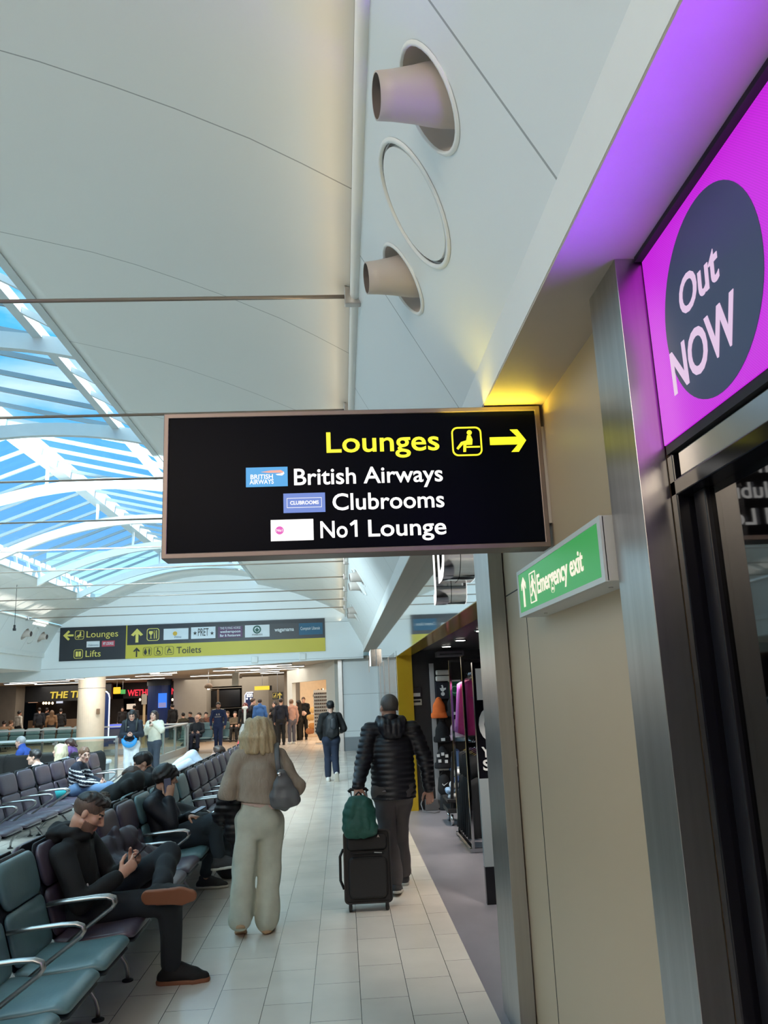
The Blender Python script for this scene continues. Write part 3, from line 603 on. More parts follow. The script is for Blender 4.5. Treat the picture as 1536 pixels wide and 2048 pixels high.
for i, (px, py) in enumerate(((294.5, 1303), (316.5, 1302), (338.5, 1301))):
    c = at(px, py, yf); mb = MB(); ring_frame(mb, rrect(0.27, 0.27, 0.06), rrect(0.255, 0.255, 0.055), c, X_, Z_, (0, 0.01, 0))
    pr_ = lambda pts: mb.prism(pts, c, X_, Z_, (0, 0.01, 0))
    if i == 0:
        for dx, sk in ((-0.06, 1), (0.06, 0)):
            pr_(circ(0.02, 10, dx, 0.075)); pr_([(dx-0.03, 0.05), (dx+0.03, 0.05), (dx+(0.05 if sk else 0.02), -0.03), (dx+0.015, -0.10), (dx-0.015, -0.10), (dx-(0.05 if sk else 0.02), -0.03)])
    elif i == 1:
        pr_(circ(0.02, 10, -0.02, 0.085)); pr_([(-0.035, 0.06), (-0.01, 0.06), (-0.005, 0.0), (0.05, 0.0), (0.075, -0.08), (0.055, -0.085), (0.035, -0.02), (-0.03, -0.02)]); ring_frame(mb, circ(0.065, 20, 0.0, -0.045), circ(0.05, 20, 0.0, -0.045), c, X_, Z_, (0, 0.01, 0))
    else:
        pr_(circ(0.02, 10, -0.01, 0.075)); pr_([(-0.06, -0.09), (-0.04, -0.09), (-0.03, 0.0), (0.03, 0.01), (0.05, -0.02), (0.06, -0.01), (0.03, 0.05), (-0.03, 0.05), (-0.06, 0.0)]); pr_([(0.0, -0.05), (0.09, -0.05), (0.09, -0.07), (0.0, -0.07)])
    mb.build(('toilet_symbol', 'wheelchair_symbol', 'baby_change_symbol')[i], M_fdk, fs)
ft('Toilets', 353, 402, 1307, 0.21, M_fdk)
# small alarm boxes on the wall under it
for px, py, w_ in ((509, 1319, 'left'), (605, 1313, 'right')):
    c = at(px, py, 25.95); tag(MB().box(c.x-0.11, c.x+0.11, 25.94, 26.01, c.z-0.11, c.z+0.11).build('wall_speaker', M_white, bevel=0.03), 'small white wall box under the direction sign, '+w_+' one of two', 'wall box')

# ---- projecting shop letters on the mirrored fascia
jd = thing('shop_letters', 'big chrome shop letters with white lit faces on the mirrored fascia', 'sign', (0.86, 5.8, 2.45))
for ch_, y_ in (('D', 5.98), ('J', 6.27)):
    text(ch_, jd, (0.800, y_, 2.585), NY, Z_, 0.55, M_chrome, name='letter', depth=0.115, bold=0.03)
    text(ch_, jd, (0.740, y_, 2.585), NY, Z_, 0.55, W_glow, name='lit_face', depth=0.004, bold=0.028)
ps = thing('projecting_sign', 'small projecting box sign with white lit side beyond the yellow jamb', 'sign', (0.86, 21, 2.4))
MB().box(0.72, 0.86, 20.6, 21.4, 2.42, 2.86).build('box', M_chrome, ps, bevel=0.01); MB().box(0.714, 0.721, 20.63, 21.37, 2.45, 2.83).build('lit_face', W_glow, ps)

# sensor on a thin wire hanging from the rooflight
hsr = thing('hanging_sensor', 'small black sensor on a thin wire hanging at the far left', 'sensor', at(29, 1254, 19.9)); c = at(29, 1254, 19.9)
MB().cyl(c, (c.x, c.y, arch_z(-7.4)), 0.006, 6).build('wire', M_blackm, hsr); MB().box(c.x-0.03, c.x+0.03, c.y-0.03, c.y+0.03, c.z-0.09, c.z-0.03).box(c.x-0.02, c.x+0.02, c.y-0.02, c.y+0.02, c.z-0.03, c.z+0.05).build('sensor_head', M_blackm, hsr, bevel=0.004)
# ================================================================== SEATING
M_tealL = mat('teal_leather', srgb(96, 124, 128), 0.34, var=0.10, vscale=6, bump=0.08, bscale=40)
M_plumL = mat('plum_leather', srgb(84, 74, 86), 0.34, var=0.10, vscale=6, bump=0.08, bscale=40)
M_shell = mat('seat_shell', srgb(34, 38, 44), 0.4); M_seatsteel = mat('seat_steel', (0.44, 0.43, 0.42), 0.34, 1.0, var=0.05)
M_rubber = mat('rubber_black', (0.012, 0.012, 0.012), 0.7)
def pad(prof, w, th, y0, rnd=0.05, n=20, ends=5):
    """upholstered pad: a rounded slab that follows a profile in the x-z plane"""
    pts = [Vector((p[0], 0, p[1])) for p in prof]
    # resample
    seg = [(pts[i+1]-pts[i]).length for i in range(len(pts)-1)]; T = sum(seg); out = []
    N = 16; ss = []
    for i in range(ends+1): ss.append(rnd*(1-math.cos(math.pi/2*i/ends)))
    ss += [rnd+(T-2*rnd)*i/N for i in range(1, N)]
    ss += [T-x for x in reversed(ss[:ends+1])]
    rings = []
    for s in ss:
        q = s; i = 0
        while i < len(seg)-1 and q > seg[i]: q -= seg[i]; i += 1
        p = pts[i].lerp(pts[i+1], min(1, q/seg[i])); d = (pts[i+1]-pts[i]).normalized()
        if i > 0 and q < 0.02: d = (d+(pts[i]-pts[i-1]).normalized()).normalized()
        nrm = Vector((-d.z, 0, d.x))
        e = min(s, T-s); f = 1.0 if e >= rnd else math.sqrt(max(0.0, 1-(1-e/rnd)**2))
        hw = w/2-rnd+rnd*f; ht = th/2*max(0.12, f**0.6); ring = []
        for k in range(n):
            a = 2*math.pi*k/n; c, s2 = math.cos(a), math.sin(a)
            x = math.copysign(abs(c)**0.42, c)*hw; z = math.copysign(abs(s2)**0.75, s2)*ht*(1.0+0.25*(1-(x/hw)**2) if s2 > 0 else 0.8)
            ring.append(p+Vector((0, y0+x, 0))+nrm*z)
        rings.append(ring)
    return MB().loft(rings)
SEAT_P = [(0.10, 0.405), (0.25, 0.395), (0.42, 0.410), (0.53, 0.425), (0.585, 0.405)]
BACK_P = [(0.125, 0.43), (0.085, 0.56), (0.045, 0.70)]
HEAD_P = [(0.043, 0.708), (0.012, 0.82), (-0.028, 0.955)]
def bench(name, label, loc, cols, arms=None, rz=0.0, legs=None, group=None, pitch=0.60):
    """a run of seats on one beam; local x is forward, y runs along the bench from 0"""
    n = len(cols); t = thing(name, label, 'seating', (0, 0, 0), 0, group); M = {'t': M_tealL, 'p': M_plumL}
    for i, c in enumerate(cols):
        y = pitch*(i+0.5)
        if (c, 'seat') not in PROTO:
            s_ = pad(SEAT_P, 0.555, 0.062, 0).build('seat', M[c], t, smooth=True)
            und = pad([(p[0]*0.985+0.004, p[1]-0.033) for p in SEAT_P], 0.54, 0.02, 0).build('seat_pan', M_shell, s_, smooth=True)
            b_ = pad(BACK_P, 0.545, 0.058, 0).build('backrest', M[c], t, smooth=True)
            h_ = pad(HEAD_P, 0.535, 0.062, 0, rnd=0.075).build('head_cushion', M[c], b_, smooth=True)
            k_ = pad([(0.10, 0.40), (0.06, 0.56), (0.018, 0.70), (-0.012, 0.82), (-0.06, 0.965)], 0.55, 0.018, 0, rnd=0.075).build('back_shell', M_shell, b_, smooth=True)
            PROTO[(c, 'seat')] = (s_, und, b_, h_, k_); use = (s_, und, b_, h_, k_)
        else:
            use = []
            for o in PROTO[(c, 'seat')]: q = o.copy(); COL.objects.link(q); use.append(q)
            use[0].parent = t; use[1].parent = use[0]; use[2].parent = t; use[3].parent = use[2]; use[4].parent = use[2]
        use[0].location = (0, y, 0); use[2].location = (0, y, 0)
    MB().bar((0.20, 0.02, 0.325), (0.20, n*pitch-0.02, 0.325), 0.07, 0.05).build('beam', M_seatsteel, t, bevel=0.01)
    for k in (arms if arms is not None else range(n+1)):
        y = k*pitch + (0.02 if k == 0 else (-0.02 if k == n else 0))
        if 'arm' not in PROTO:
            a = MB().tube([(0.075, 0, 0.625), (0.20, 0, 0.640), (0.36, 0, 0.652), (0.435, 0, 0.652), (0.470, 0, 0.640), (0.478, 0, 0.615), (0.462, 0, 0.590), (0.40, 0, 0.545), (0.28, 0, 0.46), (0.20, 0, 0.40), (0.195, 0, 0.34)], 0.0125, 10, flat=1.7, up=Z_).build('armrest', M_seatsteel, t, smooth=True); PROTO['arm'] = a
        else: a = PROTO['arm'].copy(); COL.objects.link(a); a.parent = t
        a.location = (0, y, 0)
    for y in (legs if legs is not None else (0.35, n*pitch-0.35)):
        if 'leg' not in PROTO:
            m = MB().tube([(0.20, 0, 0.32), (0.27, 0, 0.27), (0.37, 0, 0.155), (0.405, 0, 0.105), (0.418, 0, 0.06), (0.42, 0, 0.014)], 0.014, 10)
            m.tube([(0.20, 0, 0.32), (0.10, 0, 0.24), (-0.02, 0, 0.10), (-0.035, 0, 0.06), (-0.035, 0, 0.014)], 0.014, 10)
            g = m.build('leg', M_seatsteel, t, smooth=True)
            fo = MB().lathe([(0.036, 0), (0.036, 0.008), (0.015, 0.018)], (0.42, 0, 0)).lathe([(0.036, 0), (0.036, 0.008), (0.015, 0.018)], (-0.035, 0, 0)).build('foot_pads', M_rubber, g)
            PROTO['leg'] = (g, fo)
        else:
            g = PROTO['leg'][0].copy(); COL.objects.link(g); g.parent = t; fo = PROTO['leg'][1].copy(); COL.objects.link(fo); fo.parent = g
        g.location = (0, y, 0)
    t.location = loc; t.rotation_euler = (0, 0, rz)
    return t
PROTO = {}
AX = -1.90
bench('seat_row', 'teal leather seats with chrome arms in the near left corner', (AX, 2.96, 0), 'tttt', legs=(0.8, 2.32))
bench('seat_row', 'plum leather seats where the man in the black hoodie sits', (AX, 5.36, 0), 'pppp', arms=(0, 3, 4), legs=(0.58, 1.75))
bench('seat_row', 'teal leather seats where the man on the phone sits', (AX, 7.76, 0), 'tttt', arms=(0, 2, 4), legs=(0.35, 2.0))
bench('seat_row', 'long plum row beyond the teal seats, left of the blonde woman', (AX, 10.3, 0), 'pppppp', arms=(0, 1, 2, 3, 4, 5, 6))
bench('seat_row', 'farthest plum row on the left edge of the walkway', (AX, 14.0, 0), 'ppppp')
# rows that stand back to back with them
bench('seat_row', 'teal seats facing away, backed onto the near teal seats', (AX-0.17, 5.30, 0), 'tttt', rz=math.pi, arms=())
bench('seat_row', 'plum seats facing away, behind the man in the black hoodie', (AX-0.17, 7.72, 0), 'pppp', rz=math.pi, arms=())
bench('seat_row', 'teal seats facing away, with a fur-trimmed coat on them', (AX-0.17, 10.14, 0), 'tttt', rz=math.pi, arms=(0, 4))
bench('seat_row', 'plum seats facing away, under the pale blue trousers', (AX-0.17, 13.92, 0), 'pppppp', rz=math.pi, arms=(0, 6))
# the second block further left
BX = -4.36
bench('seat_row', 'plum seats at the left edge of the photo, facing the walkway', (BX, 9.0, 0), 'ppppp', arms=(0, 1, 2, 3, 4, 5), legs=(0.7, 2.4))
bench('seat_row', 'plum seats under the woman in the striped jumper', (BX, 12.05, 0), 'ppppp', arms=(0, 2, 4, 5))
bench('seat_row', 'plum seats facing left, with the man in the white shirt', (BX-0.17, 15.0, 0), 'ppppp', rz=math.pi, arms=())
# ================================================================== PEOPLE: bodies and clothes grown as smooth implicit surfaces
def A_(p): return np.array(p, dtype=np.float64)
def nrm_(v): v = A_(v); return v/np.linalg.norm(v)
class Cap:
    """tapered limb between two points, optionally flattened along a direction"""
    def __init__(s, a, b, ra, rb=None, flat=None):
        s.a, s.b, s.ra, s.rb = A_(a), A_(b), ra, (rb if rb is not None else ra); s.flat = flat
        r = max(s.ra, s.rb)*(max(1.0, flat[1]) if flat else 1.0); s.lo = np.minimum(s.a, s.b)-r; s.hi = np.maximum(s.a, s.b)+r
    def __call__(s, P):
        p = P-s.a; ab = s.b-s.a
        if s.flat:
            d = nrm_(s.flat[0]); g = 1/s.flat[1]-1; p = p+(p@d)[..., None]*d*g; ab = ab+(ab@d)*d*g
        L2 = max(ab@ab, 1e-9); t = np.clip((p@ab)/L2, 0, 1); q = p-t[..., None]*ab
        return np.sqrt(np.einsum('...i,...i', q, q))-(s.ra+(s.rb-s.ra)*t)
class Ell:
    def __init__(s, c, r, R=None):
        s.c, s.r, s.R = A_(c), A_(r), (np.eye(3) if R is None else R); m = max(r); s.lo = s.c-m; s.hi = s.c+m
    def __call__(s, P):
        p = (P-s.c)@s.R.T; k0 = np.sqrt(((p/s.r)**2).sum(-1)); k1 = np.sqrt(((p/s.r**2)**2).sum(-1))+1e-9
        return k0*(k0-1)/k1
def ripple(P, amp, scale, seed=0, stretch=(1, 1, 1)):
    r = np.random.RandomState(seed); out = 0
    for i in range(5):
        k = r.normal(size=3)*scale*A_(stretch); out = out+np.sin(P@k+r.uniform(0, 6.28))/(1+0.3*i)
    return out*amp/2
def sdf_mesh(prims, vox, k=0.02, neg=(), post=None, clip=()):
    lo = np.min([p.lo for p in prims], 0)-4*vox; hi = np.max([p.hi for p in prims], 0)+4*vox
    n = np.ceil((hi-lo)/vox).astype(int)+1; D = np.full(n, 1.0, np.float32)
    axs = [lo[i]+vox*np.arange(n[i]) for i in range(3)]; mar = 3*vox+k
    def sub(p):
        i0 = np.maximum(0, np.floor((p.lo-mar-lo)/vox).astype(int)); i1 = np.minimum(n, np.ceil((p.hi+mar-lo)/vox).astype(int)+1)
        sl = tuple(slice(a, b) for a, b in zip(i0, i1))
        P = np.stack(np.meshgrid(*[axs[i][i0[i]:i1[i]] for i in range(3)], indexing='ij'), -1); return sl, P
    for p in prims:
        sl, P = sub(p); d = p(P); E = D[sl]; kk = getattr(p, 'k', k); h = np.clip(0.5+0.5*(E-d)/kk, 0, 1); D[sl] = d*h+E*(1-h)-kk*h*(1-h)
    for p in neg:
        sl, P = sub(p); d = -p(P); E = D[sl]; kk = k*0.5; h = np.clip(0.5-0.5*(E-d)/kk, 0, 1); D[sl] = d*h+E*(1-h)+kk*h*(1-h)
    if post is not None or clip:
        m = np.abs(D) < 0.06+0*D if not clip else D < 0.06
        I = np.nonzero(m); P = np.stack([axs[i][I[i]] for i in range(3)], -1); v = D[I]
        if post is not None: v = v+post(P)
        for (pt, nn) in clip: v = np.maximum(v, (P-A_(pt))@nrm_(nn))
        D[I] = v
    s = D < 0
    c = np.zeros(tuple(x-1 for x in n), np.int8)
    for dx in (0, 1):
        for dy in (0, 1):
            for dz in (0, 1): c += s[dx:n[0]-1+dx, dy:n[1]-1+dy, dz:n[2]-1+dz]
    act = (c > 0) & (c < 8); I = np.stack(np.nonzero(act), -1); idx = np.full(act.shape, -1, np.int64); idx[tuple(I.T)] = np.arange(len(I))
    acc = np.zeros((len(I), 3)); cnt = np.zeros(len(I))
    offs = [(x, y, z) for x in (0, 1) for y in (0, 1) for z in (0, 1)]
    for a in offs:
        for ax in range(3):
            if a[ax]: continue
            b = list(a); b[ax] = 1; Ia = I+A_(a).astype(int); Ib = I+A_(b).astype(int); da = D[tuple(Ia.T)]; db = D[tuple(Ib.T)]
            m = (da < 0) != (db < 0); t = np.where(m, da/(da-db+1e-12), 0)[:, None]; q = Ia+(Ib-Ia)*t; acc[m] += q[m]; cnt[m] += 1
    V = lo+vox*acc/np.maximum(cnt, 1)[:, None]; F = []
    for ax in range(3):
        o1, o2 = [(1, 2), (2, 0), (0, 1)][ax]
        sl0 = [slice(None)]*3; sl1 = [slice(None)]*3; sl0[ax] = slice(0, -1); sl1[ax] = slice(1, None)
        e = s[tuple(sl0)] != s[tuple(sl1)]; J = np.stack(np.nonzero(e), -1)
        ok = (J[:, o1] > 0) & (J[:, o2] > 0) & (J[:, o1] < n[o1]-1) & (J[:, o2] < n[o2]-1); J = J[ok]
        if len(J) == 0: continue
        u1 = np.zeros(3, int); u1[o1] = 1; u2 = np.zeros(3, int); u2[o2] = 1
        g = lambda K: idx[tuple(K.T)]
        q = np.stack([g(J-u1-u2), g(J-u2), g(J), g(J-u1)], -1); inside = s[tuple(J.T)]
        q[~inside] = q[~inside][:, ::-1]; F.append(q)
    return V, np.concatenate(F)
def sdf_obj(name, prims, vox, m, parent, k=0.02, neg=(), post=None, clip=(), paint=None, label=None, kind=None, world=False):
    V, F = sdf_mesh(prims, vox, k, neg, post, clip)
    if world and parent is not None: V = V-A_(wloc(parent))
    me = bpy.data.meshes.new(name); me.from_pydata(V.tolist(), [], F.tolist()); me.update()
    for x in (m if isinstance(m, (list, tuple)) else [m]): me.materials.append(x)
    if paint is not None: me.polygons.foreach_set('material_index', paint(V[F].mean(1)).astype(np.int32))
    me.polygons.foreach_set('use_smooth', [True]*len(F))
    o = bpy.data.objects.new(name, me); COL.objects.link(o)
    if parent is not None: o.parent = parent
    if label: o['label'] = label
    if kind: o['kind'] = kind
    return o

def hand_prims(w, d, n, t, curl=0.5, size=1.0, spread=1.0):
    """palm, four unequal bent fingers and a thumb; d along the hand, n out of the palm, t to the thumb side"""
    w = A_(w); d = nrm_(d); n = A_(n); n = nrm_(n-d*(n@d)); t = A_(t); t = nrm_(t-d*(t@d)-n*(t@n)); S = size; L_ = []
    L_.append(Cap(w, w+d*0.03*S, 0.026*S, 0.032*S, (n, 0.62))); L_.append(Cap(w+d*0.035*S, w+d*0.082*S, 0.036*S, 0.040*S, (n, 0.40)))
    for i, (off, ln) in enumerate(((0.029, 0.070), (0.010, 0.079), (-0.010, 0.073), (-0.028, 0.057))):
        b = w+d*0.088*S+t*off*S; dd = d+t*off*1.6*spread; a = 0.0; p = b
        for j, f in enumerate((0.44, 0.32, 0.24)):
            a += curl*(0.75, 0.95, 0.7)[j]*(1+0.08*i); v = nrm_(dd)*math.cos(a)+n*math.sin(a); q = p+v*ln*f*S
            c = Cap(p, q, (0.0098-0.0010*j)*S, (0.0090-0.0010*j)*S); c.k = 0.006; L_.append(c); p = q
    b = w+d*0.028*S+t*0.024*S+n*0.006*S; m1 = b+(t*0.72+d*0.62+n*0.30)*0.042*S; m2 = m1+(d*0.85+t*0.25+n*0.4*curl*2)*0.034*S; m3 = m2+(d*0.85+n*0.5*curl*2)*0.024*S
    for p, q, r0, r1 in ((b, m1, 0.015, 0.0125), (m1, m2, 0.0115, 0.0105), (m2, m3, 0.0105, 0.0085)):
        c = Cap(p, q, r0*S, r1*S); c.k = 0.008; L_.append(c)
    return L_
def frame_of(fwd, up=(0, 0, 1)):
    f = nrm_(fwd); r = nrm_(np.cross(f, A_(up))); u = np.cross(r, f); return np.stack([r, f, u])     # rows: right, forward, up
def head_prims(c, R, s=1.0, detail=True):
    g = lambda *p: A_(c)+(A_(p)*s)@R
    e = lambda p, r: Ell(g(*p), A_(r)*s, R)
    P = [e((0, -0.012, 0.030), (0.077, 0.097, 0.088)), e((0, 0.034, -0.036), (0.060, 0.060, 0.080))]
    for x in (-1, 1):
        a = Cap(g(x*0.050, 0.006, -0.052), g(x*0.020, 0.062, -0.094), 0.022*s, 0.019*s); P.append(a)
        P.append(e((x*0.044, 0.058, -0.014), (0.024, 0.026, 0.024)))
        er = Ell(g(x*0.077, -0.010, -0.006), A_((0.009, 0.017, 0.029))*s, R); er.k = 0.006; P.append(er)
    ch = e((0, 0.070, -0.094), (0.026, 0.022, 0.020)); P.append(ch); N = []
    if detail:
        q = Cap(g(-0.036, 0.082, 0.024), g(0.036, 0.082, 0.024), 0.012*s); q.k = 0.012; P.append(q)
        for p, r in ((((0, 0.090, 0.016), (0, 0.113, -0.026)), (0.008, 0.0125)),):
            q = Cap(g(*p[0]), g(*p[1]), r[0]*s, r[1]*s); q.k = 0.008; P.append(q)
        for x in (-1, 1):
            q = e((x*0.012, 0.098, -0.033), (0.009, 0.011, 0.008)); q.k = 0.006; P.append(q)
            N.append(e((x*0.032, 0.102, 0.005), (0.017, 0.015, 0.011)))
        for z, r in ((-0.058, 0.0065), (-0.069, 0.0075)):
            q = Cap(g(-0.017, 0.090, z), g(0.017, 0.090, z), r*s); q.k = 0.004; P.append(q)
    return P, N
def skin_paint(c, R, s, beard):
    def f(M):
        q = ((M-A_(c))@R.T)/s; x, y, z = np.abs(q[:, 0]), q[:, 1], q[:, 2]; o = np.zeros(len(M))
        near = (x < 0.1) & (np.abs(y) < 0.14) & (np.abs(z) < 0.14)
        if beard: o[near & (z < -0.038) & (y > 0.012-0.0*z) & (z > -0.125)] = 2
        o[near & (y > 0.082) & (x < 0.023) & (z < -0.052) & (z > -0.076)] = 3
        o[near & (y > 0.070) & (np.abs(x-0.032) < 0.014) & (np.abs(z-0.004) < 0.0055)] = 1
        o[near & (y > 0.066) & (np.abs(x-0.033) < 0.019) & (np.abs(z-0.0285) < 0.0048)] = 1
        return o
    return f
M_eye = {}
def skin_mats(tone, hairc):
    n = 'skin_%02x%02x%02x' % tone
    sk = mat(n, srgb(*tone), 0.48, var=0.05, vscale=25, bump=0.03, bscale=250); sk.node_tree.nodes['Principled BSDF'].inputs['Subsurface Weight'].default_value = 0.06
    dk = mat('brow_%02x%02x%02x' % hairc, srgb(*[int(c*0.6) for c in hairc]), 0.6)
    st = mat(n+'_stubble', srgb(*[int(a*0.56+b*0.36) for a, b in zip(tone, hairc)]), 0.6, var=0.15, vscale=200)
    lp = mat(n+'_lip', srgb(min(255, int(tone[0]*0.92)), int(tone[1]*0.72), int(tone[2]*0.72)), 0.45)
    return [sk, dk, st, lp]
def hair_obj(root, c, R, s, style, colour, vox, seed=1):
    g = lambda *p: A_(c)+(A_(p)*s)@R
    e = lambda p, r: Ell(g(*p), A_(r)*s, R)
    m = mat('hair_%s_%02x%02x%02x' % ((style,)+colour), srgb(*colour), 0.45, var=0.28, vscale=140, stretch=(1, 1, 0.15), bump=0.25, bscale=140)
    front = [e((0, 0.115, -0.045), (0.078, 0.080, 0.105))]
    rip = lambda P: ripple(P, 0.004*s, 70, seed, (1, 1, 0.25))
    P = [e((0, -0.016, 0.036), (0.083, 0.101, 0.092))]; clip = []; post = rip; neg = list(front)
    if style == 'short':
        P = [e((0, -0.015, 0.035), (0.0825, 0.1005, 0.0925)), e((0, 0.018, 0.092), (0.060, 0.062, 0.028))]; clip = [(g(0, -0.10, -0.045), -R[2]*1.0+R[1]*-0.0)]; neg += [e((x*0.088, 0.035, -0.035), (0.03, 0.055, 0.045)) for x in (-1, 1)]
    elif style == 'quiff':
        P = [e((0, -0.014, 0.036), (0.0785, 0.0985, 0.0905)), e((0, 0.028, 0.098), (0.054, 0.066, 0.026)), Cap(g(-0.034, 0.066, 0.100), g(0.034, 0.068, 0.102), 0.018*s), Cap(g(-0.028, 0.082, 0.092), g(0.030, 0.084, 0.094), 0.010*s)]; clip = [(g(0, -0.02, 0.058), -R[2]+R[1]*0.12)]; neg = [e((0, 0.125, -0.020), (0.078, 0.070, 0.090))]; post = lambda P_: ripple(P_, 0.004*s, 150, seed, (1, 0.3, 1))
    elif style == 'fade':
        P = [e((0, -0.014, 0.032), (0.0795, 0.0985, 0.0895))]; clip = [(g(0, -0.09, -0.030), -R[2])]; neg += [e((x*0.085, 0.045, -0.03), (0.03, 0.055, 0.05)) for x in (-1, 1)]; post = None
    elif style == 'bob':
        P = [e((0, -0.022, 0.034), (0.100, 0.112, 0.094))]; rr = np.random.RandomState(seed)
        for x in np.linspace(-1, 1, 13):
            a = x*2.0; w0 = 0.098*math.sin(a); d0 = -0.030-0.088*math.cos(a); fl = 1.34+0.06*rr.rand()
            q = Cap(g(w0*0.80, d0*0.80, 0.070), g(w0*1.22, d0*1.0, -0.05), 0.036*s, 0.036*s); q.k = 0.022; P.append(q)
            q = Cap(g(w0*1.22, d0*1.0, -0.05), g(w0*(fl+0.10), d0*1.02+0.01, -0.155-0.025*rr.rand()), 0.034*s, 0.024*s); q.k = 0.012; P.append(q)
        post = lambda P_: ripple(P_, 0.007*s, 110, seed, (1, 1, 0.08)); neg = [e((0, 0.125, -0.05), (0.066, 0.075, 0.12))]
    elif style == 'long':
        for x in np.linspace(-1, 1, 7):
            a = x*1.75; px, py = 0.080*math.sin(a), -0.022-0.080*math.cos(a)
            P.append(Cap(g(px, py, 0.02), g(px*1.15, py*1.1+0.015*abs(x), -0.24), 0.030*s, 0.022*s))
        post = lambda P_: ripple(P_, 0.007*s, 80, seed, (1, 1, 0.15)); neg = [e((0, 0.120, -0.050), (0.068, 0.078, 0.120))]
    elif style == 'mop':
        P = [e((0, -0.014, 0.034), (0.089, 0.107, 0.098)), e((0, 0.0, 0.080), (0.078, 0.090, 0.048))]+[Cap(g(x, 0.060, 0.085), g(x*1.15+0.01, 0.092, 0.040), 0.022*s, 0.013*s) for x in (-0.05, -0.025, 0.0, 0.025, 0.05)]; clip = [(g(0, -0.1, -0.068), -R[2])]; neg = [e((0, 0.128, -0.055), (0.068, 0.066, 0.098))]+[e((x*0.095, 0.030, -0.050), (0.03, 0.045, 0.045)) for x in (-1, 1)]
        post = lambda P_: ripple(P_, 0.008*s, 95, seed, (1, 0.5, 1))
    elif style == 'tied':
        P += [Cap(g(0, -0.105, 0.01), g(0, -0.15, -0.03), 0.03*s, 0.022*s)]; clip = [(g(0, -0.1, -0.065), -R[2])]
    return sdf_obj('hair', P, vox, m, root, 0.02, neg, post, clip)
def shoe_objs(root, ank, toe, m_up, m_sole, vox, up=(0, 0, 1), s=1.0, high=0.07):
    """shoe under an ankle; toe is a horizontal-ish direction, up points out of the foot"""
    ank = A_(ank); u = nrm_(up); t = A_(toe); t = nrm_(t-u*(t@u)); base = ank-u*0.085*s
    heel = base-t*0.045*s; ball = base+t*0.13*s; tip = base+t*0.185*s
    up_p = [Cap(heel+u*0.035*s, base+u*0.045*s+t*0.03*s, 0.038*s, 0.040*s), Cap(base+u*0.05*s, ball+u*0.030*s, 0.040*s, 0.043*s), Cap(ball+u*0.028*s, tip+u*0.024*s, 0.043*s, 0.030*s), Cap(base+u*0.05*s-t*0.012*s, base+u*(0.06+high)*s-t*0.012*s, 0.042*s, 0.044*s)]+([Cap(base+u*0.085*s+t*0.045*s, ball+u*0.055*s, 0.030*s, 0.022*s)] if high else [])
    o = sdf_obj('shoe', up_p, vox, m_up, root, 0.02, clip=[(base+u*0.012, -u), (base+u*(0.06+high)*s, u)])
    so = [Cap(heel+u*0.01, ball+u*0.01, 0.043*s, 0.050*s), Cap(ball+u*0.01, tip+u*0.01, 0.050*s, 0.036*s)]
    sdf_obj('sole', so, vox, m_sole, o, 0.02, clip=[(base+u*0.0, -u), (base+u*0.024*s, u)])
    return o

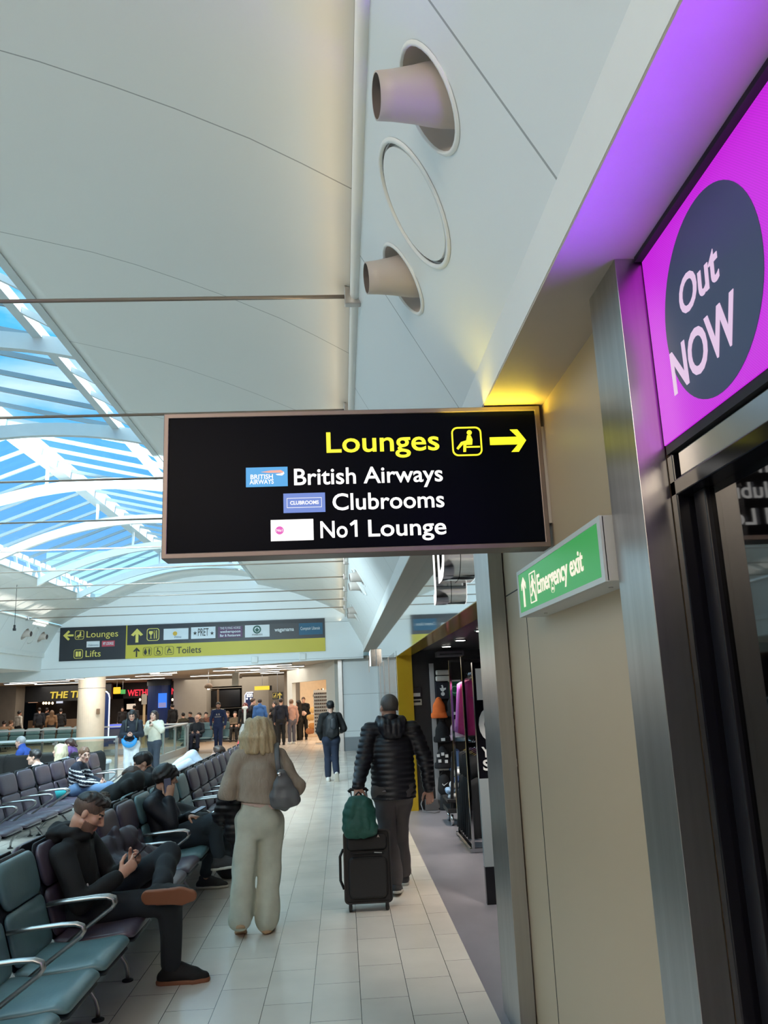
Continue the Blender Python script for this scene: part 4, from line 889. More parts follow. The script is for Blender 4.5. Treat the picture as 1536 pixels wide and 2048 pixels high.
def person(label, loc, rz, J, skin=(200, 160, 140), hair=('short', (40, 30, 26)), top=None, pants=None, shoes=None, vox=0.010, beard=False, hands=None, cat='person', group=None, head_fwd=(0, 1, 0), hs=1.0, fem=False, gender=1.0, hv=None, extra=None):
    """one figure. J holds joints in local metres: x right, y forward"""
    root = thing('person', label, cat, (0, 0, 0), 0, group); J = {k: A_(v) for k, v in J.items()}
    R = frame_of(head_fwd, (0, 0, 1) if abs(nrm_(head_fwd)[2]) < 0.9 else (0, 1, 0)); hc = J['head']; fw = frame_of(J.get('fwd', (0, 1, 0)))[1]
    hp, hn = head_prims(hc, R, hs, vox < 0.016)
    B = list(hp); nb = J['neck']
    B.append(Cap(nb, hc+(A_((0, -0.022, -0.065))*hs)@R, 0.056*hs, 0.052*hs))
    B.append(Cap(J['pel'], J['chest'], 0.125, 0.13, (fw, 0.66))); B.append(Cap(J['chest'], nb, 0.11, 0.055, (fw, 0.75)))
    B.append(Cap(J['shL'], J['shR'], 0.05, 0.05))
    for S in 'LR':
        B += [Cap(J['sh'+S], J['el'+S], 0.042, 0.036), Cap(J['el'+S], J['wr'+S], 0.036, 0.025), Cap(J['hip'+S], J['kn'+S], 0.072, 0.052), Cap(J['kn'+S], J['an'+S], 0.050, 0.034), Cap(J['an'+S], J['an'+S]+A_(J.get('toe'+S, (0, 1, 0)))*0.10-A_((0, 0, 0.05)), 0.032, 0.022)]
        h = (hands or {}).get(S, {})
        d = h.get('d', J['wr'+S]-J['el'+S]); sg_ = 1 if S == 'R' else -1
        n = h.get('n', (-sg_, 0.0, 0)); t = h.get('t', np.cross(nrm_(d), A_(n))*(1 if S == 'R' else -1))
        B += hand_prims(J['wr'+S], d, n, t, h.get('curl', 0.5), 1.0 if not fem else 0.92)
    body = sdf_obj('body', B, vox*0.8 if vox < 0.009 else vox, skin_mats(skin, hair[1] if hair else (60, 50, 45)), root, 0.016, hn, paint=skin_paint(hc, R, hs, beard))
    if hair: hair_obj(root, hc, R, hs, hair[0], hair[1], hv or min(vox, 0.012), int(abs(loc[0]*100)) % 90)
    if pants:
        w0, w1, w2 = pants.get('r', (0.092, 0.072, 0.066)); m = pants['m']; sd_ = int(abs(loc[1])*10) % 50
        Pp = [Cap(J['hipL'], J['hipR'], pants.get('hip', 0.115), None, (fw, 0.85)), Cap((J['hipL']+J['hipR'])/2, J['pel']+(J['chest']-J['pel'])*pants.get('waist', 0.25), 0.15*pants.get('wst', 1.0), 0.135*pants.get('wst', 1.0), (fw, 0.70))]
        cl = []
        for S in 'LR':
            a = J['an'+S]+(J['kn'+S]-J['an'+S])*pants.get('lift', 0.10)
            Pp += [Cap(J['hip'+S], J['kn'+S], w0, w1), Cap(J['kn'+S], a, w1, w2)]
            seat = J['hip'+S]+A_((0, 0, -0.02))-fw*0.03; Pp.append(Cap(seat, J['hip'+S], pants.get('seat', 0.098), 0.095))
        amp = pants.get('fold', 0.006)
        o = sdf_obj('trousers', Pp, vox, m, root, pants.get('k', 0.03), post=lambda P: ripple(P, amp, 26, sd_, (1, 1, 0.7)), clip=pants.get('clip', [])+([(J['pel']+(J['chest']-J['pel'])*pants.get('waist', 0.25)+A_((0, 0, 0.10)), (0, 0, 1))] if J['knL'][2] < J['hipL'][2]-0.2 else []))
    if top:
        m = top['m']; tr = top.get('r', 0.165); fl = top.get('flat', 0.66); arm = top.get('arm', (0.064, 0.055, 0.045)); sd_ = int(abs(loc[0])*17) % 50+3
        hem = top.get('hem', 0.0)
        lowp = J['pel']+(J['pel']-J['chest'])*hem
        T = [Cap(lowp, J['chest'], tr*top.get('low', 0.96), tr, (fw, fl)), Cap(J['chest'], nb-A_((0, 0, 0.03)), tr*0.95, 0.075, (fw, 0.72)), Cap(J['shL'], J['shR'], 0.066*top.get('shs', 1.0), None)]
        T.append(Cap((J['shL']+nb)/2, (J['shR']+nb)/2, 0.062)); T += top.get('more', [])
        for S in 'LR':
            wv = J['wr'+S]+(J['el'+S]-J['wr'+S])*top.get('cuff', 0.06)
            T += [Cap(J['sh'+S], J['el'+S], arm[0], arm[1]), Cap(J['el'+S], wv, arm[1], arm[2])]
        if top.get('collar'): T.append(Cap(nb-A_((0, 0, 0.01)), nb+(hc-nb)*0.28, 0.072, 0.070))
        amp = top.get('fold', 0.006); q = top.get('quilt')
        ax = nrm_(J['chest']-J['pel'])
        def post(P):
            v = ripple(P, amp, 24, sd_)
            if q: v = v-0.010*(np.abs(np.sin(math.pi*((P-J['pel'])@ax)/q))-0.6)
            return v
        sdf_obj(top.get('name', 'jacket'), T, vox, m, root, 0.025, post=post, clip=top.get('clip', [])+([(lowp+(lowp-J['chest'])*0.02, lowp-J['chest'])] if top.get('cut', True) else []), paint=top.get('paint'))
    if shoes:
        for S in 'LR': shoe_objs(root, J['an'+S], J.get('toe'+S, (0, 1, 0)), shoes['m'], shoes.get('sole', shoes['m']), min(vox, 0.012), J.get('up'+S, (0, 0, 1)), shoes.get('s', 1.0), shoes.get('high', 0.03))
    if extra: extra(root, J, R, hc)
    root.location = loc; root.rotation_euler = (0, 0, rz); return root
def stand(h=1.75, wide=0.0, armL=None, armR=None, step=0.0, lean=0.0, sh=0.185, hipw=0.085, stance=0.09):
    k = h/1.75; z = lambda v: v*k
    J = dict(pel=(0, 0, z(0.93)), chest=(0, lean*0.5, z(1.24)), neck=(0, lean-0.01, z(1.475)), head=(0, lean+0.035, z(1.63)), shL=(-sh, lean, z(1.415)), shR=(sh, lean, z(1.415)),
             hipL=(-hipw, 0, z(0.90)), hipR=(hipw, 0, z(0.90)), knL=(-stance, 0.02+step*0.5, z(0.49)), knR=(stance, 0.02-step*0.4, z(0.49)), anL=(-stance, step, 0.085), anR=(stance, -step, 0.085+abs(step)*0.12))
    J['elL'], J['wrL'] = armL or ((-sh-0.05, -0.02, z(1.13)), (-sh-0.06, 0.05, z(0.88)))
    J['elR'], J['wrR'] = armR or ((sh+0.05, -0.02, z(1.13)), (sh+0.06, 0.05, z(0.88)))
    return J
def sit(sh=0.185, armL=None, armR=None, lean=0.0, kn=0.47, up=0.0):
    y = -0.08+lean
    J = dict(pel=(0, 0, 0.56), chest=(0, y, 0.81+up), neck=(0, y+0.02+lean*0.5, 0.975+up), head=(0, y+0.08+lean*0.7, 1.11+up), shL=(-sh, y+lean*0.4, 0.89+up), shR=(sh, y+lean*0.4, 0.89+up),
             hipL=(-0.09, 0.02, 0.525), hipR=(0.09, 0.02, 0.525), knL=(-0.11, kn, 0.53), knR=(0.11, kn, 0.53), anL=(-0.12, kn+0.02, 0.09), anR=(0.12, kn+0.04, 0.09))
    J['elL'], J['wrL'] = armL or ((-sh-0.05, y+0.10+lean*0.3, 0.65), (-0.13, 0.27+lean, 0.63))
    J['elR'], J['wrR'] = armR or ((sh+0.05, y+0.10+lean*0.3, 0.65), (0.13, 0.27+lean, 0.63))
    return J
def loc_of(root, rz, d):
    """world points -> the figure's local frame"""
    c, s = math.cos(-rz), math.sin(-rz)
    return {k: (c*(p[0]-root[0])-s*(p[1]-root[1]), s*(p[0]-root[0])+c*(p[1]-root[1]), p[2]) for k, p in d.items()}
def ldir(rz, v):
    c, s = math.cos(-rz), math.sin(-rz); return (c*v[0]-s*v[1], s*v[0]+c*v[1], v[2])
def cloth(name, col, rough=0.8, **k): return mat(name, srgb(*col), rough, var=k.pop('var', 0.08), vscale=k.pop('vscale', 14), bump=k.pop('bump', 0.12), bscale=k.pop('bscale', 160), **k)
# ================================================================== THE PEOPLE NEAR THE CAMERA
R90 = -math.pi/2
C_blk = cloth('cloth_black', (11, 12, 14)); C_blk2 = cloth('cloth_charcoal', (22, 24, 28)); C_navy = cloth('cloth_navy', (24, 31, 46)); C_jean = cloth('denim_black', (27, 32, 38), 0.85, bump=0.2)
M_phone = mat('phone_black', (0.012, 0.012, 0.014), 0.15); M_shoeblk = mat('shoe_black', srgb(14, 14, 16), 0.75, var=0.1, bump=0.15); M_gum = mat('gum_rubber', srgb(132, 82, 56), 0.6, var=0.08); M_wsole = mat('sole_white', srgb(206, 200, 188), 0.6); M_lace = mat('lace', srgb(60, 62, 66), 0.8)

# ---- man in the black hoodie, one ankle over the other knee, reading a phone
r0 = (-1.72, 5.72, 0); W_ = lambda **d: loc_of(r0, R90, d)
J = W_(pel=(-1.73, 5.73, 0.555), chest=(-1.80, 5.74, 0.80), neck=(-1.785, 5.73, 0.965), head=(-1.705, 5.71, 1.098), shL=(-1.765, 5.925, 0.885), shR=(-1.81, 5.545, 0.875),
       elR=(-1.665, 5.49, 0.605), wrR=(-1.465, 5.615, 0.715), elL=(-1.60, 5.95, 0.64), wrL=(-1.455, 5.80, 0.745),
       hipR=(-1.70, 5.64, 0.515), hipL=(-1.70, 5.82, 0.525), knR=(-1.17, 5.73, 0.525), anR=(-1.175, 5.845, 0.095), knL=(-1.235, 6.00, 0.755), anL=(-1.205, 5.61, 0.625))
J['toeR'] = ldir(R90, (1, 0.03, 0)); J['toeL'] = ldir(R90, (1, 0.05, 0.05)); J['upL'] = ldir(R90, (0.05, 0.93, 0.37)); J['fwd'] = ldir(R90, (1, 0, 0))
hf = ldir(R90, (0.83, 0.10, -0.50))
def hood_extra(root, J, R, hc):
    nb = J['neck']
    P = []
    for i in range(9):
        a = math.radians(-150+300*i/8); a2 = math.radians(-150+300*(i+1)/8)
        if i < 8:
            q = lambda t, rr, zz: nb+A_((rr*math.sin(t), -rr*math.cos(t)*0.95-0.010, zz-0.035*(1-math.cos(t))*0.8))
            P.append(Cap(q(a, 0.098, 0.045), q(a2, 0.098, 0.045), 0.036))
    P += [Cap(nb+A_((-0.06, -0.13, 0.00)), nb+A_((0.06, -0.13, 0.0)), 0.052, 0.052), Cap(nb+A_((0, -0.145, -0.05)), nb+A_((0, -0.13, 0.03)), 0.05, 0.05)]
    sdf_obj('hood', P, 0.008, C_blk, root, 0.03, post=lambda p: ripple(p, 0.007, 40, 5))
m1 = person('man in a black hoodie sitting cross-legged on the plum seats, reading his phone', r0, R90, J, skin=(206, 158, 136), hair=('quiff', (34, 27, 24)), beard=True, vox=0.008, head_fwd=hf, hs=1.05,
       top=dict(m=C_blk, r=0.172, arm=(0.075, 0.066, 0.050), fold=0.010, name='hoodie', low=1.0, hem=0.05, flat=0.70, cuff=0.10, cut=False), pants=dict(m=C_jean, r=(0.096, 0.077, 0.060), fold=0.008, lift=0.06, hip=0.12), shoes=dict(m=M_shoeblk, sole=M_gum, s=1.14, high=0.095), extra=hood_extra,
       hands=dict(R=dict(d=ldir(R90, (0.72, 0.35, 0.58)), n=ldir(R90, (-0.3, 0.9, 0.25)), t=ldir(R90, (-0.5, -0.1, 0.8)), curl=0.62), L=dict(d=ldir(R90, (0.70, -0.45, 0.52)), n=ldir(R90, (-0.3, -0.85, 0.3)), t=ldir(R90, (-0.5, 0.1, 0.8)), curl=0.62)), hv=0.007)
hair_obj(m1, A_(J['head']), frame_of(hf), 1.05, 'fade', (92, 72, 62), 0.008, 3).name = 'shaved_sides'
MB().prism(circ(0.008, 10), (-1.625, 5.478, 0.70), (0.8, -0.1, -0.5), Z_, (0, -0.003, 0)).build('pocket_tab', mat('tab_grey', srgb(150, 140, 140), 0.6), None)
for o_ in [c for c in m1.children if c.name.startswith('shoe')]:
    V_s = np.array([v.co for v in o_.data.vertices]); top_ = V_s.mean(0)
    S_ = 'R' if abs(V_s[:, 2].min()) < 0.08 else 'L'; t_ = nrm_(J['toe'+S_]); u_ = nrm_(J.get('up'+S_, (0, 0, 1))); t_ = nrm_(t_-u_*(t_@u_)); r_ = np.cross(t_, u_); b_ = J['an'+S_]-u_*0.085*1.14
    mb = MB()
    for i_ in range(4): 
        p_ = b_+t_*(0.05+0.026*i_)+u_*(0.112-0.013*i_); mb.tube([p_-r_*0.026-u_*0.006, p_+u_*0.006, p_+r_*0.026-u_*0.006], 0.0035, 6)
    mb.tube([b_+t_*0.05+u_*0.118, b_+t_*0.075+u_*0.14+r_*0.03, b_+t_*0.10+u_*0.115+r_*0.045], 0.003, 6); mb.build('laces', M_lace, o_, smooth=True)
tb = bpy.data.objects['pocket_tab']; tb.parent = m1; tb.matrix_parent_inverse = (Matrix.Translation(r0) @ Matrix.Rotation(R90, 4, 'Z')).inverted()
def phone(label, c, ux, uy, w_=0.072, h_=0.148):
    t = thing('phone', label, 'phone', c); ux = Vector(ux).normalized(); uy = Vector(uy).normalized(); uz = ux.cross(uy)
    MB().prism(rrect(w_, h_, 0.010), Vector(c)-uz*0.004, ux, uy, uz*0.008).build('case', M_phone, t, bevel=0.001)
    MB().prism(rrect(w_*0.92, h_*0.95, 0.008), Vector(c)+uz*0.004, ux, uy, uz*0.0006).build('screen', mat('phone_screen', srgb(70, 74, 92), 0.08, emit=srgb(90, 92, 110), estr=0.25), t)
    MB().prism(rrect(w_*0.36, w_*0.36, 0.006), Vector(c)-uz*0.0045+uy*h_*0.33+ux*w_*0.22, ux, uy, -uz*0.002).build('camera_bump', mat('phone_lens', (0.03, 0.03, 0.035), 0.1), t)
    return t
phone('black phone held by the man in the black hoodie', (-1.375, 5.715, 0.822), (0.1, -0.98, 0.12), (0.68, 0.10, 0.72))

# ---- man with a phone at his ear
r0 = (-1.72, 8.14, 0)
J = W_(pel=(-1.74, 8.12, 0.555), chest=(-1.80, 8.12, 0.80), neck=(-1.775, 8.12, 0.945), head=(-1.715, 8.10, 1.075), shL=(-1.76, 8.31, 0.87), shR=(-1.80, 7.94, 0.87),
       elR=(-1.62, 7.95, 0.675), wrR=(-1.655, 8.00, 0.90), elL=(-1.62, 8.33, 0.63), wrL=(-1.50, 8.20, 0.715),
       hipR=(-1.71, 8.04, 0.515), hipL=(-1.71, 8.22, 0.52), knR=(-1.28, 8.22, 0.53), anR=(-1.40, 8.50, 0.09), knL=(-1.255, 8.10, 0.665), anL=(-1.20, 8.10, 0.33))
J['toeR'] = ldir(R90, (1, 0, 0)); J['toeL'] = ldir(R90, (0.95, -0.1, 0.12)); J['upL'] = ldir(R90, (-0.12, 0, 1)); J['fwd'] = ldir(R90, (1, 0, 0)); hf = ldir(R90, (0.80, 0.50, -0.10))
person('man in a dark jacket and jeans, legs crossed, holding a phone to his ear', r0, R90, J, skin=(186, 142, 118), hair=('mop', (22, 18, 18)), vox=0.009, head_fwd=hf, hs=1.05,
       top=dict(m=cloth('cloth_midnight', (13, 16, 26), 0.6), r=0.168, arm=(0.072, 0.062, 0.050), fold=0.009, low=1.0, hem=0.05, flat=0.70, collar=True, cut=False), pants=dict(m=cloth('denim_slate', (36, 46, 54), 0.85, bump=0.2), r=(0.094, 0.076, 0.062), fold=0.007, lift=0.16, hip=0.12), shoes=dict(m=mat('suede_grey', srgb(58, 58, 60), 0.85, bump=0.2), sole=M_wsole, s=1.04, high=0.05),
       hands=dict(R=dict(d=ldir(R90, (0.10, 0.15, 1.0)), n=ldir(R90, (-0.35, 0.9, 0)), t=ldir(R90, (-0.9, -0.4, 0.1)), curl=0.35), L=dict(d=ldir(R90, (0.8, -0.5, -0.1)), n=ldir(R90, (0, -0.2, -1)), curl=0.6)), hv=0.009)
phone('phone pressed to the ear of the man in the dark jacket', (-1.672, 8.01, 1.015), (0.85, 0.50, 0.1), (-0.1, 0.0, 1.0))
phone('phone lying on the crossed knee of the man in the dark jacket', (-1.405, 8.13, 0.775), (0.75, -0.65, 0.0), (0.55, 0.6, 0.25))

# ---- blonde woman walking away
C_knit = cloth('knit_oatmeal', (164, 150, 134), 0.9, var=0.10, vscale=40, bump=0.6, bscale=110, stretch=(1, 1, 0.35)); C_wool = cloth('trouser_sage', (196, 198, 182), 0.85)
r0 = (-0.705, 6.86, 0)
J = stand(1.63, sh=0.165, hipw=0.085, armL=((-0.245, -0.035, 1.06), (-0.165, 0.17, 1.035)), armR=((0.300, -0.03, 1.075), (0.185, 0.16, 1.03)))
J.update(knL=(-0.115, -0.02, 0.46), anL=(-0.135, -0.06, 0.125), knR=(0.07, 0.06, 0.47), anR=(0.06, 0.02, 0.085), toeL=(-0.1, 0.85, -0.42), upL=(0, 0.42, 0.85), toeR=(0.08, 1, 0), head=(0.0, 0.045, 1.515))
def wom_extra(root, J, R, hc):
    bl = [Cap(A_(J['pel'])+A_((0, 0, 0.02)), A_(J['pel'])+A_((0, 0, 0.12)), 0.178, 0.165, ((0, 1, 0), 0.70))]
    sdf_obj('blouse_hem', bl, 0.009, cloth('blouse_blush', (214, 190, 180), 0.7), root, 0.02, post=lambda P: ripple(P, 0.006, 30, 4), clip=[(A_((0, 0, 0.945)), (-0.20, 0, -1)), (A_((0, 0, 0.992)), (-0.1, 0, 1))])
person('blonde woman in an oatmeal knit jumper and wide pale trousers walking away', r0, 0.0, J, skin=(214, 172, 150), hair=('bob', (190, 168, 132)), vox=0.009, fem=True, hs=0.97, head_fwd=(0.05, 1, -0.10),
       top=dict(m=C_knit, r=0.168, arm=(0.066, 0.074, 0.052), fold=0.008, name='jumper', hem=-0.22, low=1.10, flat=0.76, clip=[(A_((0, 0, 0.975)), (-0.12, 0, -1))], cut=False), pants=dict(m=C_wool, r=(0.103, 0.096, 0.098), hip=0.098, fold=0.013, lift=0.05, waist=0.22, seat=0.080, k=0.022, wst=1.14),
       shoes=dict(m=mat('shoe_cream', srgb(206, 186, 164), 0.6), sole=mat('sole_tan', srgb(196, 160, 124), 0.6), s=0.92, high=0.0), extra=wom_extra, hv=0.008)
# her shoulder bag
M_bag = mat('bag_grey_leather', srgb(98, 100, 102), 0.45, var=0.06, bump=0.1, bscale=90)
hb = thing('shoulder_bag', 'grey leather shoulder bag hanging behind the blonde woman\'s right elbow', 'bag', (-0.50, 6.70, 0.95))
bp = [Cap((-0.545, 6.70, 0.985), (-0.405, 6.71, 0.995), 0.050, 0.045, ((0, 1, 0), 0.8)), Cap((-0.55, 6.70, 1.02), (-0.51, 6.70, 1.20), 0.055, 0.030, ((0, 1, 0), 0.75)), Cap((-0.42, 6.71, 1.02), (-0.50, 6.71, 1.19), 0.05, 0.028, ((0, 1, 0), 0.75)), Cap((-0.50, 6.705, 1.0), (-0.495, 6.705, 1.1), 0.085, 0.06, ((0, 1, 0), 0.6))]
sdf_obj('bag_body', bp, 0.007, M_bag, hb, 0.03, post=lambda P: ripple(P, 0.006, 40, 8), world=True)
MB().tube([(-0.525, 6.705, 1.19), (-0.54, 6.715, 1.28), (-0.548, 6.75, 1.37), (-0.556, 6.83, 1.425), (-0.560, 6.92, 1.39), (-0.550, 6.96, 1.30), (-0.52, 6.90, 1.20), (-0.505, 6.74, 1.175)], 0.020, 8, flat=0.2, up=X_).build('strap', M_bag, hb, smooth=True)
MB().lathe([(0.014, -0.004), (0.018, 0), (0.014, 0.004)], (-0.525, 6.665, 1.195), 14, axis='Y').build('ring_buckle', M_chrome, hb, smooth=True)
# black quilted coat carried over her left arm
qc = thing('quilted_coat', 'black quilted coat carried over the blonde woman\'s left arm', 'coat', (-0.93, 6.95, 0.7))
qp = [Cap((-0.90, 6.95, 1.03), (-0.92, 6.98, 0.72), 0.09, 0.075, ((0, 1, 0), 0.7)), Cap((-0.98, 6.98, 1.0), (-1.03, 7.02, 0.85), 0.075, 0.07), Cap((-0.88, 6.97, 0.8), (-0.88, 6.98, 0.50), 0.07, 0.05, ((0, 1, 0), 0.7)), Cap((-0.89, 6.9, 1.02), (-0.87, 7.05, 1.02), 0.07, 0.07)]
sdf_obj('coat_shell', qp, 0.009, mat('quilt_black', srgb(18, 18, 22), 0.45, bump=0.1), qc, 0.03, post=lambda P: ripple(P, 0.006, 30, 9)-0.009*(np.abs(np.sin(math.pi*P[:, 2]/0.05))-0.6), world=True)

# ---- man in the quilted jacket with the suitcase
C_puff = mat('puffer_black', srgb(30, 30, 38), 0.42, var=0.08, bump=0.08, bscale=120); C_greyt = cloth('trouser_grey', (84, 80, 82), 0.8)
r0 = (0.445, 7.90, 0)
J = stand(1.77, sh=0.205, hipw=0.09, armL=((-0.285, -0.10, 1.135), (-0.335, -0.30, 0.975)), armR=((0.315, 0.00, 1.15), (0.335, 0.02, 0.895)))
J.update(knL=(-0.075, -0.02, 0.47), anL=(-0.015, -0.06, 0.10), knR=(0.05, 0.20, 0.50), anR=(0.085, 0.33, 0.09), toeL=(0.12, 0.95, -0.15), upL=(0, 0.15, 0.95), toeR=(0.05, 1, 0.05), head=(-0.01, 0.02, 1.645))
def puf_extra(root, J, R, hc):
    nb = A_(J['neck'])
    P = [Cap(nb+A_((-0.10, -0.03, 0.03)), nb+A_((-0.05, -0.115, 0.0)), 0.052, 0.055), Cap(nb+A_((0.10, -0.03, 0.03)), nb+A_((0.05, -0.115, 0.0)), 0.052, 0.055), Cap(nb+A_((-0.07, -0.115, -0.02)), nb+A_((0.07, -0.115, -0.02)), 0.062, 0.062), Cap(nb+A_((-0.05, -0.135, -0.08)), nb+A_((0.05, -0.135, -0.08)), 0.05, 0.05)]
    sdf_obj('hood', P, 0.009, C_puff, root, 0.03, post=lambda p: ripple(p, 0.005, 40, 6)-0.007*(np.abs(np.sin(math.pi*p[:, 0]/0.05))-0.6))
    sdf_obj('collar', [Cap(nb+A_((0, -0.005, -0.02)), nb+A_((0, 0.0, 0.075)), 0.085, 0.080)], 0.009, C_puff, root, 0.02, clip=[(nb+A_((0, 0, 0.075)), (0, 0.35, 1))])
    t = MB().prism([(-0.018, -0.003), (0.018, -0.002), (0.018, 0.004), (0.0, 0.003)], (-0.10, -0.158, 0.905), X_, Z_, (0, -0.004, 0)).build('chest_mark', mat('mark_grey', srgb(150, 150, 156), 0.5), root)
person('man in a black quilted jacket and grey trousers pulling a black suitcase', r0, 0.0, J, skin=(196, 150, 130), hair=('fade', (92, 86, 82)), vox=0.009, hs=1.06, head_fwd=(-0.35, 1, -0.03),
       top=dict(m=C_puff, r=0.205, arm=(0.082, 0.074, 0.056), fold=0.004, quilt=0.050, hem=0.36, low=1.02, flat=0.76, shs=1.1, cuff=0.05), pants=dict(m=C_greyt, r=(0.102, 0.082, 0.076), fold=0.009, lift=0.10, hip=0.12, seat=0.11),
       shoes=dict(m=mat('trainer_grey', srgb(60, 58, 60), 0.7), sole=M_wsole, s=1.05), extra=puf_extra,
       hands=dict(L=dict(d=(-0.1, -0.35, -0.95), n=(0.2, 0.9, -0.3), t=(0.95, 0.1, 0), curl=1.0), R=dict(d=(0.05, -0.05, -1), n=(-0.3, -0.9, 0), t=(-0.9, 0.3, -0.2), curl=0.45)), hv=0.009)
# suitcase
M_case = mat('case_nylon', srgb(13, 13, 16), 0.6, var=0.1, bump=0.15, bscale=220); M_trim = mat('case_trim', srgb(12, 12, 14), 0.4)
sc0 = Vector((0.165, 7.30, 0)); lean = Vector((0, 0.20, 0.98)).normalized(); dep = Vector((0, 0.98, -0.20))
su = thing('suitcase', 'black soft wheeled suitcase pulled by the man in the quilted jacket', 'suitcase', sc0)
def slab(w_, h_, d0, d1, z0, r, m, name, par, x0=0.0, bev=0.012):
    return MB().prism(rrect(w_, h_, r, 5), sc0+Vector((x0, 0, 0))+lean*(z0+h_/2)+dep*d0, X_, lean, dep*(d1-d0)).build(name, m, par, bevel=bev, segs=3)
bd = slab(0.405, 0.575, 0.0, 0.22, 0.065, 0.035, M_case, 'body', su, bev=0.02)
slab(0.33, 0.33, -0.045, 0.0, 0.10, 0.05, M_case, 'front_pocket', su, bev=0.02); slab(0.345, 0.135, -0.030, 0.0, 0.475, 0.035, M_case, 'front_pocket', su, bev=0.015)
mb = MB(); ring_frame(mb, rrect(0.41, 0.58, 0.04), rrect(0.385, 0.555, 0.03), sc0+lean*(0.065+0.2875)+dep*(-0.004), X_, lean, dep*0.012); mb.build('piping', M_trim, su)
for z0, x1 in ((0.415, 0.12), (0.455, 0.15)):
    MB().bar(sc0+lean*z0+dep*(-0.048)+Vector((-x1, 0, 0)), sc0+lean*z0+dep*(-0.048)+Vector((x1, 0, 0)), 0.008, 0.006).build('zip', M_trim, su)
MB().bar(sc0+lean*0.457+dep*(-0.052)+Vector((0.06, 0, 0)), sc0+lean*0.452+dep*(-0.052)+Vector((0.125, 0, 0)), 0.006, 0.008).build('zip_pull', M_alu, su)
MB().prism([(0, 0.014), (0.012, -0.012), (0.0, -0.005), (-0.012, -0.012)], sc0+lean*0.585+dep*(-0.032)+Vector((0.10, 0, 0)), X_, lean, dep*(-0.002)).build('badge', mat('badge_silver', srgb(190, 180, 170), 0.3, 0.5), su)
MB().tube([sc0+lean*0.635+dep*0.10+Vector((-0.10, 0, 0)), sc0+lean*0.665+dep*0.10+Vector((-0.07, 0, 0)), sc0+lean*0.668+dep*0.10+Vector((0.07, 0, 0)), sc0+lean*0.635+dep*0.10+Vector((0.10, 0, 0))], 0.011, 8, flat=1.5).build('carry_handle', mat('grip_grey', srgb(110, 110, 114), 0.5), su, smooth=True)
MB().tube([sc0+lean*0.18+dep*0.11+Vector((-0.205, 0, 0)), sc0+lean*0.25+dep*0.11+Vector((-0.235, 0, 0)), sc0+lean*0.44+dep*0.11+Vector((-0.235, 0, 0)), sc0+lean*0.50+dep*0.11+Vector((-0.205, 0, 0))], 0.012, 8).build('side_handle', M_trim, su, smooth=True)
for x in (-0.155, 0.155):
    c = sc0+Vector((x, 0.03, 0.034)); MB().lathe([(0.008, -0.016), (0.034, -0.012), (0.034, 0.012), (0.008, 0.016)], c, 16, axis='X').build('wheel', M_rubber, su, smooth=True)
    MB().bar(sc0+Vector((x, 0.06, 0.09)), c, 0.045, 0.03, up=X_).build('wheel_housing', M_trim, su)
    MB().tube([sc0+lean*0.62+dep*0.16+Vector((x*0.45-0.02, 0, 0)), sc0+lean*0.985+dep*0.16+Vector((x*0.45-0.055, 0, 0))], 0.008, 8).build('handle_rail', M_alu, su, smooth=True)
MB().tube([sc0+lean*0.975+dep*0.16+Vector((-0.145, 0, 0)), sc0+lean*0.995+dep*0.16+Vector((-0.125, 0, 0)), sc0+lean*0.995+dep*0.16+Vector((0.015, 0, 0)), sc0+lean*0.975+dep*0.16+Vector((0.03, 0, 0))], 0.015, 8).build('pull_grip', M_trim, su, smooth=True)
# green rucksack strapped on top of it
rk = thing('rucksack', 'small green rucksack sitting on top of the black suitcase', 'rucksack', (0.11, 7.40, 0.63)); M_grnb = mat('ruck_green', srgb(38, 92, 82), 0.6, var=0.12, vscale=10, bump=0.2, bscale=60)
b0 = Vector((0.108, 7.345, 0.60))
rp = [Cap(b0+Vector((-0.055, 0, 0.08)), b0+Vector((0.055, 0, 0.08)), 0.092, None, ((0, 1, 0), 0.85)), Cap(b0+Vector((-0.050, 0.005, 0.17)), b0+Vector((0.050, 0.005, 0.17)), 0.092, None, ((0, 1, 0), 0.85)), Cap(b0+Vector((-0.028, 0.02, 0.235)), b0+Vector((0.028, 0.02, 0.235)), 0.092, None, ((0, 1, 0), 0.8)), Cap(b0+Vector((-0.075, 0.0, 0.05)), b0+Vector((0.085, 0.0, 0.05)), 0.065)]
bo = sdf_obj('bag_body', rp, 0.007, M_grnb, rk, 0.04, post=lambda P: ripple(P, 0.005, 44, 2), world=True)
sdf_obj('front_pocket', [Cap(b0+Vector((-0.04, -0.055, 0.09)), b0+Vector((0.04, -0.055, 0.09)), 0.058, None, ((0, 1, 0), 0.6)), Cap(b0+Vector((-0.03, -0.045, 0.15)), b0+Vector((0.03, -0.045, 0.15)), 0.05, None, ((0, 1, 0), 0.6))], 0.007, M_grnb, rk, 0.03, post=lambda P: ripple(P, 0.008, 40, 3), world=True)
MB().tube([b0+Vector((-0.09, -0.01, 0.19)), b0+Vector((-0.07, 0.0, 0.285)), b0+Vector((0, 0.005, 0.318)), b0+Vector((0.07, 0.0, 0.285)), b0+Vector((0.09, -0.01, 0.19))], 0.006, 8).build('zip', M_trim, rk, smooth=True)
MB().tube([b0+Vector((-0.03, 0.04, 0.32)), b0+Vector((0, 0.04, 0.35)), b0+Vector((0.03, 0.04, 0.32))], 0.008, 8).build('grab_loop', M_trim, rk, smooth=True)

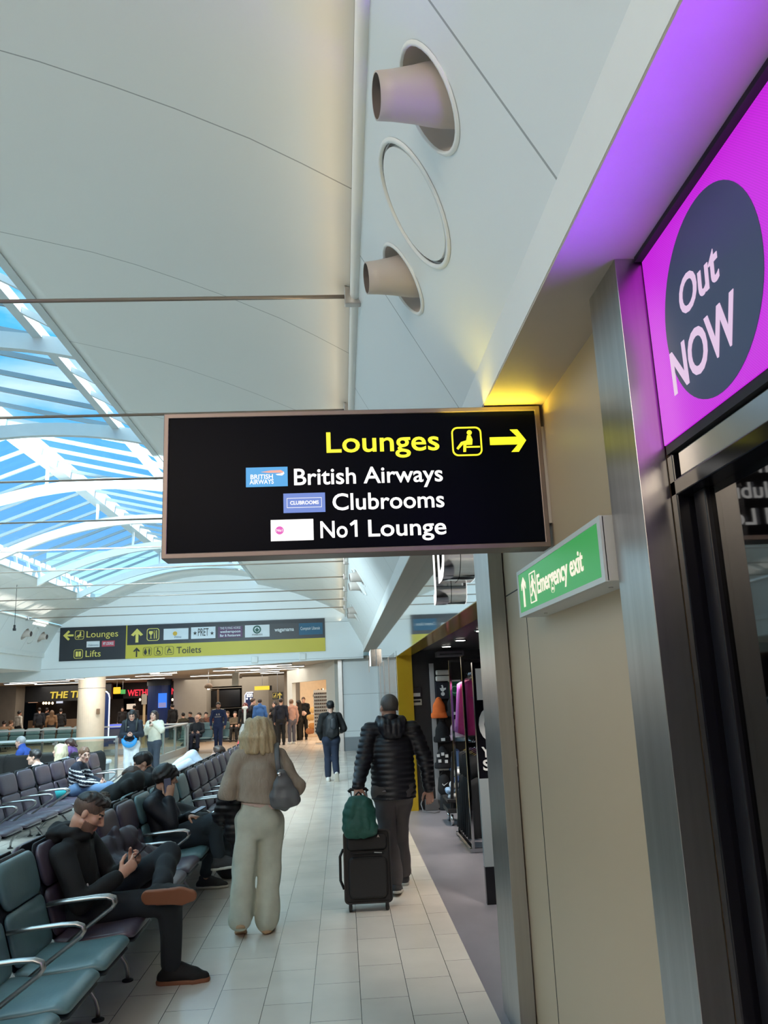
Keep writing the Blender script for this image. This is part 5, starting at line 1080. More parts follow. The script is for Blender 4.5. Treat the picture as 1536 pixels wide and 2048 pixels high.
# ---- young man with the black backpack, further along the walkway
r0 = (-0.285, 17.75, 0)
J = stand(1.64, sh=0.175, armL=((-0.25, 0.0, 1.04), (-0.20, 0.10, 0.85)), armR=((0.275, -0.02, 1.06), (0.22, 0.18, 1.0)))
J.update(knL=(-0.085, 0.05, 0.45), anL=(-0.08, 0.03, 0.085), knR=(0.075, 0.0, 0.45), anR=(0.10, -0.16, 0.16), toeR=(0, 0.55, -0.8), upR=(0, 0.8, 0.55))
def bp_extra(root, J, R, hc):
    pass
person('young man in a black jacket and dark jeans walking away with a backpack', r0, 0.0, J, skin=(190, 150, 128), hair=('short', (20, 18, 20)), vox=0.013, hs=1.02,
       top=dict(m=C_blk, r=0.175, arm=(0.075, 0.066, 0.052), fold=0.006, hem=0.12), pants=dict(m=cloth('denim_navy', (28, 38, 58), 0.85), r=(0.092, 0.074, 0.066), hip=0.11), shoes=dict(m=mat('trainer_white', srgb(214, 212, 206), 0.6), sole=M_wsole))
bk = thing('backpack', 'black backpack worn by the young man walking away', 'backpack', (-0.26, 17.58, 0.95))
sdf_obj('bag_body', [Cap((-0.26, 17.60, 1.02), (-0.26, 17.60, 1.26), 0.14, 0.125, ((0, 1, 0), 0.6))], 0.012, mat('pack_black', srgb(24, 27, 31), 0.55, bump=0.1), bk, 0.03, post=lambda P: ripple(P, 0.006, 30, 3), world=True)
sdf_obj('front_pocket', [Cap((-0.23, 17.53, 1.12), (-0.23, 17.53, 1.24), 0.07, 0.06, ((0, 1, 0), 0.5))], 0.012, mat('pack_pocket', srgb(38, 44, 50), 0.5), bk, 0.03, world=True)
for x in (-0.36, -0.17): MB().tube([(x, 17.62, 1.36), (x, 17.72, 1.395), (x, 17.83, 1.36), (x*0.98, 17.87, 1.2)], 0.022, 8, flat=0.3, up=X_).build('strap', M_trim, bk, smooth=True)
# ================================================================== PEOPLE AND THINGS IN THE MIDDLE DISTANCE
P180 = math.pi; L90 = math.pi/2
S_blk = dict(m=M_shoeblk, sole=M_rubber); S_wht = dict(m=mat('trainer_white', srgb(214, 212, 206), 0.6), sole=M_wsole)
# woman in the striped jumper, leaning forward and looking towards the walkway
def stripes(M):
    z = M[:, 2]+0.25*M[:, 1]
    return np.where((z < 0.86) & ((z*1.0) % 0.058 < 0.021), 1, 0)
J = sit(sh=0.165, lean=0.10, armL=((-0.21, 0.16, 0.64), (-0.03, 0.36, 0.62)), armR=((0.20, 0.16, 0.62), (0.05, 0.35, 0.60)))
J.update(head=(0.0, 0.10, 1.03), neck=(0.0, 0.04, 0.92), shL=(-0.165, 0.02, 0.84), shR=(0.165, 0.02, 0.84), chest=(0, -0.01, 0.76))
def glasses(root, J, R, hc, s=1.0, m=None):
    g = lambda *p: A_(hc)+(A_(p)*s)@R; mb = MB()
    for x in (-1, 1):
        mb.tube([g(x*0.032+0.021*math.cos(a), 0.104, 0.004+0.018*math.sin(a)) for a in np.linspace(0, 2*math.pi, 15)], 0.0016, 6); mb.tube([g(x*0.053, 0.102, 0.008), g(x*0.080, 0.02, 0.008)], 0.0015, 6)
    mb.tube([g(-0.011, 0.106, 0.008), g(0.011, 0.106, 0.008)], 0.0016, 6); mb.build('glasses', m or mat('glasses_brown', srgb(70, 50, 44), 0.4), root, smooth=True)
person('woman in a navy and white striped jumper and jeans leaning forward on her seat', (-4.14, 13.2, 0), R90, J, skin=(214, 172, 154), hair=('tied', (104, 76, 58)), vox=0.010, fem=True, head_fwd=(0.72, 0.68, -0.12), hs=0.98,
       top=dict(m=[cloth('knit_navy', (26, 32, 48), 0.9), cloth('knit_white', (214, 216, 218), 0.9)], r=0.162, arm=(0.068, 0.060, 0.046), name='jumper', paint=stripes, cut=False, hem=0.05), pants=dict(m=cloth('denim_blue', (92, 122, 158), 0.85), r=(0.094, 0.076, 0.064), hip=0.12), shoes=S_wht, extra=lambda r, J, R, h: glasses(r, J, R, h, 0.98), hv=0.009)
tb = thing('tote_bag', 'turquoise bag on the seat beside the woman in stripes', 'bag', (-4.28, 12.72, 0.5))
sdf_obj('bag_body', [Cap((-4.30, 12.66, 0.50), (-4.22, 12.84, 0.50), 0.075, 0.06), Cap((-4.35, 12.7, 0.54), (-4.3, 12.75, 0.62), 0.06, 0.03)], 0.012, cloth('turquoise', (36, 150, 156), 0.6), tb, 0.03, world=True)
MB().tube([(-4.30, 12.66, 0.56), (-4.33, 12.68, 0.68), (-4.28, 12.74, 0.68), (-4.24, 12.78, 0.56)], 0.009, 6).build('handle', M_trim, tb, smooth=True)
# men and women in the row behind her
J = sit(); J.update(head=(0, 0.0, 1.0), neck=(0, -0.05, 0.89), shL=(-0.19, -0.07, 0.80), shR=(0.19, -0.07, 0.80), chest=(0, -0.08, 0.74))
person('young man with dark short hair and a white shirt, seated facing left', (-4.98, 13.7, 0), L90, J, skin=(210, 170, 150), hair=('short', (30, 26, 26)), vox=0.011, top=dict(m=cloth('shirt_white', (206, 212, 216)), arm=(0.068, 0.06, 0.05), cut=False), pants=dict(m=C_jean), shoes=S_blk)
J = sit(lean=0.05); J.update(head=(0, 0.06, 1.09))
person('grey-haired man in a bright blue fleece sitting beside the glass balustrade', (-6.60, 17.5, 0), L90, J, skin=(206, 166, 150), hair=('fade', (150, 150, 152)), vox=0.013, head_fwd=(0.2, 1, -0.1), top=dict(m=cloth('fleece_blue', (40, 72, 150)), r=0.18, arm=(0.078, 0.068, 0.055), collar=True, cut=False), pants=dict(m=C_jean), shoes=S_blk)
J = sit(lean=0.06); J.update(head=(0, 0.03, 0.98), neck=(0, -0.04, 0.85), shL=(-0.17, -0.07, 0.77), shR=(0.17, -0.07, 0.77), chest=(0, -0.08, 0.72))
person('person with pale blond hair in a light grey jacket, seated behind the striped jumper', (-5.20, 15.6, 0), L90, J, skin=(214, 176, 156), hair=('bob', (196, 184, 156)), vox=0.012, fem=True, top=dict(m=cloth('jacket_pale_grey', (158, 166, 172)), cut=False), pants=dict(m=C_jean), shoes=S_blk)
J = sit(lean=0.05); J.update(head=(0, 0.03, 1.02))
person('dark-haired woman in a purple top beyond the blond person', (-5.45, 16.9, 0), L90, J, skin=(190, 150, 130), hair=('tied', (66, 46, 40)), vox=0.013, fem=True, top=dict(m=cloth('top_purple', (104, 72, 130)), cut=False), pants=dict(m=C_jean), shoes=S_blk)
# seated people back to back with the near row
J = sit(lean=0.12); J.update(head=(0.02, 0.10, 1.125), neck=(0.0, 0.0, 0.99), shL=(-0.20, -0.02, 0.92), shR=(0.20, -0.02, 0.92), chest=(0, -0.04, 0.82))
person('young man with short black hair and dark jacket, bending forward behind the phone caller', (-2.15, 9.45, 0), L90, J, skin=(196, 150, 128), hair=('short', (26, 22, 22)), vox=0.010, head_fwd=(-0.30, 0.92, -0.35), hs=1.05, top=dict(m=cloth('jacket_graphite', (34, 36, 42), 0.5), r=0.18, arm=(0.08, 0.07, 0.055), collar=True, cut=False), pants=dict(m=C_jean), shoes=S_blk, hv=0.009)
J = sit(lean=0.10); J.update(head=(0, 0.06, 1.02), neck=(0, -0.01, 0.89), shL=(-0.17, -0.05, 0.81), shR=(0.17, -0.05, 0.81), chest=(0, -0.06, 0.74))
person('person with brown hair looking down, half hidden behind the phone caller', (-2.15, 8.86, 0), L90, J, skin=(206, 160, 138), hair=('short', (72, 52, 42)), vox=0.010, fem=True, head_fwd=(0.1, 0.9, -0.45), top=dict(m=C_blk2, cut=False), pants=dict(m=C_jean), shoes=S_blk)
# legs stretched out in pale trousers on the far plum seats
J = sit(kn=0.40); J.update(pel=(0, -0.05, 0.56), knL=(-0.10, 0.36, 0.80), knR=(0.10, 0.33, 0.92), anL=(-0.12, 0.80, 0.60), anR=(0.08, 0.72, 0.68), toeL=(0, 0.5, 0.85), toeR=(0, 0.5, 0.85), chest=(0.0, -0.14, 0.74), neck=(0.0, -0.18, 0.84), head=(0.0, -0.10, 0.93), shL=(-0.18, -0.16, 0.78), shR=(0.18, -0.16, 0.78))
person('person slouched on the far plum seats with one knee raised in pale blue trousers', (-2.14, 13.6, 0), L90, J, skin=(200, 160, 140), hair=('short', (60, 44, 36)), vox=0.012, top=dict(m=C_blk2, cut=False), pants=dict(m=cloth('trouser_pale_blue', (186, 200, 214)), r=(0.095, 0.08, 0.07)), shoes=S_blk)
J = sit(); J.update(head=(0, 0.03, 1.14))
person('grey-haired woman in a face mask and coral red jacket on the farthest plum seats', (-2.02, 17.2, 0), R90, J, skin=(212, 174, 156), hair=('bob', (150, 142, 134)), vox=0.013, fem=True, head_fwd=(-0.7, 0.7, -0.2), top=dict(m=cloth('jacket_coral', (206, 74, 76)), cut=False), pants=dict(m=cloth('trouser_aqua', (110, 160, 172))), shoes=S_blk,
       extra=lambda r, J, R, h: sdf_obj('face_mask', [Ell(A_(h)+A_((0, 0.062, -0.05))@R, (0.058, 0.052, 0.05), R)], 0.012, mat('mask_white', srgb(206, 216, 218), 0.7), r))
# standing pair by the balustrade
J = stand(1.63, sh=0.165, armL=((-0.22, 0.02, 1.06), (-0.05, 0.23, 1.06)), armR=((0.22, 0.02, 1.06), (0.05, 0.23, 1.06))); J.update(head=(0, 0.06, 1.50))
M_bblue = mat('bag_blue', srgb(38, 134, 196), 0.5, var=0.05, bump=0.1)
def strap_extra(root, J, R, hc):
    glasses(root, J, R, hc)
    for x in (-0.12, 0.12): MB().tube([(x, -0.10, 1.36), (x, 0.02, 1.42), (x, 0.12, 1.33), (x*0.95, 0.135, 1.15)], 0.020, 6, flat=0.3, up=X_).build('rucksack_strap', cloth('strap_olive', (56, 60, 58)), root, smooth=True)
    MB().box(0.05, 0.085, 0.122, 0.126, 1.235, 1.245).build('chest_mark', M_wsole, root)
person('young woman in a dark navy top and white trousers standing by the balustrade, looking down', (-4.92, 19.55, 0), P180+0.1, J, skin=(206, 158, 138), hair=('long', (22, 19, 22)), vox=0.011, fem=True, head_fwd=(0, 0.90, -0.42), hs=0.98, top=dict(m=cloth('top_ink', (24, 30, 42)), r=0.165, arm=(0.072, 0.064, 0.05), collar=True, hem=-0.05),
       pants=dict(m=cloth('trouser_white', (216, 220, 224)), r=(0.092, 0.076, 0.080), fold=0.006, lift=-0.03), shoes=S_wht, extra=strap_extra, hands=dict(L=dict(d=(0.6, 0.7, 0), n=(0.5, -0.3, 0.5)), R=dict(d=(-0.6, 0.7, 0), n=(-0.5, -0.3, 0.5))))
cb = thing('crescent_bag', 'bright blue crescent shoulder bag held at the waist of the woman in white trousers', 'bag', (-4.92, 19.30, 0.9))
cb_p = [(-0.15*math.cos(a), 0.15*math.sin(a)) for a in np.linspace(0.25, math.pi-0.25, 9)]
sdf_obj('bag_body', [Cap((-4.915+cb_p[i][0]*1.0, 19.31, 1.00-cb_p[i][1]*1.05), (-4.915+cb_p[i+1][0]*1.0, 19.31, 1.00-cb_p[i+1][1]*1.05), 0.030+0.028*math.sin(math.pi*(i+0.5)/8), None, (Y_, 0.6)) for i in range(8)], 0.010, M_bblue, cb, 0.03, world=True)
MB().tube([(-4.915-0.14, 19.31, 0.97), (-4.915-0.10, 19.31, 1.05), (-4.915, 19.32, 1.075), (-4.915+0.10, 19.31, 1.05), (-4.915+0.14, 19.31, 0.97)], 0.018, 6, flat=0.5, up=Y_).build('strap', M_bblue, cb, smooth=True)
MB().bar((-5.0, 19.262, 0.90), (-4.83, 19.262, 0.885), 0.004, 0.010, up=Z_).build('zip', mat('zip_grey', srgb(140, 150, 156), 0.4), cb)
J = stand(1.56, sh=0.17, armL=((-0.27, 0.05, 1.10), (-0.06, 0.12, 1.28)), armR=((0.23, 0.06, 1.06), (0.02, 0.16, 1.20))); J.update(knL=(-0.08, 0.02, 0.47))
person('woman with long brown hair in a cream jacket standing beside the woman in white trousers', (-4.66, 20.7, 0), P180-0.5, J, skin=(206, 162, 142), hair=('long', (58, 42, 38)), vox=0.012, fem=True, head_fwd=(-0.3, 1, 0.05), top=dict(m=cloth('jacket_cream', (214, 208, 190)), r=0.18, arm=(0.080, 0.070, 0.056), hem=-0.05, fold=0.010), pants=dict(m=cloth('trouser_steel', (62, 70, 84))), shoes=S_blk)

# coats and bags lying about
def lump(name, label, cat, prims, m, vox=0.010, amp=0.010, fr=30, seed=1, part='folds', k=0.03, quilt=None, group=None):
    c = np.mean([p.lo+p.hi for p in prims], 0)/2; t = thing(name, label, cat, (c[0], c[1], min(p.lo[2] for p in prims)))
    sdf_obj(part, prims, vox, m, t, k, post=lambda P: ripple(P, amp, fr, seed)-(0.008*(np.abs(np.sin(math.pi*P[:, 2]/quilt))-0.6) if quilt else 0), world=True); return t
M_plumcoat = mat('coat_plum', srgb(52, 42, 50), 0.6, var=0.1, bump=0.15, bscale=60)
t = lump('coat', 'dark plum padded coat heaped on the seats beside the man in the black hoodie', 'coat', [Cap((-1.80, 6.22, 0.60), (-1.55, 6.75, 0.58), 0.13, 0.13), Cap((-1.82, 6.35, 0.72), (-1.68, 6.62, 0.80), 0.10, 0.075), Cap((-1.65, 6.3, 0.62), (-1.45, 6.9, 0.54), 0.10, 0.07), Cap((-1.80, 6.6, 0.62), (-1.62, 7.05, 0.56), 0.10, 0.07), Cap((-1.75, 6.5, 0.84), (-1.6, 6.6, 0.72), 0.05, 0.05)], M_plumcoat, 0.008, 0.016, 44, 4)
MB().bar((-1.605, 6.33, 0.70), (-1.575, 6.40, 0.672), 0.018, 0.004).build('white_tag', M_wsole, t)
t = lump('coat', 'black coat with a fur-trimmed hood thrown over the seats facing away', 'coat', [Cap((-2.10, 8.45, 1.02), (-2.45, 8.25, 0.80), 0.11, 0.10), Cap((-2.05, 8.75, 1.00), (-2.40, 8.6, 0.80), 0.10, 0.10), Cap((-2.45, 8.3, 0.72), (-2.55, 8.5, 0.55), 0.12, 0.10), Cap((-2.12, 8.3, 1.0), (-2.12, 8.75, 1.05), 0.07, 0.06)], cloth('coat_black', (24, 27, 28)), 0.010, 0.016, 28, 7)
sdf_obj('fur_trim', [Cap((-2.28, 8.10, 0.93), (-2.36, 8.30, 0.83), 0.055, 0.05), Cap((-2.36, 8.30, 0.83), (-2.44, 8.40, 0.78), 0.05, 0.04)], 0.008, mat('fur_taupe', srgb(96, 88, 80), 0.95, var=0.5, vscale=120, bump=0.6, bscale=200), t, 0.02, post=lambda P: ripple(P, 0.012, 160, 2), world=True)
t = lump('satchel', 'black bag on the teal seat beside the man holding a phone to his ear', 'bag', [Cap((-1.76, 8.60, 0.60), (-1.45, 8.72, 0.57), 0.12, 0.10), Cap((-1.74, 8.66, 0.70), (-1.50, 8.86, 0.62), 0.10, 0.08), Cap((-1.42, 8.7, 0.58), (-1.38, 8.72, 0.52), 0.07, 0.06)], C_blk2, 0.009, 0.012, 30, 9, 'bag_body')
MB().tube([(-1.40, 8.70, 0.64), (-1.34, 8.66, 0.68), (-1.29, 8.66, 0.64), (-1.30, 8.68, 0.58), (-1.36, 8.70, 0.56)], 0.012, 8).build('carry_ring', M_chrome, t, smooth=True)
t = lump('backpack', 'black backpack standing on the floor by the teal seats, behind the blonde woman', 'backpack', [Cap((-1.22, 8.95, 0.13), (-1.22, 8.95, 0.40), 0.15, 0.12), Cap((-1.10, 9.0, 0.16), (-1.12, 8.98, 0.36), 0.11, 0.09)], mat('pack_black', srgb(24, 27, 31), 0.55, bump=0.1), 0.012, 0.01, 26, 5, 'bag_body')
t = lump('jacket', 'grey-green jacket heaped on top of the floor backpack', 'coat', [Cap((-1.32, 8.92, 0.56), (-1.10, 9.0, 0.58), 0.08, 0.07), Cap((-1.10, 8.95, 0.56), (-1.05, 8.92, 0.48), 0.07, 0.05)], cloth('jacket_sage', (92, 98, 96)), 0.012, 0.012, 30, 6)

# ------------------------------------------------------------------ balustrade round the open well
M_glassb = glass_mat('balustrade_glass', (0.86, 0.94, 0.92, 1), 0.10); M_rail = mat('handrail_white', srgb(214, 224, 230), 0.28, 0.1)
def balustrade(label, pts, posts):
    a, b = Vector(pts[0]), Vector(pts[1]); t = thing('balustrade', label, 'balustrade', (a+b)/2); d = (b-a).normalized()
    MB().bar(a+Vector((0, 0, 0.97)), b+Vector((0, 0, 0.97)), 0.13, 0.05).build('handrail', M_rail, t, bevel=0.012)
    MB().bar(a+Vector((0, 0, 0.10)), b+Vector((0, 0, 0.10)), 0.10, 0.20).build('kerb', mat('kerb_stone', srgb(176, 184, 188), 0.4), t, bevel=0.005)
    MB().bar(a+d*0.04+Vector((0, 0, 0.54)), b-d*0.04+Vector((0, 0, 0.54)), 0.016, 0.70).build('glass_panel', M_glassb, t)
    n = posts
    for i in range(n):
        p = a+(b-a)*(i/(n-1)); MB().box(p.x-0.035, p.x+0.035, p.y-0.03, p.y+0.03, 0, 0.945).build('post', M_alu, t, bevel=0.004)
        MB().tube([(p.x, p.y-0.05, 0.86), (p.x, p.y-0.16, 0.88)], 0.010, 6).box(p.x-0.03, p.x+0.03, p.y-0.19, p.y-0.13, 0.855, 0.895).build('glass_clamp', M_alu, t)
    return t
balustrade('nearer glass balustrade with white handrail, left of the woman in white trousers', [(-11.5, 20.9, 0), (-5.62, 20.9, 0)], 5)
balustrade('glass balustrade running away from the viewer, right of the cream jacket', [(-5.56, 22.4, 0), (-5.56, 29.4, 0)], 5)
balustrade('farther glass balustrade in front of the round column', [(-14.0, 29.9, 0), (-5.56, 29.9, 0)], 6)
pl = thing('planter', 'round grey drum table with a pale top beside the balustrade', 'table', (-5.75, 18.9, 0))
MB().lathe([(0.50, 0.0), (0.50, 0.50)], (-5.75, 18.9, 0), 40).build('drum', mat('drum_grey', srgb(128, 138, 144), 0.5, var=0.05), pl, smooth=False); MB().lathe([(0.54, 0.50), (0.55, 0.53), (0.54, 0.56)], (-5.75, 18.9, 0), 40).build('top', M_rail, pl, smooth=False)
# dark tub chairs, backs to the viewer
def tub(label, x, y, rz):
    t = thing('tub_chair', label, 'chair', (0, 0, 0), 0, 'black tub chairs near the balustrade'); rows = []
    for (z, w_, y_) in ((0.40, 0.30, 0.0), (0.55, 0.33, -0.03), (0.75, 0.34, -0.06), (0.86, 0.31, -0.08), (0.895, 0.25, -0.085)):
        rows.append([(w_*math.sin(a), y_-0.25*math.cos(a)+0.25*0.2, z) for a in np.linspace(-1.25, 1.25, 13)])
    MB().grid(rows).build('backrest', C_blk, t, smooth=True, solid=0.05)
    MB().prism(rrect(0.56, 0.52, 0.12), (0, 0.02, 0.36), X_, Y_, (0, 0, 0.09)).build('seat', C_blk, t, bevel=0.02)
    for sx_ in (-1, 1):
        for sy_ in (-1, 1): MB().cyl((sx_*0.20, sy_*0.18, 0.37), (sx_*0.24, sy_*0.22, 0), 0.014, 8).build('leg', M_alu, t, smooth=True)
    t.location = (x, y, 0); t.rotation_euler = (0, 0, rz)
for lab, (px, py), rz in (('black tub chair at the very left edge', (2, 1512), 0.25), ('black tub chair in front of the man in the blue fleece', (43, 1508), 0.35), ('widest black tub chair, left of the pale blond person', (106, 1504), 0.1), ('black tub chair behind the striped jumper woman\'s head', (178, 1499), 0.1)):
    p = at(px, py, 16.5); tub(lab, p.x, 16.5, rz)
# ================================================================== SPORTS SHOP ON THE RIGHT
WY = 12.96
def wp(px, py, y=WY): return at(px, py, y)
# slat wall channel, notices
c0 = wp(868, 1478); tag(MB().bar((1.41, WY-0.02, 0.02), (1.41, WY-0.02, 2.2), 0.07, 0.05, up=Y_).build('display_upright', mat('upright_grey', srgb(178, 178, 180), 0.4, 0.3)), 'pale grey upright at the left end of the hat wall', 'display rail')
for nm, (a, b), col in (('black framed notice with a white card on the dark shop wall', ((823, 1374), (842, 1396)), 'n'), ('cream card notice under the black framed notice', ((824, 1398), (843, 1411)), 'c')):
    p, q = wp(a[0], b[1]), wp(b[0], a[1]); t = thing('notice', nm, 'notice', (p.x, WY, p.z))
    MB().box(p.x, q.x, WY-0.02, WY+0.02, p.z, q.z).build('board', mat('notice_black', (0.02, 0.02, 0.024), 0.25) if col == 'n' else mat('notice_cream', srgb(196, 190, 174), 0.6), t, bevel=0.003)
    MB().box(p.x+0.03, q.x-0.02, WY-0.024, WY-0.02, p.z+0.02, p.z+(q.z-p.z)*0.45).build('card', mat('card_white', srgb(214, 212, 206), 0.6), t) if col == 'n' else MB().box(p.x+0.02, q.x-0.02, WY-0.024, WY-0.02, q.z-0.05, q.z-0.02).build('dark_band', M_blackm, t)
# hats, scarves and bags on pegs
def beanie(label, px, py, col, s=1.0, patch=None, bob=False):
    c = wp(px, py, WY-0.10); t = thing('beanie', label, 'hat', (c.x, c.y, c.z-0.13*s), group='hats on the dark hat wall')
    m = cloth('hat_%02x%02x%02x' % col, col, 0.9)
    P = [Cap(c+Vector((0, 0, -0.08))*s, c+Vector((0, 0, 0.02))*s, 0.105*s, 0.090*s, (Y_, 0.7)), Cap(c+Vector((0, 0, 0.02))*s, c+Vector((0, 0, 0.11))*s, 0.090*s, 0.05*s, (Y_, 0.7))]
    sdf_obj('crown', P, 0.012, m, t, 0.02, clip=[(A_(c)+A_((0, 0, -0.135*s)), (0, 0, -1))], world=True)
    sdf_obj('cuff', [Cap(c+Vector((-0.02, 0, -0.105))*s, c+Vector((0.02, 0, -0.105))*s, 0.108*s, None, (Y_, 0.72))], 0.012, m, t, 0.02, clip=[(A_(c)+A_((0, 0, -0.145*s)), (0, 0, -1)), (A_(c)+A_((0, 0, -0.065*s)), (0, 0, 1))], world=True)
    if bob: sdf_obj('pompom', [Ell(A_(c)+A_((0, 0, 0.16*s)), (0.04, 0.04, 0.04))], 0.012, m, t, world=True)
    if patch: MB().box(c.x-0.03, c.x+0.03, c.y-0.086*s, c.y-0.078*s, c.z-0.125*s, c.z-0.085*s).build('patch', mat('patch_white', srgb(226, 226, 226), 0.6), t)
    MB().cyl((c.x, c.y+0.10, c.z+0.14*s), (c.x, c.y-0.04, c.z+0.14*s), 0.006, 8).build('peg', M_chrome, t)
    return t
beanie('bright orange hat, upper left on the hat wall', 878, 1416, (232, 112, 48), 1.05)
beanie('black hat with a white patch right of the orange hat', 906, 1412, (26, 26, 30), 1.05, True)
beanie('black bobble hat below the orange hat', 884, 1463, (24, 24, 27), 1.1, True, True)
beanie('lilac pink hat on the hat wall', 913, 1460, (206, 176, 196), 1.05, True)
beanie('blue denim coloured hat low on the hat wall', 914, 1520, (84, 110, 150), 1.05, True)
t = beanie('black hat with white lettering patches below the black bobble hat', 886, 1515, (30, 30, 34), 1.1)
c = wp(886, 1515, WY-0.19)
for dx, dz in ((-0.07, 0.03), (0.0, 0.05), (0.06, 0.02), (-0.05, -0.05), (0.05, -0.06)): MB().box(c.x+dx-0.022, c.x+dx+0.022, c.y-0.004, c.y+0.02, c.z+dz-0.022, c.z+dz+0.022).build('patch', mat('patch_white', srgb(226, 226, 226), 0.6), t)
t = thing('folded_scarf', 'two white folded scarves on the top peg of the hat wall', 'scarf', (wp(883, 1356).x, WY-0.1, wp(883, 1356).z))
for px, py in ((886, 1345), (886, 1357)):
    c = wp(px, py, WY-0.1); MB().box(c.x-0.115, c.x+0.115, c.y-0.05, c.y+0.05, c.z-0.04, c.z+0.04).build('folded_layer', cloth('scarf_white', (200, 196, 188)), t, bevel=0.02)
t = thing('towel', 'navy towel with a white cockerel badge under the white scarves', 'towel', (wp(884, 1380).x, WY-0.08, wp(884, 1398).z)); c = wp(885, 1380, WY-0.08)
MB().box(c.x-0.11, c.x+0.11, c.y-0.02, c.y+0.02, c.z-0.14, c.z+0.13).build('cloth', cloth('towel_navy', (22, 24, 36)), t, bevel=0.01)
mb = MB(); mb.prism(circ(0.030, 16, 0, -0.06), (c.x, c.y-0.021, c.z), X_, Z_, (0, -0.003, 0)); mb.prism([(-0.045, 0.03), (-0.03, -0.01), (-0.005, -0.025), (0.01, -0.025), (0.03, 0.0), (0.05, 0.005), (0.055, 0.035), (0.03, 0.03), (0.012, 0.03), (0.012, 0.055), (0.0, 0.08), (-0.025, 0.07), (-0.012, 0.06), (-0.015, 0.03)], (c.x, c.y-0.021, c.z), X_, Z_, (0, -0.003, 0)); mb.build('badge', mat('patch_white', srgb(226, 226, 226), 0.6), t)
t = thing('towel', 'green towel with a ring badge right of the navy towel', 'towel', (wp(906, 1380).x, WY-0.08, wp(906, 1398).z)); c = wp(909, 1378, WY-0.08)
MB().box(c.x-0.10, c.x+0.10, c.y-0.02, c.y+0.02, c.z-0.14, c.z+0.13).build('cloth', cloth('towel_green', (22, 96, 66)), t, bevel=0.01); MB().box(c.x-0.10, c.x+0.10, c.y-0.024, c.y-0.018, c.z+0.115, c.z+0.14).build('white_edge', mat('patch_white', srgb(226, 226, 226), 0.6), t)
mb = MB(); ring_frame(mb, circ(0.06, 20), circ(0.045, 20), (c.x, c.y-0.022, c.z-0.01), X_, Z_, (0, -0.003, 0)); mb.build('ring_badge', mat('towel_mint', srgb(120, 186, 150), 0.7), t)
t = thing('price_card', 'white price card above the black bags at the foot of the hat wall', 'price card', (wp(886, 1535).x, WY-0.05, wp(886, 1535).z)); c = wp(888, 1534, WY-0.08); MB().box(c.x-0.075, c.x+0.075, c.y, c.y+0.004, c.z-0.05, c.z+0.05).build('card', mat('card_white', srgb(214, 212, 206), 0.6), t); MB().box(c.x-0.05, c.x+0.05, c.y-0.001, c.y, c.z+0.01, c.z+0.02).build('print', M_blackm, t)
for lab, px, py, tick in (('black gym bag with a white tick on the hat wall', 888, 1568, True), ('black bag on the floor under the bag with the tick', 892, 1605, False), ('black bag high right of the white price card', 912, 1545, False)):
    c = wp(px, py, WY-0.12); t = thing('gym_bag', lab, 'bag', (c.x, c.y, c.z-0.16), group='black bags at the foot of the hat wall')
    sdf_obj('bag_body', [Cap(c+Vector((0, 0, -0.07)), c+Vector((0, 0, 0.06)), 0.10, 0.085, (Y_, 0.7))], 0.014, C_blk2, t, 0.02, world=True); MB().tube([c+Vector((-0.05, 0, 0.13)), c+Vector((0, 0, 0.20)), c+Vector((0.05, 0, 0.13))], 0.008, 6).build('strap', M_trim, t)
    if tick: MB().prism([(-0.035, 0.0), (-0.01, -0.02), (0.055, 0.03), (0.0, -0.002), (-0.022, 0.0), (-0.03, 0.02)], c+Vector((0, -0.075, 0)), X_, Z_, (0, -0.012, 0)).build('tick_mark', mat('patch_white', srgb(226, 226, 226), 0.6), t)
# chrome double rail with pink tops and black trousers
rk = thing('clothes_rail', 'tall chrome two-level clothes rail holding pink tops and black trousers', 'clothes rail', (1.6, 10.0, 0))
for x, y in ((1.40, 10.62), (1.40, 9.50), (1.98, 10.62), (1.98, 9.50)): MB().box(x-0.016, x+0.016, y-0.016, y+0.016, 0.03, 2.16).build('post', M_chrome, rk, bevel=0.003)
for y in (10.62, 9.50):
    MB().bar((1.36, y, 0.03), (2.0, y, 0.03), 0.04, 0.04).build('foot_bar', M_chrome, rk); MB().bar((1.40, y, 2.15), (1.98, y, 2.15), 0.03, 0.03).build('top_bar', M_chrome, rk); MB().bar((1.40, y, 1.16), (1.98, y, 1.16), 0.03, 0.05).build('middle_bar', M_chrome, rk)
for x in (1.40, 1.98): MB().bar((x, 9.50, 0.03), (x, 10.62, 0.03), 0.04, 0.04).build('side_bar', M_chrome, rk)
for z in (1.98, 1.13): MB().tube([(1.62, 9.46, z), (1.62, 10.66, z)], 0.013, 8).build('hanging_rail', M_chrome, rk, smooth=True)
M_pink = cloth('top_magenta', (168, 34, 112), 0.6); M_lilac = cloth('top_lilac', (150, 84, 160), 0.6)
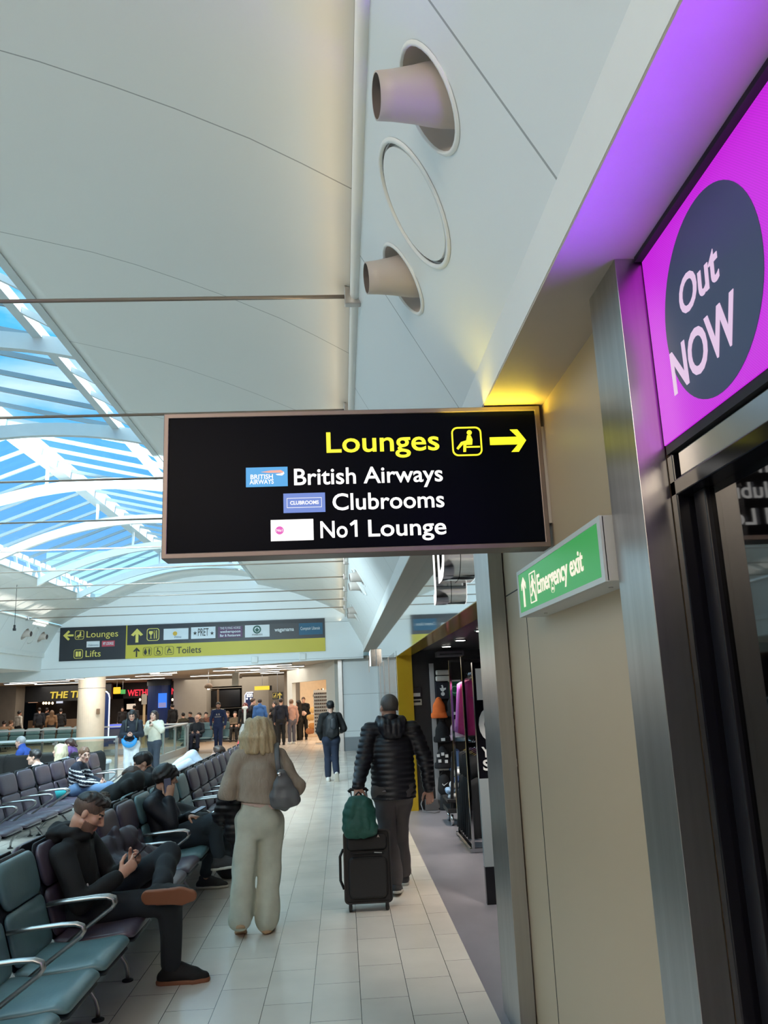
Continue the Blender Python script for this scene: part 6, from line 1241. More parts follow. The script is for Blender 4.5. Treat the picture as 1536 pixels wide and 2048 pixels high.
def garment(name, label, y, m, z0, z1, w0, w1, grp, legs=False, xc=1.60, mark=None, tagc=None):
    t = thing(name, label, 'clothing', (xc, y, z0), group=grp)
    th = 0.030
    def sheet(xa, xb, xa2, xb2):
        n = 15; F, B = [], []
        for i in range(8):
            v = i/7; z = z1+(z0-z1)*v; L0, L1 = xa+(xa2-xa)*v, xb+(xb2-xb)*v; wv = lambda u: 0.012*math.sin(u*17+y*5)*v
            F.append([(L0+(L1-L0)*u, y-th*math.sin(math.pi*min(1, max(0, u)))*0.6-0.006+wv(u), z-0.05*(abs(u-0.5)*2)**2*(1-v)) for u in np.linspace(0, 1, n)])
            B.append([(L0+(L1-L0)*u, y+th*math.sin(math.pi*u)*0.6+0.006+wv(u), z-0.05*(abs(u-0.5)*2)**2*(1-v)) for u in np.linspace(0, 1, n)])
        rings = [f+b[::-1] for f, b in zip(F, B)]
        return rings
    if not legs: MB().loft(sheet(xc-w0/2, xc+w0/2, xc-w1/2, xc+w1/2)).build('cloth', m, t, smooth=True)
    else:
        mb = MB(); mb.loft(sheet(xc-w0/2, xc+w0/2, xc-w0/2-0.01, xc+w0/2+0.01)[:3]); zc = z1+(z0-z1)*2/7
        z1_, z1 = z1, zc; mb.loft(sheet(xc-w0/2-0.01, xc, xc-w1/2, xc-0.02)).loft(sheet(xc, xc+w0/2+0.01, xc+0.02, xc+w1/2)); z1 = z1_; mb.build('cloth', m, t, smooth=True)
    MB().tube([(xc-w0*0.42, y, z1-0.045), (xc-0.02, y, z1+0.02), (xc, y, z1+0.05), (xc+0.02, y, z1+0.02), (xc+w0*0.42, y, z1-0.045)], 0.007, 6).tube([(xc, y, z1+0.05), (xc+0.01, y, z1+0.085), (1.62, y, z1+0.10)], 0.003, 6).build('hanger', M_chrome, t)
    if mark: MB().prism([(-0.07, 0.012), (-0.03, -0.004), (0.07, 0.004), (-0.03, 0.004)], (xc-0.06, y-0.028, z1-0.22), X_, Z_, (0, -0.006, 0)).build('chest_mark', mark, t)
    if tagc: MB().box(xc-0.035, xc+0.035, y-0.045, y-0.041, z1-0.20, z1+0.02).build('swing_tag', M_blackm, t); MB().box(xc-0.028, xc+0.028, y-0.047, y-0.045, z1-0.035, z1+0.005).build('swing_tag_print', mat('card_white', srgb(214, 212, 206), 0.6), t)
ys_ = (9.56, 9.70, 9.84, 9.98, 10.12, 10.26, 10.40)
for i, y in enumerate(ys_):
    pk = i < 5
    garment('sports_shirt', 'magenta pink sports top at the front of the upper rail' if i == 0 else ('magenta pink sports top hanging behind the front one' if pk else 'lilac sports top at the back of the upper rail'), y, M_pink if pk else M_lilac, 1.26, 1.90, 0.30, 0.42, 'magenta tops on the chrome rail' if pk else 'lilac tops on the chrome rail', mark=mat('mark_violet', srgb(90, 30, 130), 0.5) if i == 0 else None, tagc=i == 0)
for i, y in enumerate(ys_):
    t = garment('sports_trousers', 'black sports trousers with a white tick at the front of the lower rail' if i == 0 else 'black sports trousers hanging behind the front pair', y, cloth('trouser_jet', (20, 23, 28), 0.7), 0.14, 1.06, 0.36, 0.50, 'black trousers on the chrome rail', legs=True, tagc=i == 0)
    if i == 0:
        r_ = [o for o in bpy.data.objects if o.name.startswith('sports_trousers')][0]
        MB().prism([(-0.05, 0.0), (-0.02, -0.05), (0.05, 0.16), (0.005, 0.0), (-0.025, -0.015)], (1.56, y-0.03, 0.30), X_, Z_, (0, -0.008, 0)).build('tick_mark', mat('patch_white', srgb(226, 226, 226), 0.6), r_)
# poster stand just inside the entrance
po = thing('poster_stand', 'tall black poster stand with large white sale lettering half hidden by the pillar', 'poster', (1.6, 7.3, 0))
MB().box(1.165, 1.95, 7.30, 7.36, 1.02, 2.02).box(1.165, 1.95, 7.30, 7.36, 0.0, 0.30).box(1.3, 1.9, 7.34, 7.36, 0.2, 1.1).build('board', M_black, po); MB().box(1.165, 1.95, 7.30, 7.36, 0.30, 1.02).build('pale_panel', mat('poster_pale', srgb(150, 160, 164), 0.5), po)
mb = MB(); mb.prism([(1.36, 0.30), (1.75, 0.30), (1.70, 0.62), (1.74, 0.95), (1.46, 0.98), (1.42, 0.70), (1.34, 0.52)], (0, 7.298, 0), X_, Z_, (0, -0.004, 0)); mb.build('reflected_figure', M_blackm, po)  # pale lower board and dark silhouette paint a reflection
WT = mat('print_white', srgb(224, 224, 224), 0.5)
tfit('10%', po, (1.19, 7.295, 1.70), X_, Z_, 0.26, 0.52, WT, bold=0.03); tfit('OFF', po, (1.19, 7.295, 1.34), X_, Z_, 0.28, 0.52, WT, bold=0.03); tfit('YOUR IN', po, (1.20, 7.295, 1.20), X_, Z_, 0.085, 0.42, WT, bold=0.03); tfit('STORE', po, (1.205, 7.295, 1.09), X_, Z_, 0.085, 0.40, WT, bold=0.03)
# low trolley with folded clothes
tr = thing('display_trolley', 'low black wheeled display trolley behind the chrome rail', 'trolley', (1.65, 11.6, 0))
MB().box(1.36, 2.0, 11.35, 11.9, 0.16, 0.22).box(1.36, 2.0, 11.35, 11.9, 0.30, 0.34).build('deck', M_blackm, tr, bevel=0.005)
MB().bar((1.42, 11.4, 0.22), (1.48, 11.4, 0.95), 0.04, 0.04).build('slanted_strut', M_blackm, tr)
for x in (1.42, 1.92):
    for y in (11.42, 11.82): MB().lathe([(0.01, -0.02), (0.07, -0.015), (0.07, 0.015), (0.01, 0.02)], (x, y, 0.07), 16, axis='X').build('wheel', mat('wheel_chrome', (0.6, 0.6, 0.6), 0.2, 0.9), tr, smooth=True)
for k, (lab, col, z, x) in enumerate((('white folded top at the bottom of the trolley pile', (200, 206, 212), 0.36, 1.44), ('pale blue folded top on the trolley', (140, 170, 200), 0.43, 1.40), ('white folded top in the middle of the trolley pile', (214, 218, 222), 0.50, 1.46), ('blue jeans roll on the trolley pile', (60, 90, 140), 0.57, 1.52), ('white bundle at the top of the trolley pile', (222, 226, 230), 0.66, 1.52))):
    lump('folded_shirt', lab, 'clothing', [Cap((x, 11.5, z), (x+0.16, 11.55, z), 0.05, 0.045, (Z_, 0.8)), Cap((x+0.02, 11.65, z), (x+0.16, 11.68, z), 0.05, 0.045, (Z_, 0.8))], cloth('fold_%d' % k, col), 0.014, 0.006, 30, k, 'cloth', 0.03)
# lamps in the shop ceiling
for i, (x, y) in enumerate(((1.45, 6.6), (1.5, 8.6), (1.5, 10.2), (1.5, 11.6), (2.6, 7.5), (2.6, 9.4), (2.6, 11.3))):
    t = thing('ceiling_spot', 'round ceiling spotlight in the sports shop, '+('first', 'second', 'third', 'fourth', 'fifth', 'sixth', 'seventh')[i]+' from the entrance pillar', 'light', (x, y, 2.39), group='ceiling spotlights in the sports shop')
    MB().lathe([(0.075, 0.0), (0.08, -0.012), (0.062, -0.015)], (x, y, 2.40), 20).build('trim_ring', M_chrome, t, smooth=True); MB().lathe([(0.06, -0.016), (0.058, -0.018)], (x, y, 2.40), 20).build('lamp', glow('spot_white', (1.0, 0.93, 0.84), 14.0), t)
    sd2 = bpy.data.lights.new('shop_spot', 'SPOT'); sd2.energy = 130; sd2.spot_size = math.radians(85); sd2.spot_blend = 0.6; sd2.color = (1.0, 0.90, 0.80); sd2.shadow_soft_size = 0.06
    so_ = bpy.data.objects.new('shop_spot', sd2); COL.objects.link(so_); so_.location = (x, y, 2.36)
t = thing('curtain_heater', 'flat black air unit under the shop ceiling by the far wall', 'air unit', (1.9, 12.5, 2.3)); MB().box(1.45, 1.85, 12.3, 12.7, 2.28, 2.36).build('casing', mat('unit_grey', srgb(90, 88, 96), 0.4), t, bevel=0.01); MB().box(1.48, 1.82, 12.295, 12.3, 2.30, 2.32).build('grille', M_blackm, t)
cbl = tag(MB().tube([(1.20, 12.9, 0.25), (1.12, 12.7, 0.12), (1.14, 12.6, 0.03), (1.30, 12.55, 0.012), (1.38, 12.6, 0.012)], 0.008, 6).build('loose_cable', mat('cable_grey', srgb(120, 120, 122), 0.5), smooth=True), 'loose grey cable on the shop floor by the yellow jamb', 'cable')
tag(MB().box(1.20, 1.40, 12.84, 12.95, 0.0, 0.16).build('floor_box', mat('box_grey', srgb(92, 90, 90), 0.5), bevel=0.005), 'small grey box on the floor at the foot of the hat wall', 'box')
# ================================================================== FOOD COURT AND SHOPS FAR BEHIND
def pbox(name, px0, py0, px1, py1, Y, d, m, parent=None, **k):
    a, b = at(px0, py1, Y), at(px1, py0, Y); return MB().box(a.x, b.x, Y, Y+d, a.z, b.z).build(name, m, parent, **k)
# round column
cc = at(180, 1480, 28.4); col = thing('round_column', 'thick round cream column with a panel joint in the food court', 'column', (cc.x, 28.4, 0)); M_cream = mat('column_cream', srgb(226, 214, 196), 0.45, var=0.04)
MB().lathe([(0.44, 0), (0.44, 2.30)], (cc.x, 28.4, 0), 40).build('lower_cladding', M_cream, col, smooth=False); MB().lathe([(0.435, 2.30), (0.435, 2.315)], (cc.x, 28.4, 0), 40).build('joint', M_blackm, col); MB().lathe([(0.44, 2.315), (0.44, 2.86)], (cc.x, 28.4, 0), 40).build('upper_cladding', M_cream, col, smooth=False)
c = at(196, 1423, 28.0); MB().box(c.x-0.05, c.x+0.05, 27.98, 28.06, c.z-0.09, c.z+0.09).build('call_point', M_brown, col, bevel=0.01)
def wall_lump(name, px0, px1, py0, py1, Y, d, m): return pbox(name, px0, py0, px1, py1, Y, d, m, kind='structure')
def blk(x0, x1, y0, y1, z0, z1, m, nm): return struct(MB().box(x0, x1, y0, y1, z0, z1), nm, m)
M_fcw = mat('food_court_wall', srgb(126, 118, 108), 0.6, var=0.12, vscale=2); M_fcl = mat('food_court_beige', srgb(168, 160, 148), 0.55, var=0.06, vscale=2)
blk(-8.55, -6.9, 42, 46, 0, 2.86, M_fcl, 'wall_food_court')
blk(-20.5, -18.9, 43, 44.4, 0, 2.86, M_fcw, 'wall_food_court'); blk(-18.4, -16.8, 43.2, 44.4, 0, 2.86, M_fcw, 'wall_food_court')
blk(-7.0, -4.9, 43.5, 44, 2.40, 2.86, M_fcl, 'wall_food_court'); blk(-5.0, -2.9, 41, 42, 0, 2.86, M_fcl, 'wall_food_court'); blk(-3.6, -2.5, 40, 41, 0, 2.86, M_fcw, 'wall_food_court'); blk(-2.6, -1.9, 36.5, 38, 0, 2.86, M_fcw, 'wall_food_court')
wn = thing('cafe_window', 'wide dark cafe window with a pale frame behind the track-suited man', 'window', (-6, 43.4, 1.2))
pbox('dark_glass', 401, 1379, 480, 1416, 43.4, 0.05, M_black, wn); pbox('mullion', 434, 1379, 438, 1416, 43.35, 0.05, M_brown, wn); pbox('frame', 398, 1374, 483, 1379, 43.35, 0.08, M_fcl, wn); pbox('sill', 398, 1415, 483, 1419, 43.3, 0.12, M_fcl, wn)
# ceiling strip lights
M_strip = glow('strip_warm', (1.0, 0.93, 0.80), 6.0); k = 0
STR = ((440, 585, 27.6, 2.6), (455, 555, 28.4, 2.2), (520, 610, 29.6, 2.4), (425, 520, 31.0, 2.4), (500, 600, 32.0, 2.2), (470, 560, 34.5, 2.6), (520, 575, 37.0, 2.4), (300, 355, 31.5, 1.5), (270, 345, 33.5, 1.5), (230, 320, 30.2, 1.6), (70, 150, 31.5, 1.6), (35, 120, 33.0, 1.6), (0, 62, 30.5, 2.0), (20, 140, 36.0, 2.0), (70, 200, 40, 2.0), (380, 480, 37, 1.6), (250, 330, 38, 1.6), (590, 640, 36, 1.0), (10, 75, 38.0, 2.0), (150, 260, 36.5, 2.0))
for (p0, p1, Y, _) in STR:
    a = at(p0, 1350, Y); b = at(p1, 1350, Y); t = thing('strip_light', 'long white strip light on the low food court ceiling', 'light', ((a.x+b.x)/2, Y, 2.86), group='strip lights on the food court ceiling')
    MB().box(a.x, b.x, Y-0.10, Y+0.10, 2.805, 2.858).build('housing', M_alu, t); MB().box(a.x+0.03, b.x-0.03, Y-0.07, Y+0.07, 2.795, 2.806).build('diffuser', M_strip, t)
for lab, px, py, Y in (('leaf-shaped lamp under the soffit at the far left edge', 22, 1334, 26.6), ('leaf-shaped lamp in front of the round column', 150, 1358, 26.6)):
    c = at(px, py, Y); t = thing('soffit_lamp', lab, 'light', c); MB().prism(rrect(0.62, 0.18, 0.08), (c.x, Y, c.z), X_, Y_, (0, 0, 0.05)).build('housing', M_dkframe, t); MB().prism(rrect(0.56, 0.13, 0.06), (c.x, Y-0.0, c.z-0.012), X_, Y_, (0, 0, 0.012)).build('diffuser', M_strip, t); MB().cyl((c.x, Y, c.z+0.05), (c.x, Y, 2.86 if px > 100 else 2.86), 0.012, 8).build('hanger', M_alu, t)
# restaurants: dark fronts, signs
def front(label, px0, px1, Y, m=M_dark):
    a, b = at(px0, 1400, Y), at(px1, 1400, Y); t = thing('restaurant_front', label, 'shop front', ((a.x+b.x)/2, Y, 0)); MB().box(a.x, b.x, Y, Y+0.3, 2.0, 2.85).build('fascia', m, t); MB().box(a.x, b.x, Y+2.5, Y+2.6, 0, 2.0).build('back_wall', mat('bar_back', srgb(58, 46, 38), 0.6, var=0.3, vscale=2), t); MB().box(a.x+0.3, b.x-0.3, Y+0.6, Y+1.1, 0, 1.05).build('counter', M_brown, t, bevel=0.02); return t
f1 = front('dark pub front with yellow letters beside the round column', 38, 222, 44.5); f2 = front('pub front with red lit letters behind the blue kiosk', 246, 356, 46.5)
tfit('THE TIXYLIX', f1, (at(100, 1397, 44.4).x, 44.4, at(100, 1397, 44.4).z), X_, Z_, 0.34, at(212, 1397, 44.4).x-at(100, 1397, 44.4).x, glow('sign_yellow', (1.0, 0.72, 0.06), 0.85), bold=0.02, shear=0.1, depth=0.03)
tfit('WETHERSPOON', f2, (at(255, 1392, 46.4).x, 46.4, at(255, 1392, 46.4).z), X_, Z_, 0.33, at(352, 1392, 46.4).x-at(255, 1392, 46.4).x, glow('sign_red', (1.0, 0.03, 0.06), 1.4), bold=0.02, depth=0.03)
for px, py, Y, w_, h_, col, lab in ((66, 1397, 46.8, 0.5, 0.45, (1.0, 0.55, 0.35), 'orange lit menu board behind the pub counter'), (119, 1401, 46.8, 0.35, 0.3, (0.8, 0.85, 1.0), 'small white screen in the pub'), (262, 1413, 48.6, 0.5, 0.3, (1.0, 0.8, 0.6), 'pale lit shelf in the red-lettered pub')):
    c = at(px, py, Y); tag(MB().box(c.x-w_/2, c.x+w_/2, Y, Y+0.05, c.z-h_/2, c.z+h_/2).build('lit_board', glow('board_%d' % px, col, 0.9)), lab, 'screen')
for i, px in enumerate((87, 92, 98, 105, 280, 300, 345)):
    c = at(px, 1407 if px < 200 else 1400, 45.8); t = thing('pendant_lamp', 'small glowing pendant lamp over the pub counters', 'light', c, group='pendant lamps over the pub counters'); MB().lathe([(0.02, 0.09), (0.05, 0.06), (0.06, 0.0), (0.03, -0.05)], c, 12).build('shade', glow('bulb_warm', (1, 0.75, 0.45), 3.0), t, smooth=True); MB().cyl(c+Vector((0, 0, 0.09)), (c.x, c.y, 2.86), 0.008, 6).build('cord', M_blackm, t)
# blue kiosk column with a lit screen, blue arch sign
M_blu = mat('kiosk_blue', srgb(18, 46, 104), 0.4); a, b = at(289, 1400, 41.5), at(336, 1400, 41.5)
ki = thing('kiosk_column', 'dark blue clad column carrying a lit blue screen', 'kiosk', ((a.x+b.x)/2, 42, 0)); MB().lathe([((b.x-a.x)/2, 0), ((b.x-a.x)/2, 2.55)], ((a.x+b.x)/2, 42.2, 0), 32).build('cladding', M_blu, ki); MB().lathe([((b.x-a.x)/2+0.04, 2.55), ((b.x-a.x)/2+0.04, 2.86)], ((a.x+b.x)/2, 42.2, 0), 32).build('cap', mat('kiosk_cap', srgb(48, 56, 66), 0.5), ki)
pbox('screen', 316, 1386, 333, 1416, 41.45, 0.12, glow('screen_blue', (0.03, 0.22, 0.95), 1.1), ki); pbox('screen_lower', 317, 1405, 332, 1415, 41.43, 0.02, glow('screen_lilac', (0.35, 0.35, 0.7), 0.8), ki)
ar = thing('arch_sign', 'tall dark blue panel with a white lit arched edge, right of the round column', 'sign', (at(212, 1450, 36).x, 36, 0)); a, b = at(205, 1400, 36), at(218.5, 1400, 36)
MB().box(a.x-0.3, b.x, 36, 36.1, 0, 2.2).build('panel', M_blu, ar); MB().tube([(a.x+0.05, 35.97, 2.30), (b.x-0.12, 35.97, 2.28), (b.x-0.02, 35.97, 2.18), (b.x+0.02, 35.97, 2.02), (b.x+0.02, 35.97, 0.4)], 0.028, 8).build('light_edge', glow('edge_white', (0.8, 0.85, 1.0), 2.0), ar, smooth=True)
ct = thing('blue_counter', 'counter with a glowing blue front edge near the round column', 'counter', (at(228, 1450, 38).x, 38, 0)); a, b = at(216, 1450, 38), at(246, 1450, 38); MB().box(a.x, b.x, 38, 38.8, 0, 0.85).build('body', M_blu, ct); MB().box(a.x, b.x, 37.97, 38.0, 0.70, 0.85).build('light_band', glow('band_blue', (0.12, 0.18, 0.95), 1.2), ct)
ys2 = thing('yellow_box_sign', 'small yellow lit box sign hanging near the red letters', 'sign', at(233, 1381, 38)); pbox('face', 226, 1374, 240, 1388, 38, 0.15, glow('face_yellow', (1.0, 0.62, 0.02), 1.2), ys2, bevel=0.03); c = at(233, 1374, 38); MB().cyl((c.x, 38.07, c.z), (c.x, 38.07, 2.86), 0.01, 6).build('hanger', M_alu, ys2)
xs2 = thing('exit_sign', 'tiny green exit sign beside the yellow box sign', 'sign', at(245, 1384, 40)); pbox('face', 241, 1379, 250, 1388, 40, 0.1, glow('exit_green_small', (0.10, 0.55, 0.12), 0.9), xs2); c = at(245, 1380, 40); MB().cyl((c.x, 40.05, c.z), (c.x, 40.05, 2.86), 0.01, 6).build('hanger', M_alu, xs2)
yb = thing('yellow_lightbox', 'long yellow lit sign hanging left of the accessories shop', 'sign', at(524, 1376, 39)); pbox('face', 509, 1371.5, 539, 1380.5, 39, 0.2, glow('face_amber', (1.0, 0.70, 0.05), 1.2), yb); pbox('end_cap', 539, 1371, 543, 1381, 39, 0.2, M_blackm, yb); c = at(524, 1372, 39); MB().cyl((c.x, 39.1, c.z), (c.x, 39.1, 2.86), 0.012, 6).build('hanger', M_alu, yb)
am = thing('atm_sign', 'dark blue cash machine sign with white lit edge and letters', 'sign', at(498, 1400, 38.5)); pbox('panel', 491, 1386, 506, 1425, 38.5, 0.1, M_blu, am); c = at(498, 1424, 38.5); MB().box(c.x-0.15, c.x+0.15, 38.5, 38.9, 0, c.z).build('pedestal', M_blu, am); a, b = at(490, 1425, 38.45), at(506, 1384.5, 38.45)
MB().tube([(a.x, 38.45, a.z), (a.x, 38.45, b.z-0.12), (a.x+0.08, 38.45, b.z), (b.x, 38.45, b.z)], 0.022, 8).build('light_edge', glow('edge_white', (0.8, 0.85, 1.0), 2.0), am, smooth=True); tfit('atm', am, (at(493, 1394, 38.44).x, 38.44, at(493, 1394, 38.44).z), X_, Z_, 0.22, 0.28, W_glow, bold=0.03, depth=0.02)
for px in (494, 501.5): q = at(px, 1397.5, 38.44); MB().prism(circ(0.045, 10), q, X_, Z_, (0, -0.01, 0)).build('dot', W_glow, am)
gs = thing('gate_sign', 'black hanging sign with a yellow arrow left of the accessories shop', 'sign', at(555, 1391, 37)); pbox('panel', 545, 1384, 566, 1399, 37, 0.1, M_fblk, gs); c = at(559.5, 1391, 36.97); MB().prism([(0, 0.14), (0.11, 0.02), (0.07, -0.01), (0.025, 0.04), (0.025, -0.14), (-0.025, -0.14), (-0.025, 0.04), (-0.07, -0.01), (-0.11, 0.02)], c, X_, Z_, (0, 0.01, 0)).build('arrow', M_fylt, gs); lounge_icon(gs, at(550.5, 1391, 36.97), X_, Z_, 0.22, M_fylt, 'symbol', 1, (0, 0.01, 0)); c = at(555, 1384, 37); MB().cyl((c.x, 37.05, c.z), (c.x, 37.05, 2.86), 0.012, 6).build('hanger', M_alu, gs)
hp_ = thing('hanging_board', 'pale rectangular panel hanging from the food court ceiling', 'panel', at(469, 1360, 30)); pbox('panel', 464, 1345, 477, 1372, 30, 0.25, M_fcl, hp_); c = at(470, 1345, 30); MB().cyl((c.x, 30.1, c.z), (c.x, 30.1, 2.86), 0.02, 6).build('hanger', M_alu, hp_)
ch = thing('hanging_lamp', 'small cluster lamp on a rod left of the pale hanging panel', 'light', at(417, 1373, 31)); c = at(417, 1372, 31); MB().cyl((c.x, 31, c.z), (c.x, 31, 2.86), 0.012, 6).build('rod', M_alu, ch); MB().lathe([(0.05, 0.10), (0.14, 0.05), (0.16, -0.04), (0.08, -0.10)], c, 14).build('shade', M_brown, ch, smooth=True); MB().lathe([(0.05, -0.10), (0.04, -0.13)], c, 14).build('bulb', M_strip, ch)
ps_ = thing('totem_sign', 'thin wooden post with a pale sign plate left of the blue kiosk', 'sign', at(288, 1440, 33)); c = at(288, 1408, 33); MB().box(c.x-0.04, c.x+0.04, 33, 33.08, 0, c.z).build('post', mat('post_pine', srgb(190, 164, 124), 0.5), ps_); pbox('plate', 283, 1388, 293, 1409, 32.95, 0.06, M_fcl, ps_)

# accessories shop on the angle
A0, A1 = Vector((-2.15, 34.0, 0)), Vector((-0.12, 27.0, 0)); dA = (A1-A0).normalized(); nA = Vector((dA.y, -dA.x, 0))
ac = thing('accessories_shop', 'pale angled accessories shop front with gold lettering and a warm lit opening', 'shop front', (-1.1, 30.5, 0)); M_acw = mat('shopfront_pale', srgb(206, 208, 202), 0.5, var=0.02)
def apan(s0, s1, z0, z1, m, nm, th=0.15, par=ac, off=0.0):
    p, q = A0+dA*s0+nA*(-off), A0+dA*s1+nA*(-off); return MB().add([p+Vector((0, 0, z0)), q+Vector((0, 0, z0)), q+Vector((0, 0, z1)), p+Vector((0, 0, z1))]+[v-nA*(-1)*th for v in (p+Vector((0, 0, z0)), q+Vector((0, 0, z0)), q+Vector((0, 0, z1)), p+Vector((0, 0, z1)))], [(0, 1, 2, 3), (7, 6, 5, 4), (0, 4, 5, 1), (1, 5, 6, 2), (2, 6, 7, 3), (3, 7, 4, 0)]).build(nm, m, par)
LA = (A1-A0).length
apan(0, LA, 2.28, 2.855, M_acw, 'header'); apan(0, 0.9, 0, 2.28, M_acw, 'side_pier'); apan(LA-1.1, LA, 0, 2.28, M_acw, 'side_pier')
MB().bar(A0+Vector((0, 0, 2.84))-nA*0.03, A1+Vector((0, 0, 2.84))-nA*0.03, 0.04, 0.03).build('dark_trim', M_blackm, ac)
q = A0+dA*1.6-nA*0.03; tfit('ACCESSORIZE', ac, q+Vector((0, 0, 2.47)), dA, Z_, 0.22, 2.4, mat('gold_letter', srgb(150, 124, 70), 0.3, 0.7, emit=srgb(255, 226, 160), estr=0.25), bold=0.03, depth=0.06)
struct(MB().add([A0+nA*0.2, A1+nA*0.2, Vector((2.4, 28.5, 0)), Vector((2.4, 37, 0)), Vector((-1.4, 37.5, 0))], [(0, 1, 2, 3, 4)]).build('x', M_foodfloor).data and MB().box(-1.9, 2.45, 36.4, 36.5, 0, 2.86), 'wall_accessories', mat('accessories_wall', srgb(232, 206, 172), 0.6, var=0.05))
bpy.data.objects.remove(bpy.data.objects['x'])
struct(MB().box(2.38, 2.45, 27.2, 36.4, 0, 2.86), 'wall_accessories', MATS['accessories_wall'])
area('accessories_lamp', (0.6, 31.5, 2.80), (0.6, 31.5, 0), 2.2, 6.0, 190, (1.0, 0.76, 0.52))
# stand of sunglasses and bags in it
c = at(646, 1440, 31.0); st = thing('display_stand', 'tall rotating stand of sunglasses in the accessories shop', 'display stand', (c.x, 31, 0)); MB().cyl((c.x, 31, 0), (c.x, 31, 2.0), 0.05, 10).build('pole', M_chrome, st, smooth=True); MB().lathe([(0.30, 0), (0.30, 0.05), (0.05, 0.07)], (c.x, 31, 0), 20).build('base', M_chrome, st)
MB().box(c.x-0.33, c.x+0.33, 30.9, 31.1, 0.35, 1.95).build('panel', mat('stand_white', srgb(206, 198, 186), 0.4), st)
mb = MB()
for i in range(9):
    for j in range(12):
        mb.box(c.x-0.30+i*0.068, c.x-0.255+i*0.068, 30.84, 30.9, 0.42+j*0.125, 0.475+j*0.125)
mb.build('sunglasses', mat('sunglasses_mix', srgb(70, 56, 50), 0.15, var=0.9, vscale=9), st, kind='stuff')
for lab, px, col in (('black basket bag on top of the sunglasses stand', 637, (24, 22, 24)), ('straw basket bag on top of the sunglasses stand', 656, (206, 176, 120))):
    c = at(px, 1391, 31.0); t = lump('basket_bag', lab, 'bag', [Cap((c.x-0.10, 31.0, c.z), (c.x+0.10, 31.0, c.z), 0.11, None, (Y_, 0.6)), Cap((c.x-0.12, 31, c.z+0.06), (c.x+0.12, 31, c.z+0.06), 0.07, None, (Y_, 0.6))], cloth('basket_%02x' % col[0], col), 0.022, 0.006, 30, 2, 'bag_body'); MB().tube([(c.x-0.10, 31, c.z+0.12), (c.x, 31, c.z+0.24), (c.x+0.10, 31, c.z+0.12)], 0.012, 6).build('handle', cloth('basket_%02x' % col[0], col), t)
for i, (px, py, col) in enumerate(((622, 1435, (190, 150, 90)), (626, 1452, (176, 120, 60)), (620, 1462, (150, 96, 56)), (628, 1420, (210, 170, 110)))):
    c = at(px, py, 33.0); lump('handbag', ('straw handbag hanging in the accessories shop', 'orange-brown handbag hanging in the accessories shop', 'brown handbag low in the accessories shop', 'pale straw hat bag high in the accessories shop')[i], 'bag', [Cap((c.x-0.06, 33, c.z), (c.x+0.06, 33, c.z), 0.12, None, (Y_, 0.6))], cloth('handbag_%d' % i, col), 0.025, 0.01, 30, i, 'bag_body')

# ------------------------------------------------------------------ people in the food court
V_ = 0.018
def far_person(label, x, y, rz, h, skin, hair, top, pants, J=None, shoes=S_blk, **k):
    J = J or stand(h); return person(label, (x, y, 0), rz, J, skin=skin, hair=hair, vox=V_, top=dict(m=top, fold=0.008, hem=k.pop('hem', 0.1), cut=k.pop('cut', True), **k.pop('tk', {})), pants=dict(m=pants), shoes=shoes, **k)
sk1, sk2 = (206, 164, 144), (170, 124, 104)
J = stand(1.66, sh=0.19, armL=((-0.27, 0.02, 1.08), (-0.25, 0.12, 0.84)), armR=((0.27, -0.02, 1.08), (0.26, 0.05, 0.84)), step=0.12); C_track = cloth('track_blue', (24, 40, 78))
def track_extra(root, J, R, hc):
    tfit('A X', root, (0.07, 0.135, 1.20), NX, Z_, 0.07, 0.14, M_wsole, depth=0.012); MB().box(-0.11, 0.11, 0.128, 0.140, 1.145, 1.158).build('chest_line', M_wsole, root)
    for s in (-1, 1): MB().bar((s*0.09, 0.06, 1.425), (s*0.20, 0.05, 1.40), 0.03, 0.02).build('shoulder_stripe', M_wsole, root)
far_person('bearded man in a navy blue tracksuit walking towards the viewer', -4.5, 30.0, P180, 1.66, (176, 130, 108), ('short', (26, 22, 22)), C_track, C_track, J, S_wht, beard=True, extra=track_extra)
bench('seat_row', 'teal seats under the bald man near the well', (-5.95, 30.6, 0), 'ttt', rz=-L90, arms=(), pitch=0.6)
J = sit(); far_person('bald elderly man in a dark jacket seated on the teal seats by the well', -5.35, 30.5, P180, 1.7, (212, 170, 152), None, cloth('jacket_slate', (34, 42, 52)), cloth('trouser_navy', (34, 40, 60)), J, cut=False, head_fwd=(-0.3, 1, -0.2))
lump('holdall', 'dark holdall on the floor under the teal seats by the well', 'bag', [Cap((-5.75, 30.2, 0.15), (-5.35, 30.2, 0.15), 0.14, None)], C_blk2, 0.02, 0.01, 20, 2, 'bag_body')
far_person('man in a mid-blue hooded jacket, seen from behind near the cash machine sign', -3.22, 32.0, 0.3, 1.72, sk1, ('short', (44, 34, 30)), cloth('hoodie_blue', (52, 98, 160)), C_jean, tk=dict(collar=True))
far_person('man in a dark coat facing the man in the mid-blue hooded jacket', -3.55, 32.4, -1.2, 1.75, sk1, ('short', (60, 44, 36)), cloth('coat_ink', (22, 26, 40)), C_jean)
def scarf_extra(root, J, R, hc): sdf_obj('scarf', [Cap((-0.06, 0.10, 1.40), (0.06, 0.10, 1.40), 0.06), Cap((0, 0.13, 1.38), (0.0, 0.15, 0.85), 0.055, 0.045, (Y_, 0.5))], V_, cloth('scarf_pale', (206, 216, 216)), root)
far_person('red-haired woman in dark clothes wearing a long white scarf', -3.80, 32.2, P180, 1.58, sk1, ('long', (96, 26, 34)), C_blk, C_blk, extra=scarf_extra)
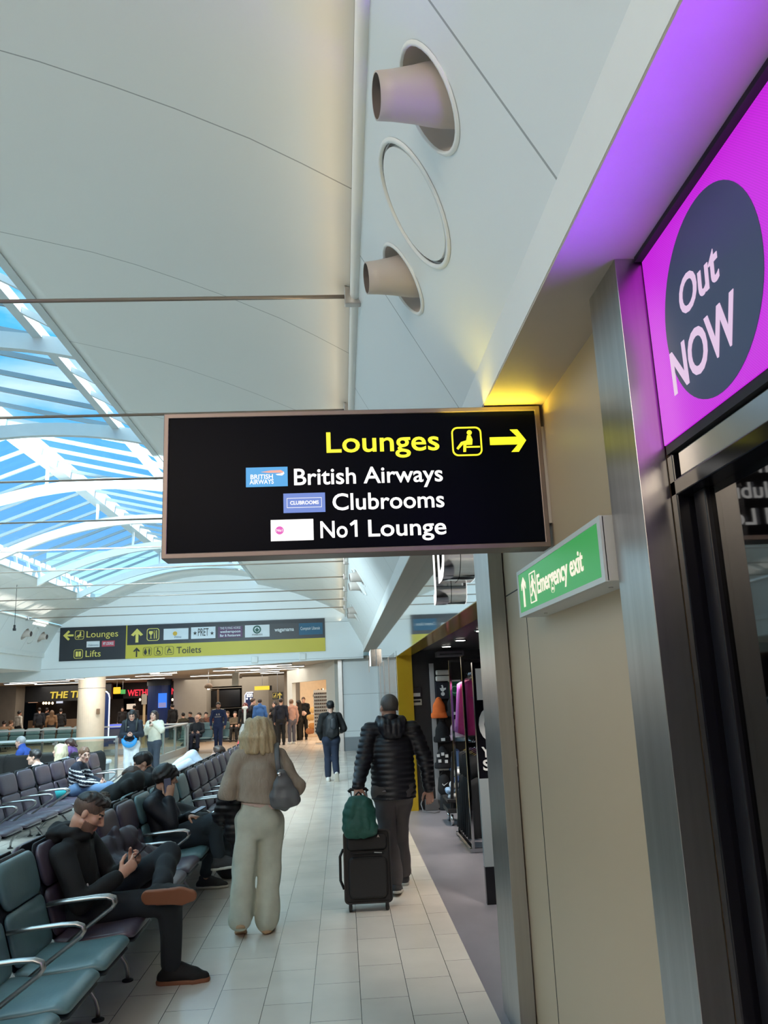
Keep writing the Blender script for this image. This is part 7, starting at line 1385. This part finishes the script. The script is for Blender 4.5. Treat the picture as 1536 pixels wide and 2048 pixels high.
far_person('tall person in a long dark navy coat, back turned, in the group by the shop', -2.36, 31.3, 0.1, 1.70, sk1, ('short', (40, 32, 30)), cloth('coat_navy_far', (20, 26, 42)), C_blk, hem=0.5)
far_person('woman in a pink and beige coat beside the navy coat', -1.98, 31.6, 0.5, 1.64, sk1, ('short', (120, 90, 70)), cloth('coat_blush', (196, 152, 136)), cloth('trouser_grey_far', (96, 92, 100)), shoes=S_wht, hem=0.25, tk=dict(paint=lambda M: np.where(M[:, 2] > 1.28, 1, 0), **{}) if False else {})
far_person('dark-haired woman in black facing left between the pink coat and the black coat', -1.82, 34.0, 1.3, 1.58, sk1, ('long', (24, 20, 22)), C_blk, C_blk)
J = stand(1.70, armR=((0.27, 0.02, 1.12), (0.10, 0.22, 1.06))); far_person('man in an open black coat and pale shirt carrying a pink and white bag', -1.66, 34.4, P180, 1.70, sk1, ('short', (90, 70, 56)), C_blk, C_blk, J, hem=0.2)
lump('carrier_bag', 'pink and white bundle held by the man in the open black coat', 'bag', [Cap((-1.83, 34.1, 1.06), (-1.62, 34.1, 1.05), 0.10, 0.09)], cloth('bundle_pink', (226, 190, 176)), 0.02, 0.012, 26, 3, 'bag_body')
far_person('woman in dark clothes holding a phone at the left of the group', -2.72, 33.0, P180-0.6, 1.58, sk1, ('long', (30, 24, 24)), C_blk2, C_blk, J=stand(1.58, armR=((0.22, 0.02, 1.0), (0.06, 0.25, 1.10))))
lump('wheeled_case', 'olive suitcase standing behind the man in the open black coat', 'suitcase', [Cap((-1.95, 35.0, 0.15), (-1.95, 35.0, 0.75), 0.17, None, (Y_, 0.6))], mat('case_olive', srgb(92, 84, 60), 0.5), 0.025, 0.0, 20, 1, 'body')
# tables and guests further back
CR_ = [('person in a white jacket standing at the far left', 37, 41, 1.60, (200, 196, 186), -0.6), ('man in a dark coat standing at the pub counter', 78, 42.5, 1.70, (24, 28, 38), 0.5), ('woman with long light brown hair and a tan coat at the pub counter', 103, 41.5, 1.55, (128, 98, 70), 0.2), ('person in black standing right of the tan coat', 121, 43, 1.60, (20, 20, 24), 0.4), ('person in black behind the dark coat', 92, 44, 1.68, (22, 22, 26), -0.5), ('person in a dark top behind the counter of the red-lettered pub', 245, 44.5, 1.55, (34, 30, 32), P180), ('person in a grey top near the red-lettered pub', 268, 44.8, 1.6, (70, 70, 74), 0.4), ('person in dark clothes right of the blue kiosk', 345, 39.5, 1.62, (28, 30, 34), 0.8)]
for i, (lab, px, Y, h, col, rz) in enumerate(CR_):
    p = at(px, 1440, Y); far_person(lab, p.x, Y, rz, h, sk1 if i % 2 else sk2, ('long' if 'woman' in lab else 'short', (110, 84, 60) if 'brown' in lab else (28, 24, 24)), cloth('crowd_%d' % i, col), C_blk, hem=0.25)
SE_ = [('seated diner in beige at the far left edge', 8, 37, (150, 122, 96), 0.4), ('seated diner in tan beside the far left edge', 22, 37.5, (176, 146, 116), -0.5), ('seated diner in a rust brown top right of the kiosk', 412, 37, (110, 70, 56), P180), ('seated diner in dark brown behind the bald man', 398, 36, (62, 48, 42), 2.4), ('seated diner in black left of the cash machine sign', 455, 36.5, (26, 24, 26), 2.8), ('seated diner in khaki left of the white scarf', 470, 35.5, (92, 80, 62), P180), ('seated diner in burgundy beyond the tracksuit', 425, 39, (80, 40, 46), 3.4), ('seated diner in charcoal beyond the tracksuit', 445, 39.5, (40, 40, 46), 2.9), ('seated diner in olive by the beige block', 366, 38, (70, 66, 50), 0.5), ('seated diner in navy by the beige block', 380, 39.5, (36, 40, 56), 2.6)]
for i, (lab, px, Y, col, rz) in enumerate(SE_):
    p = at(px, 1450, Y); far_person(lab, p.x, Y, rz, 1.7, sk1, ('short', ((40, 30, 26), (100, 76, 56), (26, 22, 22))[i % 3]), cloth('diner_%d' % i, col), C_blk, sit(), cut=False)
    t = thing('dining_chair', 'dark dining chair under the '+lab.split(' ', 1)[1] if len(lab.split()) < 12 else 'dark dining chair under a diner', 'chair', (0, 0, 0), 0, 'dining chairs in the food court')
    MB().box(-0.21, 0.21, -0.2, 0.2, 0.40, 0.44).build('seat', M_blackm, t); MB().box(-0.21, 0.21, -0.24, -0.21, 0.44, 0.85).build('backrest', M_blackm, t)
    for sx_ in (-1, 1):
        for sy_ in (-1, 1): MB().cyl((sx_*0.18, sy_*0.18, 0.40), (sx_*0.2, sy_*0.2, 0), 0.015, 6).build('leg', M_blackm, t)
    t.location = (p.x, Y, 0); t.rotation_euler = (0, 0, rz)
for i, (px, Y) in enumerate(((14, 36), (405, 36.8), (462, 36.2), (372, 38.6), (435, 39.2))):
    p = at(px, 1455, Y); t = thing('dining_table', ('small brown table at the far left edge', 'small brown table behind the bald man', 'small brown table left of the white scarf', 'small brown table by the beige block', 'small brown table beyond the tracksuit')[i], 'table', (p.x, Y, 0), 0, 'dining tables in the food court')
    MB().prism(rrect(0.8, 0.8, 0.05), (p.x, Y-0.55, 0.72), X_, Y_, (0, 0, 0.04)).build('top', M_brown, t); MB().cyl((p.x, Y-0.55, 0.72), (p.x, Y-0.55, 0.03), 0.04, 10).build('pedestal', M_blackm, t); MB().lathe([(0.25, 0), (0.25, 0.03)], (p.x, Y-0.55, 0), 20).build('base', M_blackm, t)
# dark teal seats seen through the far balustrade
bench('seat_row', 'teal seats seen through the far balustrade, left of the column', (-14.8, 33.0, 0), 'tttttttt', rz=-L90, arms=())
# lamps over the food court, and a fill light added for the column
for x, y, e_ in ((-11, 34, 240), (-4.5, 33, 260), (-13, 42, 220), (-5, 41, 220)): area('food_court_lamp', (x, y, 2.78), (x, y, 0), 6, 5, e_, (1.0, 0.92, 0.80))
area('column_fill', (-8.0, 26.9, 2.80), (-8.3, 28.4, 1.2), 3.0, 0.4, 90, (1.0, 0.94, 0.85))  # extra fill in place of rooflight reaching the column
